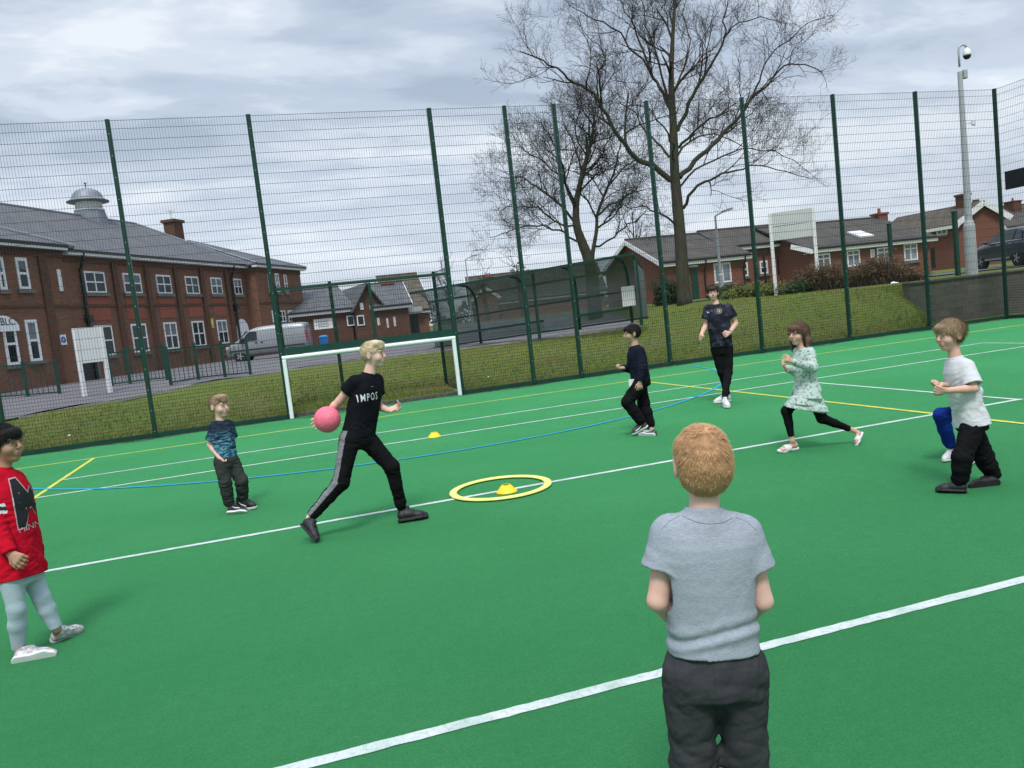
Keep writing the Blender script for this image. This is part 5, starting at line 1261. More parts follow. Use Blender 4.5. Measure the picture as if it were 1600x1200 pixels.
        s.d[tuple(idx.T)] += (am*n).astype(np.float32)
    def fold(s, a, b, at_, amp, wave, width):      # ring folds across a limb a-b around fraction at_
        a, b = A3(a), A3(b); L = np.linalg.norm(b-a); idx = np.argwhere(np.abs(s.d) < .03); P = s.lo+idx*s.h
        t = ((P-a)@(b-a))/(L*L); q = P-a-t[:, None]*(b-a); near = np.exp(-(np.linalg.norm(q, axis=1)/.11)**4)
        ph = q@nv([.3, .8, .2])*38+2.2*np.sin(P@np.array([17., 9., 13.]))+1.6*np.sin(P@np.array([-8., 21., 5.])+1.7)
        amp = amp*.50*(.45+.55*np.sin(P@np.array([11., -14., 9.])+at_*9))
        s.d[tuple(idx.T)] += (amp*np.sin((t*L)/wave*2*math.pi+ph)*np.exp(-(((t-at_)*L)/width)**2)*near).astype(np.float32)
    def mesh(s):
        d, h = s.d, s.h; S = d < 0
        c = [S[i:d.shape[0]-1+i, j:d.shape[1]-1+j, k:d.shape[2]-1+k] for i in (0, 1) for j in (0, 1) for k in (0, 1)]
        al = c[0].copy(); an = c[0].copy()
        for x in c[1:]: al &= x; an |= x
        act = an & ~al; idx = np.argwhere(act)
        if len(idx) == 0: return np.zeros((0, 3)), np.zeros((0, 4), int)
        num = np.full(act.shape, -1, np.int32); num[act] = np.arange(len(idx))
        acc = np.zeros((len(idx), 3)); cnt = np.zeros(len(idx))
        cr = [(i, j, k) for i in (0, 1) for j in (0, 1) for k in (0, 1)]
        for p in range(8):
            for q in range(p+1, 8):
                if sum(abs(cr[p][z]-cr[q][z]) for z in range(3)) != 1: continue
                d0 = d[tuple((idx+cr[p]).T)].astype(float); d1 = d[tuple((idx+cr[q]).T)].astype(float); m = (d0 < 0) != (d1 < 0)
                t = d0[m]/(d0[m]-d1[m]); acc[m] += np.asarray(cr[p])+t[:, None]*(np.asarray(cr[q])-np.asarray(cr[p])); cnt[m] += 1
        V = s.lo+(idx+acc/cnt[:, None])*h; F = []
        for ax in range(3):
            o1, o2 = [(1, 2), (2, 0), (0, 1)][ax]
            a = [slice(None)]*3; b = [slice(None)]*3; a[ax] = slice(0, -1); b[ax] = slice(1, None)
            ch = S[tuple(a)] != S[tuple(b)]; e = np.argwhere(ch); lim = np.asarray(act.shape)
            ok = (e[:, o1] > 0) & (e[:, o2] > 0) & (e[:, o1] < lim[o1]) & (e[:, o2] < lim[o2]) & (e[:, ax] < lim[ax]); e = e[ok]
            ins = S[tuple(e.T)]; u1 = np.zeros(3, int); u1[o1] = 1; u2 = np.zeros(3, int); u2[o2] = 1
            q = np.stack([num[tuple((e-u1-u2).T)], num[tuple((e-u2).T)], num[tuple(e.T)], num[tuple((e-u1).T)]], 1)
            q[~ins] = q[~ins][:, ::-1]; F.append(q)
        F = np.concatenate(F); F = F[(F >= 0).all(1)]; return V, F
def np_mesh(name, V, F, mats, parent, mi=None, smooth=True):
    Mi = np.array(root_off(parent).inverted()); V = V@Mi[:3, :3].T+Mi[:3, 3]
    me = bpy.data.meshes.new(name); me.vertices.add(len(V)); me.vertices.foreach_set('co', V.astype(np.float32).ravel())
    k = F.shape[1]; me.loops.add(F.size); me.loops.foreach_set('vertex_index', F.astype(np.int32).ravel()); me.polygons.add(len(F))
    me.polygons.foreach_set('loop_start', np.arange(0, F.size, k, dtype=np.int32)); me.polygons.foreach_set('loop_total', np.full(len(F), k, np.int32))
    for m in (mats if isinstance(mats, (list, tuple)) else [mats]): me.materials.append(m)
    if mi is not None: me.polygons.foreach_set('material_index', mi.astype(np.int32))
    me.update(calc_edges=True); me.validate()
    if smooth: me.polygons.foreach_set('use_smooth', np.ones(len(me.polygons), bool))
    o = bpy.data.objects.new(name, me); COL.objects.link(o); o.parent = parent; return o
# ---- materials for people
def m_skin(name, c):
    t = NT(name); p = t.obj(); n = t.noise(22, 4, .6, p); b = t.noise(6, 3, .5, p)
    col = t.ramp(n, [(.3, [x*.92 for x in c]), (.7, [min(1, x*1.06) for x in c])]); col = t.mix(t.ramp(b, [(.45, 0.0), (.75, .35)]), col, (c[0]*1.02, c[1]*.78, c[2]*.72))
    t.bsdf.inputs['Subsurface Weight'].default_value = .04; t.bsdf.inputs['Subsurface Radius'].default_value = (.012, .005, .003); t.bsdf.inputs['Subsurface Scale'].default_value = .6
    t.bump(t.noise(260, 3, .6, p), .06, .002); return t.done(col, .6, 0, .25)
def m_cloth(name, c, var=.12, weave=420, heather=0.0, rough=.9):
    t = NT(name); p = t.obj(); n = t.noise(7, 5, .6, p); col = t.ramp(n, [(.3, [x*(1-var) for x in c]), (.7, [min(1, x*(1+var)) for x in c])])
    f = t.noise(weave, 2, .7, p); col = t.mix(t.ramp(f, [(.35, .28), (.6, 0.0)]), col, [x*.55 for x in c])
    if heather: s_ = t.noise(1, 4, .8, t.scalevec(p, (70, 70, 420))); col = t.mix(t.ramp(s_, [(.36, heather), (.60, 0.0)]), col, [x*.52 for x in c]); s2 = t.noise(1, 4, .8, t.scalevec(p, (60, 60, 380), (0, 0, 1))); col = t.mix(t.ramp(s2, [(.56, 0.0), (.72, heather*.8)]), col, [min(1, x*1.45) for x in c])
    t.bump(f, .25, .003); return t.done(col, rough, 0, .08)
def m_hair(name, a, b):
    t = NT(name); p = t.obj(); n = t.noise(55, 4, .7, p); n2 = t.noise(9, 3, .6, p)
    col = t.ramp(n, [(.25, a), (.75, b)]); col = t.mix(t.ramp(n2, [(.35, .35), (.65, 0.0)]), col, [x*.55 for x in a]); return t.done(col, .68, 0, .12)
SK = {'pale': m_skin('skin_pale', (.68, .43, .34)), 'fair': m_skin('skin_fair', (.62, .375, .285)), 'tan': m_skin('skin_tan', (.40, .235, .155)), 'olive': m_skin('skin_olive', (.48, .295, .205))}
MAT['lips'] = m_plain('lip_skin', (.50, .20, .17), .5, 0, .08); MAT['eyewhite'] = m_plain('eye_white', (.42, .39, .37), .25, 0, .04); MAT['iris'] = m_plain('iris', (.03, .03, .035), .15, 0, .1)
HAIR = {'ginger': m_hair('ginger_hair', (.40, .215, .100), (.62, .375, .200)), 'blond': m_hair('blond_hair', (.56, .43, .26), (.80, .68, .47)), 'sandy': m_hair('sandy_hair', (.25, .165, .098), (.44, .31, .195)), 'brown': m_hair('brown_hair', (.090, .050, .036), (.19, .11, .076)), 'dark': m_hair('dark_hair', (.010, .009, .009), (.028, .024, .022)), 'mid': m_hair('mid_brown_hair', (.030, .021, .017), (.065, .046, .037))}
ck = {}
MAT['t_grey'] = m_cloth('grey_marl', (.345, .375, .42), .06, 300, .5); MAT['j_char'] = m_cloth('charcoal_jersey', (.050, .051, .055), .16, 260, .35)
MAT['black_cotton'] = m_cloth('black_cotton', (.0085, .009, .013), .25); MAT['black_jersey'] = m_cloth('black_jersey', (.0075, .0075, .0085), .25); MAT['stripe'] = m_cloth('grey_stripe', (.20, .205, .215), .12, 300, .3)
MAT['navy'] = m_cloth('navy_sweat', (.0095, .0115, .024), .2); MAT['white_cotton'] = m_cloth('white_cotton', (.60, .60, .61), .04); MAT['red_sweat'] = m_cloth('red_sweat', (.52, .006, .022), .10)
MAT['pale_leg'] = m_cloth('pale_leggings', (.40, .49, .53), .09, 300, .22); MAT['royal'] = m_cloth('royal_blue', (.008, .030, .22), .2); MAT['char2'] = m_cloth('dark_joggers', (.036, .040, .036), .2, 260, .25)
def m_camo():
    t = NT('blue_camo'); p = t.obj(); w_ = t.scalevec(p, (16, 16, 60), (.3, .25, .2)); n = t.noise(1.0, 4, .7, w_, .6)
    col = t.ramp(n, [(.40, (.010, .013, .030)), (.47, (.018, .055, .10)), (.53, (.045, .18, .27)), (.60, (.20, .42, .50)), (.66, (.016, .040, .085))])
    sp = t.node('ShaderNodeSeparateXYZ'); t.link(p, sp.inputs[0]); z = t.ramp(t.math('MULTIPLY', sp.outputs['Z'], 1.0), [(.67, 0.0), (.80, .9)]); col = t.mix(z, col, (.012, .014, .026)); return t.done(col, .9, 0, .15)
MAT['camo'] = m_camo()
def m_floral():
    t = NT('mint_floral'); p = t.obj(); v = t.node('ShaderNodeTexVoronoi'); v.inputs['Scale'].default_value = 34; v.inputs['Randomness'].default_value = 1.0; t.link(p, v.inputs['Vector'])
    n = t.noise(48, 4, .7, p); blot = t.math('ADD', v.outputs['Distance'], t.math('MULTIPLY', n, .55)); base = t.ramp(t.noise(8, 3, .5, p), [(.3, (.40, .50, .455)), (.7, (.46, .56, .51))])
    col = t.mix(t.ramp(blot, [(.62, .78), (.74, 0.0)]), base, t.ramp(t.noise(24, 3, .6, p), [(.38, (.13, .17, .15)), (.52, (.27, .27, .24)), (.62, (.36, .27, .25))])); return t.done(col, .9, 0, .15)
MAT['floral'] = m_floral()
def m_shirtcamo():
    t = NT('charcoal_camo'); p = t.obj(); v = t.node('ShaderNodeTexVoronoi', feature='F1'); v.inputs['Scale'].default_value = 15; t.link(t.scalevec(p, (1, 1, 1.5)), v.inputs['Vector'])
    sp = t.node('ShaderNodeSeparateColor'); t.link(v.outputs['Color'], sp.inputs[0]); n = t.noise(40, 3, .6, p)
    col = t.ramp(t.math('ADD', t.math('MULTIPLY', sp.outputs[0], .8), t.math('MULTIPLY', n, .2)), [(.35, (.007, .008, .014)), (.6, (.014, .017, .034)), (.85, (.046, .047, .060))]); return t.done(col, .8, 0, .2)
MAT['shirtcamo'] = m_shirtcamo()
MAT['shoe_black'] = m_plain('black_shoe', (.012, .012, .013), .55, 0, .25, 30); MAT['shoe_white'] = m_plain('white_shoe', (.64, .64, .64), .55, 0, .08, 30); MAT['shoe_grey'] = m_plain('grey_shoe', (.055, .058, .065), .65, 0, .5, 40); MAT['sole_white'] = m_plain('white_sole', (.66, .66, .65), .6, 0, .08, 20); MAT['sole_black'] = m_plain('black_sole', (.014, .014, .015), .7, 0, .2, 20)
def m_pshoe():
    t = NT('patterned_shoe'); p = t.obj(); n = t.noise(26, 3, .6, p); n2 = t.noise(34, 3, .6, t.scalevec(p, (1, 1, 1), (1, .5, 0)))
    col = t.ramp(n, [(.42, (.60, .58, .56)), (.52, (.24, .26, .30)), (.60, (.56, .54, .52))]); col = t.mix(t.ramp(n2, [(.56, 0.0), (.64, .7)]), col, (.50, .17, .15)); return t.done(col, .5, 0, .3)
MAT['shoe_pat'] = m_pshoe()
MAT['print_white'] = m_plain('white_print', (.66, .66, .67), .7, 0, .04); MAT['print_black'] = m_plain('black_print', (.010, .010, .013), .7, 0, .2); MAT['print_pink'] = m_plain('pale_print', (.60, .34, .36), .7, 0, .1); MAT['steel'] = m_plain('watch_steel', (.40, .41, .42), .3, .6, .1)
HR_ = Vector((RT.x, RT.y, 0)).normalized(); HF_ = Vector((FW.x, FW.y, 0)).normalized()
def camdir(a, b, c=0.0):        # right, towards viewer, up -> world
    return (HR_*a - HF_*b + Vector((0, 0, c))).normalized()
def text_on(obj, txt, size, centre, normal, updir, mat, name, bold=0.0, reach=.35, outset=.0015, space=1.0, sx=1.0):
    cu = bpy.data.curves.new(name, 'FONT'); cu.body = txt; cu.size = size; cu.align_x = 'CENTER'; cu.align_y = 'CENTER'; cu.offset = bold; cu.space_character = space; cu.resolution_u = 2
    o = bpy.data.objects.new(name, cu); COL.objects.link(o); bpy.context.view_layer.update()
    me = bpy.data.meshes.new_from_object(o.evaluated_get(bpy.context.evaluated_depsgraph_get())); bpy.data.objects.remove(o)
    bm = bmesh.new(); bm.from_mesh(me); bpy.data.meshes.remove(me); bmesh.ops.triangulate(bm, faces=bm.faces[:])
    for _ in range(3):
        e = [e for e in bm.edges if e.calc_length() > size*.16]
        if not e: break
        bmesh.ops.subdivide_edges(bm, edges=e, cuts=1); bmesh.ops.triangulate(bm, faces=bm.faces[:])
    M = np.array(root_off(obj.parent)); W = [Vector(M[:3, :3]@np.array(v.co)+M[:3, 3]) for v in obj.data.vertices]
    bvh = BVHTree.FromPolygons(W, [tuple(p.vertices) for p in obj.data.polygons]); n = Vector(normal).normalized(); up_ = (Vector(updir)-n*Vector(updir).dot(n)).normalized(); rt = up_.cross(n)
    V, ok = [], []
    for v in bm.verts:
        p = Vector(centre)+rt*v.co.x*sx+up_*v.co.y; h_ = bvh.ray_cast(p+n*reach, -n, reach*2); ok.append(h_[0] is not None); V.append((h_[0]+h_[1]*outset*(1 if h_[1].dot(n) > 0 else -1)) if h_[0] is not None else p)
    bm.verts.index_update(); m = MB(); m.add(V, [tuple(v.index for v in f.verts) for f in bm.faces if all(ok[v.index] for v in f.verts)]); bm.free()
    return m.build(name, mat, obj.parent) if m.f else None
def hand(f, wr, d, n, s, curl, thumb, k=.004, spread=.12, fist=False):
    # wr wrist, d hand direction, n palm normal (the side the fingers close to), thumb: +1/-1 side along d x n
    d = nv(A3(d)); n = A3(n); n = nv(n-d*(n@d)); a = np.cross(d, n)*thumb; wr = A3(wr); S = s
    f.cone(wr, wr+d*.030*S, .019*S, .024*S, .008, flat=(n, .72))
    for q in (-.6, -.2, .2, .6): f.cone(wr+d*.02*S+a*q*.022*S, wr+d*.078*S+a*q*.052*S, .015*S, .0125*S, .010, flat=(n, .82))
    for i, (q, L) in enumerate(((.62, .92), (.22, 1.04), (-.2, .97), (-.6, .76))):
        p = wr+d*.080*S+a*q*.056*S; dd = nv(d+a*q*spread); ang = 0.0; r = .0098*S
        for j, (l, c) in enumerate(((.036, 62), (.026, 80), (.020, 48))):
            ang += R(c)*curl[min(i, len(curl)-1)]*(1.0); v = dd*math.cos(ang)+n*math.sin(ang); e = p+v*l*S*L; f.cone(p, e, r, r*.9, k); p = e; r *= .9
    p = wr+d*.022*S+a*.020*S+n*.004*S; v = nv(d*.72+a*.72+n*.25); e = p+v*.040*S; f.cone(p, e, .0125*S, .0108*S, .008); v2 = nv(d*.85+a*.15+n*.35+(-a*.5 if fist else 0)); e2 = e+v2*.030*S; f.cone(e, e2, .0108*S, .0095*S, k); f.cone(e2, e2+nv(v2+n*.2)*.022*S, .0095*S, .008*S, k)
def head_axes(fw_, up_):
    f = nv(A3(fw_)); u = A3(up_); u = nv(u-f*(u@f)); x = np.cross(f, u); return x, f, u       # x = right-hand side of the face
def person(name, label, base, J, skin, hair, hsz, face, h=.0055, build=1.0, top=None, bottom=None, shoes=None, hands=(), upvec=(0, 0, 1), hairstyle='short', chest=None, seed=1, nstrand=1300, smile=False, hair_len=.02):
    root = empty('person', label, 'person', base); B = build
    g = {k: A3(v) for k, v in J.items()}
    sh = nv(g['shR']-g['shL']); hp = nv(g['hipR']-g['hipL']); neck = g['neck']; pel = (g['hipR']+g['hipL'])/2; chestc = (g['shR']+g['shL'])/2
    up_s = nv(chestc-pel); 
    swh = np.linalg.norm(g['shR']-g['shL'])/2
    SW = B*.118; HW = B*.108; DC = B*.078; DW = B*.070; DH = B*.082
    sp = lambda t: pel+(neck-pel)*t
    pad = .16
    pts = np.array(list(g.values())); lo = pts.min(0)-pad; hi = pts.max(0)+pad
    x, f, u = head_axes(face, upvec); hc = g['head']; Hd = lambda a, b, c: hc+(x*a+f*b+u*c)*hsz; q = hsz
    Mh = np.stack([x, f, u])
    S = Fld(lo, hi, h)
    # torso under the clothes
    S.sweep([(pel-up_s*.03*B, HW*.80, DH*.74, hp), (sp(.30), HW*.74, DW*.74, hp), (sp(.68), SW*.82, DC*.78, sh), (sp(.93), SW*.70, DC*.58, sh)], .02)
    for s_ in 'LR':
        a_, e_, w_ = g['sh'+s_], g['el'+s_], g['wr'+s_]
        S.cone(chestc*.45+a_*.55, a_, .036*B, .038*B, .02); S.cone(a_, e_, .036*B, .0285*B, .015); S.cone(e_, e_+(w_-e_)*.35, .0265*B, .0275*B, .01); S.cone(e_+(w_-e_)*.35, w_, .0275*B, .0205*B, .012)
        hi_, k_, an = g['hip'+s_], g['kn'+s_], g['an'+s_]
        S.cone(hi_, k_, .050*B, .033*B, .02); S.cone(k_, k_+(an-k_)*.35, .032*B, .033*B, .012); S.cone(k_+(an-k_)*.35, an, .033*B, .0235*B, .012)
        he, to = g['he'+s_], g['to'+s_]; fd = to-he; L_ = np.linalg.norm(fd); fu = an-(he+to)/2; fd = fd/L_; fu = nv(fu-fd*(fu@fd)); fs = np.cross(fd, fu)
        S.cone(an, he+fd*L_*.19+fu*L_*.20, .0235*B, L_*.105, .012); S.cone(he+fd*L_*.19+fu*L_*.20, he+fd*L_*.66+fu*L_*.155, L_*.105, L_*.085, .012); S.cone(he+fd*L_*.62+fu*L_*.155-fs*L_*.05, he+fd*L_*.62+fu*L_*.155+fs*L_*.05, L_*.075, L_*.075, .012)
        if shoes and shoes.get('slide'):
            for k_i in range(5): S.cone(he+fd*L_*.66+fu*L_*.14+fs*L_*(-.10+.05*k_i), he+fd*L_*(.86-.02*abs(k_i-1))+fu*L_*.125+fs*L_*(-.12+.058*k_i), L_*.036, L_*.028, .003)
    # neck, head, face
    S.cone(neck-up_s*.02, Hd(0, -.018, -.055), .042*B, .040*q, .014)
    S.ell(Hd(0, -.012, .022), np.array([.074, .090, .083])*q, Mh, .01); S.ell(Hd(0, .024, -.040), np.array([.054, .058, .064])*q, Mh, .03); S.ell(Hd(0, .058, -.088), np.array([.024, .020, .018])*q, Mh, .025)
    for s_ in (-1, 1):
        S.ell(Hd(s_*.034, .056, -.030), np.array([.026, .028, .028])*q, Mh, .02); S.ell(Hd(s_*.028, .077, .028), np.array([.024, .011, .008])*q, Mh, .012)
        S.ell(Hd(s_*.030, .099, .008), np.array([.015, .0165, .0075])*q, Mh, .010, 'd')
        S.ell(Hd(s_*.030, .0785, .0145), np.array([.0155, .0085, .0062])*q, Mh, .006); S.ell(Hd(s_*.030, .0765, -.0005), np.array([.0145, .008, .0048])*q, Mh, .006)
        S.ell(Hd(s_*.079, -.008, -.006), np.array([.0105, .020, .032])*q, Mh, .006); S.ell(Hd(s_*.090, -.002, -.004), np.array([.006, .011, .019])*q, Mh, .004, 'd')
        S.ell(Hd(s_*.0095, .096, -.026), np.array([.007, .008, .006])*q, Mh, .006)
    S.cone(Hd(0, .085, .014), Hd(0, .1035, -.019), .007*q, .0105*q, .010); S.ell(Hd(0, .082, -.055), np.array([.024, .012, .016])*q, Mh, .012)
    S.cone(Hd(-.022, .090, -.054+(.004 if smile else 0)), Hd(.022, .090, -.054+(.004 if smile else 0)), .0035*q, .0035*q, .004, 'd')
    for hd in hands: hand(S, g['wr'+hd['s']], hd['d'], hd['n'], hd.get('size', .76)*B, hd.get('curl', (.5,)), hd.get('th', 1), fist=hd.get('fist', False), spread=hd.get('spread', .12))
    # nothing of the skin shows above closed clothing, so the field is only trimmed where feet stand
    V, F = S.mesh(); body = np_mesh('body', V, F, SK[skin], root)
    for s_ in (-1, 1):
        c = Hd(s_*.030, .0735, .007); m = MB(); M_e = Matrix((x, f, u)).transposed()
        bm = bmesh.new(); bmesh.ops.create_uvsphere(bm, u_segments=12, v_segments=8, radius=.0108*q); m.add([Vector(c)+v.co for v in bm.verts], [tuple(v.index for v in fc.verts) for fc in bm.faces]); m.m = 1
        c2 = c+f*.0058*q; m.add([Vector(c2)+v.co*.60 for v in bm.verts], [tuple(v.index for v in fc.verts) for fc in bm.faces]); bm.free(); m.build('eye', [MAT['eyewhite'], MAT['iris']], root, smooth=True)
        m = MB(); m.tube([Hd(s_*.014, .0905, .026), Hd(s_*.028, .0885, .031), Hd(s_*.046, .074, .026)], [.0025*q, .003*q, .0015*q], 5); m.build('eyebrow', HAIR[hair], root)
    m = MB(); zt = .004 if smile else 0
    m.tube([Hd(-.024, .083, -.053+zt*2), Hd(-.010, .0925, -.0495), Hd(0, .0935, -.051), Hd(.010, .0925, -.0495), Hd(.024, .083, -.053+zt*2)], [.001*q, .0034*q, .003*q, .0034*q, .001*q], 6)
    m.build('upper_lip', MAT['lips'], root, smooth=True); m = MB(); m.tube([Hd(-.021, .083, -.056+zt), Hd(0, .0925, -.0615), Hd(.021, .083, -.056+zt)], [.001*q, .0045*q, .001*q], 6); m.build('lower_lip', MAT['lips'], root, smooth=True)
    # hair
    style = {'short': (.052, -.122, .0035), 'crop': (.064, -.056, .005), 'fringe': (.038, -.078, .009), 'mop': (.046, -.086, .013), 'long': (.034, -.11, .010), 'quiff': (.060, -.058, .006)}[hairstyle]
    fz, bz, th = style; HF = Fld(hc-.30*q, hc+.22*q, h*.85)
    n_ = nv(np.array([0, -(fz-bz), .180])); cp = Hd(0, .085, fz); nw = x*n_[0]+f*n_[1]+u*n_[2]
    HF.ell(Hd(0, -.014, .024), (np.array([.0745, .091, .085])+th)*q, Mh, .0, cuts=[(cp, -nw)])
    if hairstyle == 'short': HF.ell(Hd(0, -.044, -.030), np.array([.059, .048, .052])*q, Mh, .05)
    if hairstyle in ('fringe', 'mop'): HF.ell(Hd(.008, .060, .062), np.array([.060, .036, .028])*q, Mh, .02)
    if hairstyle == 'quiff': HF.ell(Hd(0, .040, .088), np.array([.062, .055, .030])*q, Mh, .02); HF.ell(Hd(.0, .084, .060), np.array([.040, .018, .018])*q, Mh, .015)
    if hairstyle == 'mop': HF.ell(Hd(0, -.085, .045), np.array([.058, .030, .050])*q, Mh, .03)
    if hairstyle == 'long':
        for a, b in ((-1, .0), (-.8, -.045), (0, -.085), (.8, -.045), (1, .0)):
            HF.cone(Hd(a*.076, b-.008, .02), Hd(a*.086, b-.020, -.075), .022*q, .026*q, .02); HF.cone(Hd(a*.086, b-.020, -.075), Hd(a*.090, b+.000, -.165), .026*q, .013*q, .02)
        HF.ell(Hd(.0, .062, .058), np.array([.064, .030, .030])*q, Mh, .02)
    if hairstyle == 'bob':
        pass
    for s_ in (-1, 1): HF.ell(Hd(s_*.082, -.004, -.006), np.array([.020, .022, .032])*q, Mh, .01, 'd') if hairstyle != 'long' else None
    HF.wrinkle(.0014, 70, seed+5)
    HV, HFc = HF.mesh(); hr = np_mesh('hair', HV, HFc, HAIR[hair], root)
    rs = np.random.RandomState(seed); nstrand = int(nstrand*(1.0 if nstrand > 6000 else 2.0)); pick = rs.randint(0, len(HV), nstrand); crown = Hd(.008, -.055, .10); m = MB(); SVs, SFs = [], []
    cen = Hd(0, -.014, .018)
    for i in pick:
        p = HV[i]; out = nv(p-cen)
        if hairstyle in ('short', 'crop', 'quiff') and min(np.linalg.norm(p-Hd(-.082, -.004, -.006)), np.linalg.norm(p-Hd(.082, -.004, -.006))) < .040*q: continue
        fl = nv(p-crown)
        if hairstyle in ('long', 'fringe'): fl = fl-u*.9
        fl = nv(fl-out*(fl@out)+1e-6); fl = nv(fl+rs.normal(size=3)*(.09 if hairstyle == 'long' else .17)); L = hair_len*q*(.7+.8*rs.rand())
        if (out@f) > .45 and (p-hc)@u < .085*q: L *= .5
        if hairstyle in ('mop', 'fringe'): L *= 1.2
        sd = nv(np.cross(fl, out)); w_ = .00075 if nstrand > 6000 else .0010
        dn = -u*(.5 if hairstyle == 'long' else .12); lift = .20 if hairstyle in ('crop', 'short') else .18
        p0 = p-out*.003; p1 = p+fl*L*.5+out*L*lift*.55; p2 = p1+(fl+dn)*L*.5+out*L*lift*.25; b = len(SVs)
        SVs += [p0-sd*w_, p0+sd*w_, p1+sd*w_*.8, p1-sd*w_*.8, p2]; SFs += [(b, b+1, b+2, b+3), (b+3, b+2, b+4)]
    m.add(SVs, SFs); m.build('hair_strands', HAIR[hair], hr)
    cen_ = dict(g=g, sp=sp, sh=sh, hp=hp, pel=pel, chestc=chestc, up=up_s, SW=SW, HW=HW, DC=DC, DW=DW, DH=DH, B=B, lo=lo, hi=hi, h=h, root=root, seed=seed, swh=swh)
    out = {'root': root, 'body': body, 'c': cen_}
    if top: out['top'] = make_top(cen_, **top)
    if bottom: out['bottom'] = make_bottom(cen_, **bottom)
    if shoes: out['shoes'] = [make_shoe(cen_, s_, **shoes) for s_ in 'LR']
    return out
def make_top(c, mat, name='shirt', hem=-.05, sleeve=.62, loose=1.0, flare=1.0, long=False, cuff=False, wr=.0022, paint=None, mats=None, waist=None, skirt=None, neckr=1.0, seed=0, hemband=False, hemfold=False):
    g, B, sp, sh, hp, pel, up_ = c['g'], c['B'], c['sp'], c['sh'], c['hp'], c['pel'], c['up']
    S = Fld(c['lo'], c['hi'], c['h']*.9); lw = .010*B*loose
    hemc = pel+(g['neck']-pel)*hem
    cut = [(hemc, -up_)]
    if skirt is None:
        S.sweep([(pel+(g['neck']-pel)*(hem-.06), c['HW']*1.0*flare+lw, c['DH']*.98*flare+lw, hp), (sp(.22), c['HW']*.93+lw*1.2, c['DW']*1.03+lw*1.2, hp*.6+sh*.4), (sp(.55), c['SW']*.93+lw, c['DC']*.98+lw, sh), (sp(.78), c['SW']*.98+lw*.8, c['DC']*.97+lw*.7, sh), (sp(.93), c['SW']*.74, c['DC']*.68, sh)], .02, cuts=cut)
    else:
        S.sweep([(sp(.30), c['HW']*.86+lw, c['DW']*.95+lw, hp*.5+sh*.5), (sp(.55), c['SW']*.90+lw, c['DC']*.96+lw, sh), (sp(.78), c['SW']*.96+lw*.8, c['DC']*.95+lw*.7, sh), (sp(.93), c['SW']*.72, c['DC']*.66, sh)], .02)
        ks = [A3(v) for v in skirt['pts']]     # hem outline centre, half width, half depth
        S.sweep([(ks[0], skirt['w'], skirt['d'], skirt['axis']), (sp(.06), c['HW']*1.22+lw, c['DH']*1.28+lw, hp), (sp(.32), c['HW']*.84+lw, c['DW']*.95+lw, hp)], .02, cuts=[(ks[0]+up_*.006, skirt['n'])], p=2.1)
    # collar
    nb = g['neck']; hd = nv(g['head']-nb)
    S.cone(nb-hd*.050*B, nb-hd*.008*B, .060*B*neckr, .0495*B*neckr, .018, cuts=[(nb-hd*.004*B, hd)])
    for s_ in 'LR':
        a_, e_, w_ = g['sh'+s_], g['el'+s_], g['wr'+s_]; top_ = a_+up_*.004
        S.cone(c['chestc']*.45+a_*.55+up_*.006*B, top_, .040*B, .042*B, .04)
        if long:
            S.cone(top_, e_, .043*B+lw*.4, .041*B+lw*.5, .02); S.cone(e_, e_+(w_-e_)*.90, .041*B+lw*.5, .032*B+lw*.2, .015, cuts=[(e_+(w_-e_)*(1.0 if not cuff else .97), w_-e_)])
            if cuff: S.cone(e_+(w_-e_)*.88, e_+(w_-e_)*.97, .029*B, .027*B, .004, cuts=[(e_+(w_-e_)*.99, w_-e_)])
            S.fold(a_, e_, .9, .0035*B, .036, .07); S.fold(e_, w_, .15, .0035*B, .032, .06); S.fold(e_, w_, .75, .003*B, .028, .05)
        else:
            d_ = e_-a_; end = a_+d_*sleeve; S.cone(top_, a_+d_*(sleeve+.25), .043*B+lw*.35, .049*B+lw*1.15, .02, cuts=[(end, d_)])
            S.cone(end-nv(d_)*.02, end+nv(d_)*.07, .037*B+lw*.7, .040*B+lw*.75, 0.0, 'd', cuts=[(end-nv(d_)*.012, -d_)])
            S.fold(a_, e_, sleeve*.75, .002*B, .04, .05)
    if hemband: S.cone(hemc+up_*.02-hp*.02, hemc+up_*.02+hp*.02, .001, .001, .0)
    if hemfold:
        idx = np.argwhere(np.abs(S.d) < .03); P = S.lo+idx*S.h; lat = (P-hemc)@hp; tt_ = (P-hemc)@up_-.040-.014*np.sin(lat*15+.6)-.06*lat; near = np.exp(-(np.abs(lat)/.16)**6)
        S.d[tuple(idx.T)] += (near*(-.0055*np.exp(-(tt_/.011)**2)+.0045*np.exp(-((tt_-.020)/.008)**2)-.003*np.exp(-((tt_-.040)/.012)**2))).astype(np.float32)
    # hollow the hem so the cloth hangs as an open edge
    if skirt is None:
        h2 = Fld(c['lo'], c['hi'], c['h']*.9); h2.sweep([(hemc-up_*.05, c['HW']*.90*flare+lw*.5, c['DH']*.87*flare+lw*.5, hp), (hemc+up_*.010, c['HW']*.88*flare+lw*.4, c['DH']*.85*flare+lw*.4, hp)], 0, cuts=[(hemc+up_*.012, up_)]); S.d = np.maximum(S.d, -h2.d); del h2
    zc = float(sp(.5)[2]); S.wrinkle(wr*B, 24, c['seed']+11, mask=lambda P: (.40+.85*np.clip((sp(.55)[2]-P[:, 2])/.25, -.4, 1))*np.clip(((P-hemc)@up_-.008)/.03, 0 if skirt is None else .5, 1))
    S.wrinkle(wr*B*.22, 60, c['seed']+17, mask=lambda P: np.clip(((P-hemc)@up_-.008)/.03, 0 if skirt is None else .5, 1))
    V, F = S.mesh(); mi = None
    if paint is not None: mi = paint(V[F].mean(1))
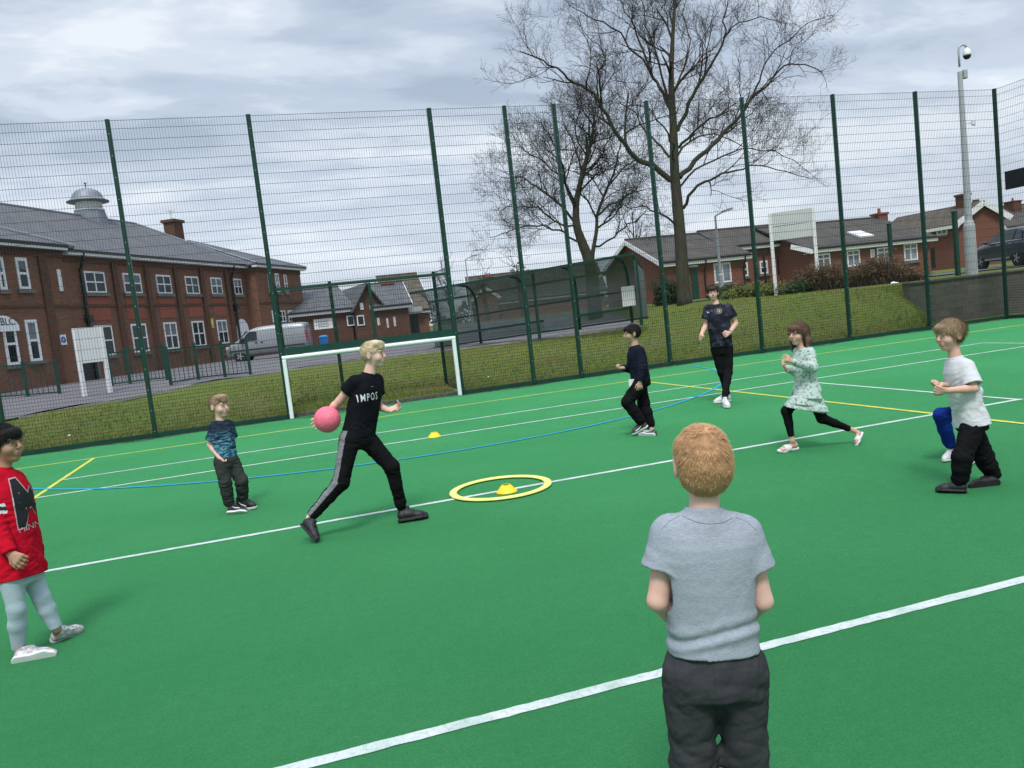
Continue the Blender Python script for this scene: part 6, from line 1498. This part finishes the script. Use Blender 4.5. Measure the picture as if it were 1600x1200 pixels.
    return np_mesh(name, V, F, mats if mats else MAT[mat], c['root'], mi)
def make_bottom(c, mat, name='trousers', loose=1.0, cuff=.96, taper=1.0, wr=.0022, knee=1.0, paint=None, mats=None, gather=True, waist=.20, foldamp=1.0):
    g, B, sp, hp, pel, up_ = c['g'], c['B'], c['sp'], c['hp'], c['pel'], c['up']; lw = .008*B*loose
    S = Fld(c['lo'], c['hi'], c['h']*.9); wc = sp(waist)
    S.sweep([(pel-up_*.045*B, c['HW']*.92+lw, c['DH']*.96+lw, hp), (pel+up_*.02*B, c['HW']*.98+lw, c['DH']*1.02+lw, hp), (wc, c['HW']*.88+lw*.5, c['DW']*.98+lw*.4, hp)], .025, cuts=[(wc, up_)])
    for s_ in 'LR':
        h_, k_, an = g['hip'+s_], g['kn'+s_], g['an'+s_]; ce = k_+(an-k_)*cuff
        S.cone(h_+up_*.01, k_, .064*B+lw, (.047*B+lw*1.25)*knee, .028); S.cone(k_, k_+(an-k_)*.4, (.047*B+lw*1.25)*knee, (.046*B+lw*1.25)*taper, .02)
        if gather:
            S.cone(k_+(an-k_)*.4, k_+(an-k_)*(cuff-.12), (.046*B+lw*1.25)*taper, (.038*B+lw*1.2)*taper, .015); S.cone(k_+(an-k_)*(cuff-.16), ce, (.040*B+lw*1.0)*taper, .030*B+lw*.25, .012, cuts=[(ce, an-k_)])
        else: S.cone(k_+(an-k_)*.4, ce+(an-k_)*.04, (.046*B+lw*1.2)*taper, (.033*B+lw*1.1)*taper, .015, cuts=[(ce, an-k_)])
        fa = foldamp*(.4+.6*min(1.5, loose))*B
        S.fold(h_, k_, .95, .0034*fa, .045, .07); S.fold(k_, an, .12, .003*fa, .04, .05); S.fold(k_, an, .85, .0042*fa, .034, .06); S.fold(h_, k_, .12, .0028*fa, .05, .06)
    S.wrinkle(wr*B, 20, c['seed']+31); S.wrinkle(wr*B*.5, 50, c['seed']+37)
    V, F = S.mesh(); mi = paint(V[F].mean(1)) if paint is not None else None
    return np_mesh(name, V, F, mats if mats else MAT[mat], c['root'], mi)
def make_shoe(c, s_, mat, sole='sole_white', slide=False, style='trainer', size=1.0, tick=None):
    g, B = c['g'], c['B']; he, to, an = g['he'+s_], g['to'+s_], g['an'+s_]; d = to-he; L = np.linalg.norm(d); d = d/L; un = an-(he+to)/2; un = nv(un-d*(un@d)); sd = np.cross(d, un); h = c['h']*.75
    w = L*.17
    lo = np.min([he, to, an], 0)-.09; hi = np.max([he, to, an], 0)+.09
    S = Fld(lo, hi, h); sl, P = S.sub(lo, hi)
    def plan2(k): # 2-D outline seen from above
        q = P-he; a = q@d; b = q@sd; z = q@un
        def cap(x0, r0, x1, r1):
            t = np.clip((a-x0)/(x1-x0), 0, 1); return np.sqrt((a-x0-t*(x1-x0))**2+b*b)-(r0+(r1-r0)*t)
        return np.minimum(cap(L*.14, L*.13*k, L*.45, L*.125*k), cap(L*.45, L*.125*k, L*.72, L*.175*k)) , cap(L*.72, L*.175*k, L*.88, L*.115*k), z
    p1, p2, z = plan2(size); o2 = np.minimum(p1, p2); th = L*.088
    S.d[sl] = np.maximum(o2, np.abs(z-th*.5-np.clip(((P-he)@d-L*.75)/L, 0, 1)*L*.06)-th*.5).astype(np.float32)
    V, F = S.mesh(); so = np_mesh('sole', V, F, MAT[sole], c['root'])
    S = Fld(lo, hi, h); b0 = he+un*th
    if not slide:
        S.cone(he+d*L*.16+un*L*.20, he+d*L*.42+un*L*.22, L*.135*size, L*.135*size, .01); S.cone(he+d*L*.40+un*L*.21, he+d*L*.74+un*L*.14, L*.14*size, L*.135*size, .02); S.cone(he+d*L*.72+un*L*.13, he+d*L*.90+un*L*.11, L*.135*size, L*.095*size, .02)
        S.cone(he+d*L*.17+un*L*.22, he+d*L*.20+un*L*.42, L*.135*size, L*.130*size, .015, cuts=[(he+un*L*.42, un)]); S.cone(he+d*L*.30+un*L*.28, he+d*L*.34+un*L*.44, L*.10, L*.10, .02, cuts=[(he+un*L*.47, un)])
        q = P-he; S.d[sl] = np.maximum(S.d[sl], -(q@un)+th*.8).astype(np.float32)
        for k in range(4): S.cone(he+d*L*(.50+.065*k)+un*L*(.365-.028*k)-sd*L*.075, he+d*L*(.50+.065*k)+un*L*(.365-.028*k)+sd*L*.075, L*.020, L*.020, .003)
        V, F = S.mesh(); u_ = np_mesh('shoe', V, F, MAT[mat], c['root'])
    else:
        S.ell(he+d*L*.56+un*L*.10, np.array([L*.26, L*.185, L*.165]), np.stack([d, sd, un]), .0, cuts=[(he+d*L*.70, d), (he+d*L*.40, -d)]); q = P-he; S.d[sl] = np.maximum(S.d[sl], -(q@un)+th*.6).astype(np.float32)
        V, F = S.mesh(); u_ = np_mesh('strap', V, F, MAT[mat], c['root'])
    so.parent = u_
    if tick:
        for q_ in (-1, 1):
            m = MB(); cpt = he+d*L*.45+un*L*.19+sd*q_*L*.155*size; a1 = he+d*L*.70+un*L*.15+sd*q_*L*.178*size; a2 = he+d*L*.28+un*L*.27+sd*q_*L*.142*size; m.tube([a1, cpt, a2], [.006*B, .0075*B, .002*B], 5); m.build('side_flash', MAT[tick], u_)
    return u_
def zoomer(ox, oy, sc, t0):
    def Z(x, y, dd=0.0, g=None):
        px, py = ox+x/sc, oy+y/sc
        return onz(px, py, g) if g is not None else at(px, py, t0+dd)
    return Z
def gmean(*a): q = sum((Vector(p) for p in a), Vector((0, 0, 0)))/len(a); return Vector((q.x, q.y, 0))
# ---- boy in the foreground, seen from behind
Z = zoomer(980, 640, 2.142, 2.0)
hl, hr2 = Z(204, 886), Z(384, 886)
def down(p, z, dx=0, dy=0): return Vector((p.x+dx, p.y+dy, z))
J = dict(head=Z(250, 177, .0), neck=Z(256, 322, -.01), shL=Z(140, 420, 0), shR=Z(390, 420, 0), elL=Z(102, 640, -.01), wrL=Z(205, 735, .17), elR=Z(452, 640, -.01), wrR=Z(335, 735, .17), hipL=hl, hipR=hr2,
         knL=down(hl, .335, .002, .02), knR=down(hr2, .335, -.002, .02), anL=down(hl, .075, -.016, .0), anR=down(hr2, .075, .016, .0), heL=down(hl, .004, -.012, -.045), toL=down(hl, .004, -.03, .15), heR=down(hr2, .004, .012, -.045), toR=down(hr2, .004, .03, .15))
fb = person('person', 'boy seen from behind with short ginger hair, grey marl T-shirt and charcoal joggers', gmean(hl, hr2), J, 'pale', 'ginger', .875, camdir(0.02, -1), h=.0045, build=.95, seed=3, nstrand=15000, hair_len=.0135, hairstyle='short',
    hands=[dict(s='L', d=camdir(.7, -.5, -.2), n=camdir(.3, 1), curl=(.6,), th=1), dict(s='R', d=camdir(-.7, -.5, -.2), n=camdir(-.3, 1), curl=(.6,), th=-1)],
    top=dict(mat='t_grey', hem=.150, sleeve=.52, loose=1.45, flare=1.12, wr=.0015, hemfold=True), bottom=dict(mat='j_char', loose=.75, foldamp=.35, knee=1.08, waist=.27, wr=.0026), shoes=dict(mat='shoe_black', sole='sole_white'))
c = fb['c']; g = c['g']      # back seam of the joggers, collar rib and shoulder seams of the shirt
def surf_line(obj, pts, n_, r, mat, name, inset=.0):
    M = np.array(root_off(obj.parent)); W = [Vector(M[:3, :3]@np.array(v.co)+M[:3, 3]) for v in obj.data.vertices]; bvh = BVHTree.FromPolygons(W, [tuple(p.vertices) for p in obj.data.polygons]); n_ = Vector(n_).normalized(); out = []
    for a, b in zip(pts[:-1], pts[1:]):
        for k in range(8):
            p = Vector(a).lerp(Vector(b), k/8); h_ = bvh.ray_cast(p+n_*.3, -n_, .6)
            if h_[0]: out.append(h_[0]+n_*inset)
    m = MB()
    if len(out) > 2: m.tube(out, r, 5); return m.build(name, mat, obj.parent)
bk = camdir(0, 1)
surf_line(fb['bottom'], [Z(258, 812), Z(262, 880), Z(264, 960)], bk, .0011, MAT['j_char'], 'seam')
MAT['t_grey_dark'] = m_cloth('grey_marl_rib', (.255, .285, .33), .06, 300, .5)
surf_line(fb['top'], [Z(176, 345), Z(215, 356), Z(256, 358), Z(298, 356), Z(338, 345)], bk, .0013, MAT['t_grey_dark'], 'collar_seam')
surf_line(fb['top'], [Z(168, 346), Z(130, 362), Z(100, 392)], bk, .0011, MAT['t_grey_dark'], 'shoulder_seam'); surf_line(fb['top'], [Z(346, 346), Z(385, 362), Z(418, 392)], bk, .0011, MAT['t_grey_dark'], 'shoulder_seam')
# ---- throwing boy in black with the pink ball
Z = zoomer(440, 510, 3.427, 6.15)
J = dict(head=Z(490, 150, 0), neck=Z(470, 248, 0), shR=Z(392, 300, -.10), shL=Z(508, 292, .10), elR=Z(312, 396, -.04), wrR=Z(232, 478, .0), elL=Z(512, 425, .16), wrL=Z(566, 448, .02), hipR=Z(362, 612, -.07), hipL=Z(452, 606, .06),
         knR=Z(318, 838, -.13), anR=Z(152, 1022, -.12), heR=Z(100, 1062, -.12), toR=Z(186, 1158, None, .008), knL=Z(590, 752, .04), anL=Z(646, 985, .13), heL=Z(622, 1052, None, .006), toL=Z(790, 1024, None, .006))
rd = lambda *k: None
def stripe_paint(J, half=27):
    hp_ = nv(A3(J['hipR'])-A3(J['hipL'])); segs = {s: [A3(J['hip'+s]), A3(J['kn'+s]), A3(J['an'+s])] for s in 'LR'}
    def f(C):
        best = np.full(len(C), 9.0); res = np.zeros(len(C), int)
        for s, sg in (('R', 1), ('L', -1)):
            for i_, (a, b) in enumerate(zip(segs[s][:-1], segs[s][1:])):
                ab = b-a; t = np.clip(((C-a)@ab)/(ab@ab), -.25 if i_ == 0 else 0.0, 1.0 if i_ == 0 else 1.02); q = C-a-t[:, None]*ab; d = np.linalg.norm(q, axis=1)
                ax = nv(ab); o = nv(hp_*sg-ax*(hp_@ax)*sg*.6); cs = (q@o)/np.maximum(d, 1e-6); m = d < best; best[m] = d[m]; res[m] = (cs[m] > math.cos(R(half))).astype(int)
        return res
    return f
th = person('person', 'fair haired boy in black T-shirt and grey striped trousers striding with a pink ball', gmean(J['anR'], J['anL']), J, 'pale', 'blond', .95, camdir(.97, .22, -.05), h=.0055, build=1.14, seed=5, hairstyle='quiff', nstrand=2200, smile=True,
    hands=[dict(s='R', d=nv(A3(camdir(-.85, .25, -.50))), n=camdir(.45, 1, .15), curl=(.38, .38, .40, .45), th=-1, size=.80, spread=.25), dict(s='L', d=nv(A3(camdir(1, .15, .12))), n=camdir(-.1, .6, .8), curl=(.25, .35, .45, .5), th=1, size=.80, spread=.2)],
    top=dict(mat='black_cotton', hem=.065, sleeve=.50, loose=1.1, wr=.0030), bottom=dict(mat='black_jersey', mats=[MAT['black_jersey'], MAT['stripe']], paint=stripe_paint(J), loose=.55, taper=.86, waist=.16, wr=.0024, foldamp=1.3), shoes=dict(mat='shoe_black', sole='sole_black'))
cn = nv(A3(camdir(.72, .72))); ts = th['top']
text_on(ts, 'IMPOS', .084, Z(494, 380, -.15), cn, (0, 0, 1), MAT['print_white'], 'lettering', bold=.0004, space=1.3, sx=.62)
text_on(ts, '-----', .018, Z(524, 320, -.15), cn, (0, 0, 1), MAT['print_white'], 'lettering', sx=.8)
bc = at(511.5, 655.5, 6.03); br = 20.6*6.03/FPX
def m_ball():
    t = NT('pink_ball'); p = t.obj(); w_ = t.node('ShaderNodeTexVoronoi', feature='DISTANCE_TO_EDGE'); w_.inputs['Scale'].default_value = 20; t.link(p, w_.inputs['Vector']); e = t.ramp(w_.outputs['Distance'], [(.02, 0.0), (.09, 1.0)])
    col = t.ramp(t.noise(9, 4, .6, p), [(.3, (.80, .125, .195)), (.7, (.88, .19, .275))]); d = t.noise(4, 5, .7, p); col = t.mix(t.ramp(d, [(.55, 0.0), (.75, .35)]), col, (.60, .11, .15)); t.bump(e, .55, .003); return t.done(col, .55, 0, .4)
bm = bmesh.new(); bmesh.ops.create_icosphere(bm, subdivisions=5, radius=br); me = bpy.data.meshes.new('ball'); bm.to_mesh(me); bm.free(); me.materials.append(m_ball()); me.polygons.foreach_set('use_smooth', [True]*len(me.polygons))
ball = bpy.data.objects.new('ball', me); COL.objects.link(ball); ball.location = bc; tag(ball, 'pink textured rubber ball held low by the striding boy in black', 'ball')
# ---- small boy in blue patterned T-shirt
Z = zoomer(300, 600, 5.456, 7.40)
J = dict(head=Z(234, 188, 0), neck=Z(240, 312, 0), shR=Z(192, 362, -.05), shL=Z(318, 352, .06), elR=Z(152, 520, -.04), wrR=Z(236, 632, -.10), elL=Z(352, 480, .15), wrL=Z(352, 600, .10), hipR=Z(250, 672, -.05), hipL=Z(342, 668, .05),
         knR=Z(284, 842, -.09), anR=Z(322, 1040, -.05), heR=Z(292, 1108, None, .006), toR=Z(468, 1096, None, .006), knL=Z(424, 832, .0), anL=Z(436, 985, .06), heL=Z(398, 1052, None, .006), toL=Z(550, 1062, None, .006))
person('person', 'small boy in blue patterned T-shirt standing with one hand in his trouser pocket', gmean(J['anR'], J['anL']), J, 'pale', 'sandy', .98, camdir(.86, .5, -.04), h=.0055, build=.90, seed=8, hairstyle='quiff', nstrand=2200, hair_len=.019,
    hands=[dict(s='R', d=nv(A3(camdir(.62, .15, -.75))), n=camdir(.5, -.9, .2), curl=(.9,), th=-1, size=.72, fist=True), dict(s='L', d=nv(A3(camdir(.1, .1, -1))), n=camdir(.2, 1), curl=(.4,), th=1, size=.72)],
    top=dict(mat='camo', hem=.09, sleeve=.74, loose=1.3, wr=.0028), bottom=dict(mat='char2', loose=1.45, waist=.18, wr=.003, foldamp=1.5), shoes=dict(mat='shoe_black', sole='sole_white', tick='print_white'))
# ---- dark haired boy in navy sweatshirt
Z = zoomer(940, 490, 5.717, 9.1)
J = dict(head=Z(272, 178, 0), neck=Z(296, 282, 0), shL=Z(340, 338, -.11), shR=Z(282, 338, .12), elL=Z(364, 485, -.16), wrL=Z(342, 606, -.17), elR=Z(262, 490, .14), wrR=Z(196, 486, .05), hipL=Z(365, 604, -.08), hipR=Z(338, 604, .08),
         knL=Z(228, 788, -.09), anL=Z(368, 985, -.06), heL=Z(420, 1005, -.06), toL=Z(270, 1086, None, .01), knR=Z(376, 800, .05), anR=Z(438, 1020, .02), heR=Z(480, 1090, None, .006), toR=Z(325, 1090, None, .006))
nb = person('person', 'dark haired boy in navy sweatshirt and black trousers stepping to the left', gmean(J['anR'], J['anL']), J, 'olive', 'dark', .96, camdir(-1, .1, -.03), h=.0065, build=1.12, seed=12, hairstyle='fringe', nstrand=1500,
    hands=[dict(s='L', d=nv(A3(camdir(-.1, .1, -1))), n=camdir(-.4, -1), curl=(.45,), th=-1), dict(s='R', d=nv(A3(camdir(-1, .1, .12))), n=camdir(0, .4, .9), curl=(.9,), th=-1, fist=True)],
    top=dict(mat='navy', hem=.04, loose=1.7, long=True, cuff=True, wr=.003), bottom=dict(mat='black_jersey', loose=1.25, waist=.14, wr=.003), shoes=dict(mat='shoe_grey', sole='sole_white', tick='print_white'))
m = MB(); m.prism([Z(240, 588, -.19), Z(292, 584, -.19), Z(268, 632, -.20), Z(248, 660, -.20)], FW*.006); pk = m.build('pocket_lining', MAT['white_cotton'], nb['root'])
# ---- teenage boy in black sports kit
Z = zoomer(1060, 430, 5.458, 10.9)
J = dict(head=Z(292, 152, 0), neck=Z(322, 246, 0), shR=Z(252, 290, 0), shL=Z(424, 280, .02), elR=Z(234, 428, .04), wrR=Z(194, 512, -.12), elL=Z(490, 412, .03), wrL=Z(436, 492, -.17), hipR=Z(330, 640, .02), hipL=Z(416, 636, .0),
         knR=Z(372, 825, .02), anR=Z(414, 1015, .10), toR=Z(302, 1096, None, .006), knL=Z(424, 828, -.06), anL=Z(430, 1040, -.08), toL=Z(428, 1134, None, .006))
J['heR'] = J['toR']+camdir(1, -.25)*.275; J['heL'] = J['toL']+camdir(.05, -1)*.275; J['anL'] = J['heL']+camdir(0, 1)*.06+Vector((0, 0, .10)); J['anR'] = J['heR']+camdir(-1, .25)*.06+Vector((0, 0, .10))
te = person('person', 'teenage boy in black sports shirt and leggings with white trainers standing by the fence', gmean(J['anR'], J['anL']), J, 'fair', 'mid', .95, camdir(-.22, 1, -.02), h=.0068, build=1.26, seed=15, hairstyle='fringe', nstrand=1500,
    hands=[dict(s='R', d=nv(A3(camdir(-.35, .75, -.25))), n=camdir(.8, .1, -.4), curl=(1.0,), th=1, fist=True), dict(s='L', d=nv(A3(camdir(-.75, .55, -.1))), n=camdir(-.5, -.8, -.3), curl=(1.0,), th=-1, fist=True)],
    top=dict(mat='shirtcamo', hem=.06, sleeve=.60, loose=1.5, wr=.003), bottom=dict(mat='black_jersey', loose=.15, taper=.8, waist=.14, cuff=.98), shoes=dict(mat='shoe_white', sole='sole_white'))
tn = nv(A3(camdir(-.12, 1))); tp_ = te['top']
def chest_patch(obj, c_, n_, poly, mat, name, rt_=None, inflate=.002):
    M = np.array(root_off(obj.parent)); W = [Vector(M[:3, :3]@np.array(v.co)+M[:3, 3]) for v in obj.data.vertices]; bvh = BVHTree.FromPolygons(W, [tuple(p.vertices) for p in obj.data.polygons])
    n_ = Vector(n_).normalized(); up_ = (Vector((0, 0, 1))-n_*n_.z).normalized(); rt = up_.cross(n_); V = []
    for a, b in poly:
        p = Vector(c_)+rt*a+up_*b; h_ = bvh.ray_cast(p+n_*.35, -n_, .7); V.append((h_[0] if h_[0] else p)+n_*inflate)
    m = MB(); m.add(V, [tuple(range(len(V)))]); return m.build(name, mat, obj.parent)
def star(n, r0, r1): return [((r0 if i % 2 else r1)*math.cos(math.pi*i/n), (r0 if i % 2 else r1)*math.sin(math.pi*i/n)) for i in range(2*n)]
MAT['crest'] = m_plain('crest_gold', (.30, .27, .14), .6, 0, .3, 60)
chest_patch(tp_, Z(354, 306, -.15), tn, [(.034*math.cos(a), .034*math.sin(a)) for a in np.linspace(0, 2*math.pi, 25)[:-1]], MAT['crest'], 'crest', inflate=.003)
chest_patch(tp_, Z(354, 306, -.15), tn, [(.024*math.cos(a), .024*math.sin(a)) for a in np.linspace(0, 2*math.pi, 25)[:-1]], MAT['print_black'], 'crest_centre', inflate=.005)
chest_patch(tp_, Z(354, 306, -.15), tn, star(4, .006, .015), MAT['print_white'], 'crest_emblem', inflate=.007)
chest_patch(tp_, Z(256, 316, -.12), tn, [(-.022, .014), (-.012, .008), (.006, .004), (.020, -.012), (.014, -.014), (.004, -.006), (-.004, -.016), (-.008, -.014), (-.006, -.002)], MAT['print_white'], 'chest_emblem', inflate=.004)
w0, w1 = A3(J['elL']), A3(J['wrL']); wd_ = nv(w1-w0); m = MB(); ctr = w1-wd_*.022; m.tube([Vector(ctr-wd_*.010), Vector(ctr+wd_*.010)], .0345, 14, cap=False); q_ = ctr+nv(A3(camdir(.2, .9, .3)))*.034
m.lathe(Vector(q_), [(.018, -.004), (.018, .005), (0, .006)], 14, Matrix((RT, UP, -FW)).transposed()); m.build('wrist_watch', MAT['steel'], te['root'])
# ---- girl in mint patterned dress running
Z = zoomer(1190, 480, 5.0, 7.25)
J = dict(head=Z(286, 205, 0), neck=Z(318, 318, 0), shL=Z(378, 355, -.08), shR=Z(286, 348, .07), elL=Z(400, 472, -.15), wrL=Z(238, 425, -.20), elR=Z(262, 500, .10), wrR=Z(196, 478, -.02), hipL=Z(392, 690, -.05), hipR=Z(318, 675, .05),
         knR=Z(194, 812, .02), anR=Z(238, 1040, .03), heR=Z(290, 1106, None, .006), toR=Z(124, 1136, None, .006), knL=Z(472, 868, -.04), anL=Z(716, 962, .05), heL=Z(792, 978, .06), toL=Z(742, 1092, -.02))
hem0, hem1 = Z(172, 778, 0), Z(512, 832, 0); hm_ = (hem0+hem1)/2; hax = nv(A3(hem1-hem0)); hn = nv(np.cross(hax, A3(HF_)));  hn = hn if hn[2] < 0 else -hn
person('person', 'laughing girl with long brown hair in mint patterned dress and white slides', gmean(J['anR'], J['anL']), J, 'fair', 'brown', .95, camdir(-.86, .5, -.03), h=.0058, build=.96, seed=21, hairstyle='long', nstrand=2600, hair_len=.035, smile=True,
    hands=[dict(s='L', d=nv(A3(camdir(-.75, .25, .62))), n=camdir(-.4, -.8, .0), curl=(.25, .3, .35, .4), th=1, size=.74, spread=.35), dict(s='R', d=nv(A3(camdir(-.75, .2, .65))), n=camdir(.6, .2, .3), curl=(.85,), th=1, size=.74)],
    top=dict(mat='floral', name='dress', loose=1.0, long=True, cuff=False, wr=.0032, skirt=dict(pts=[hm_], w=float((hem1-hem0).length/2*1.0), d=.155, axis=hax, n=hn)), bottom=dict(mat='black_jersey', name='leggings', loose=.1, taper=.82, waist=.1, cuff=.86, gather=False, wr=.001, foldamp=.5), shoes=dict(mat='shoe_white', sole='sole_white', slide=True))
# ---- boy in white T-shirt
Z = zoomer(1430, 480, 3.87, 5.4)
J = dict(head=Z(206, 168, 0), neck=Z(240, 296, 0), shL=Z(312, 362, -.09), shR=Z(226, 345, .10), elL=Z(354, 492, -.15), wrL=Z(196, 504, -.16), elR=Z(240, 486, .10), wrR=Z(158, 470, -.04), hipL=Z(360, 700, -.05), hipR=Z(322, 700, .05),
         knL=Z(284, 908, -.10), anL=Z(268, 1064, -.05), heL=Z(314, 1122, None, .006), toL=Z(122, 1116, None, .006), knR=Z(412, 900, .08), anR=Z(478, 1030, .10), heR=Z(518, 1060, None, .02), toR=Z(332, 1092, None, .006))
wb_ = person('person', 'boy with brown hair in white T-shirt and baggy black trousers walking with clasped hands', gmean(J['anR'], J['anL']), J, 'fair', 'sandy', .95, camdir(-.95, .28, -.06), h=.005, build=.97, seed=27, hairstyle='mop', nstrand=3200, hair_len=.03, smile=True,
    hands=[dict(s='L', d=nv(A3(camdir(-1, .1, .12))), n=camdir(0, -.9, .3), curl=(.8,), th=1, size=.74), dict(s='R', d=nv(A3(camdir(-1, .2, .05))), n=camdir(.2, .4, .8), curl=(.95,), th=-1, size=.74, fist=True)],
    top=dict(mat='white_cotton', hem=-.035, sleeve=.80, loose=1.8, flare=1.22, wr=.0028), bottom=dict(mat='black_jersey', loose=1.5, waist=.08, wr=.003, foldamp=1.3, taper=.95), shoes=dict(mat='shoe_black', sole='sole_black', size=1.12))
# ---- crouching boy mostly hidden behind him
P_ = lambda x, y, dd=0.0, g=None: onz(x, y, g) if g is not None else at(x, y, 6.3+dd)
J = dict(head=P_(1496, 592, -.30), neck=P_(1505, 614, -.22), shL=P_(1526, 612, -.30), shR=P_(1504, 610, -.10), elL=P_(1520, 640, -.3), wrL=P_(1500, 628, -.35), elR=P_(1489, 630, -.05), wrR=P_(1506, 622, -.25), hipL=P_(1518, 650, -.06), hipR=P_(1500, 648, .06),
         knR=P_(1470, 648, -.12), anR=P_(1488, 700, .0), toR=P_(1474, 722, None, .006), knL=P_(1516, 690, -.08), anL=P_(1524, 720, .1), toL=P_(1508, 728, None, .006))
J['heR'] = J['toR']+camdir(.8, -.6)*.19; J['heL'] = J['toL']+camdir(.8, -.6)*.19; J['anR'] = J['heR']+camdir(-.8, .6)*.045+Vector((0, 0, .085)); J['anL'] = J['heL']+camdir(-.8, .6)*.045+Vector((0, 0, .085))
person('person', 'crouching child in royal blue trousers and white trainers hidden behind the white T-shirt boy', gmean(J['anR'], J['anL']), J, 'fair', 'mid', .92, camdir(-.8, .6, -.1), h=.0065, build=.88, seed=31, nstrand=600, hands=[dict(s='L', d=nv(A3(camdir(-1, .2, .1))), n=camdir(0, -.9, .3), curl=(.8,), th=1, size=.7), dict(s='R', d=nv(A3(camdir(.3, 1, .05))), n=camdir(.8, .1, .3), curl=(.8,), th=-1, size=.7)],
    top=dict(mat='white_cotton', hem=.0, sleeve=.9, loose=1.2), bottom=dict(mat='royal', loose=1.2, waist=.12), shoes=dict(mat='shoe_white', sole='sole_white'))
# ---- girl in red sweatshirt at the left edge
Z = zoomer(0, 640, 2.856, 4.3)
J = dict(head=Z(22, 152, 0), neck=Z(12, 250, 0), shR=Z(-36, 316, -.08), shL=Z(66, 318, .10), elR=Z(-22, 520, -.14), wrR=Z(44, 640, -.17), elL=Z(100, 480, .18), wrL=Z(120, 630, .16), hipR=Z(52, 745, -.07), hipL=Z(132, 728, .07),
         knR=Z(74, 890, -.08), anR=Z(84, 1070, -.03), heR=Z(46, 1132, None, .006), toR=Z(250, 1096, None, .006), knL=Z(184, 838, .05), anL=Z(252, 978, .08), heL=Z(220, 1040, None, .006), toL=Z(370, 980, None, .006))
shR_, elR_ = A3(J['shR']), A3(J['elR'])
def arm_stripes(C):
    ab = elR_-shR_; t = ((C-shR_)@ab)/(ab@ab); q = C-shR_-t[:, None]*ab; near = np.linalg.norm(q, axis=1) < .068; t2 = t*np.linalg.norm(ab); r = np.zeros(len(C), int); s0 = .145
    r[near & (t2 > s0) & (t2 < s0+.016)] = 1; r[near & (t2 >= s0+.016) & (t2 < s0+.036)] = 2; r[near & (t2 >= s0+.036) & (t2 < s0+.052)] = 1; return r
rg_ = person('person', 'girl in red sweatshirt and pale leggings with short black hair at the left edge', gmean(J['anR'], J['anL']), J, 'tan', 'dark', .96, camdir(.95, .22, -.03), h=.005, build=1.0, seed=36, hairstyle='fringe', nstrand=2600, hair_len=.03,
    hands=[dict(s='R', d=nv(A3(camdir(.75, .2, -.55))), n=camdir(-.2, -.9, -.3), curl=(.55, .6, .65, .7), th=-1, size=.80), dict(s='L', d=nv(A3(camdir(.2, .2, -1))), n=camdir(.3, 1), curl=(.4,), th=1)],
    top=dict(mat='red_sweat', name='sweatshirt', mats=[MAT['red_sweat'], MAT['print_white'], MAT['print_black']], paint=arm_stripes, hem=-.02, loose=2.7, flare=1.10, long=True, cuff=True, wr=.0032), bottom=dict(mat='pale_leg', name='leggings', loose=.25, taper=.92, knee=.88, waist=.1, cuff=.97, gather=False, wr=.0008, foldamp=.2), shoes=dict(mat='shoe_pat', sole='sole_white'))
rn = nv(A3(camdir(.62, .78))); rt_ = rg_['top']
text_on(rt_, 'M', .36, Z(150, 432, -.12), rn, (0, 0, 1), MAT['print_pink'], 'letter_outline', bold=.018, sx=.62, outset=.002)
text_on(rt_, 'M', .36, Z(150, 432, -.12), rn, (0, 0, 1), MAT['print_black'], 'letter', bold=.010, sx=.62, outset=.004)
text_on(rt_, 'B', .065, Z(74, 418, -.12), rn, (0, 0, 1), MAT['print_white'], 'lettering', outset=.003)
text_on(rt_, 'MINN', .045, Z(146, 538, -.12), rn, (0, 0, 1), MAT['print_pink'], 'lettering', outset=.003)
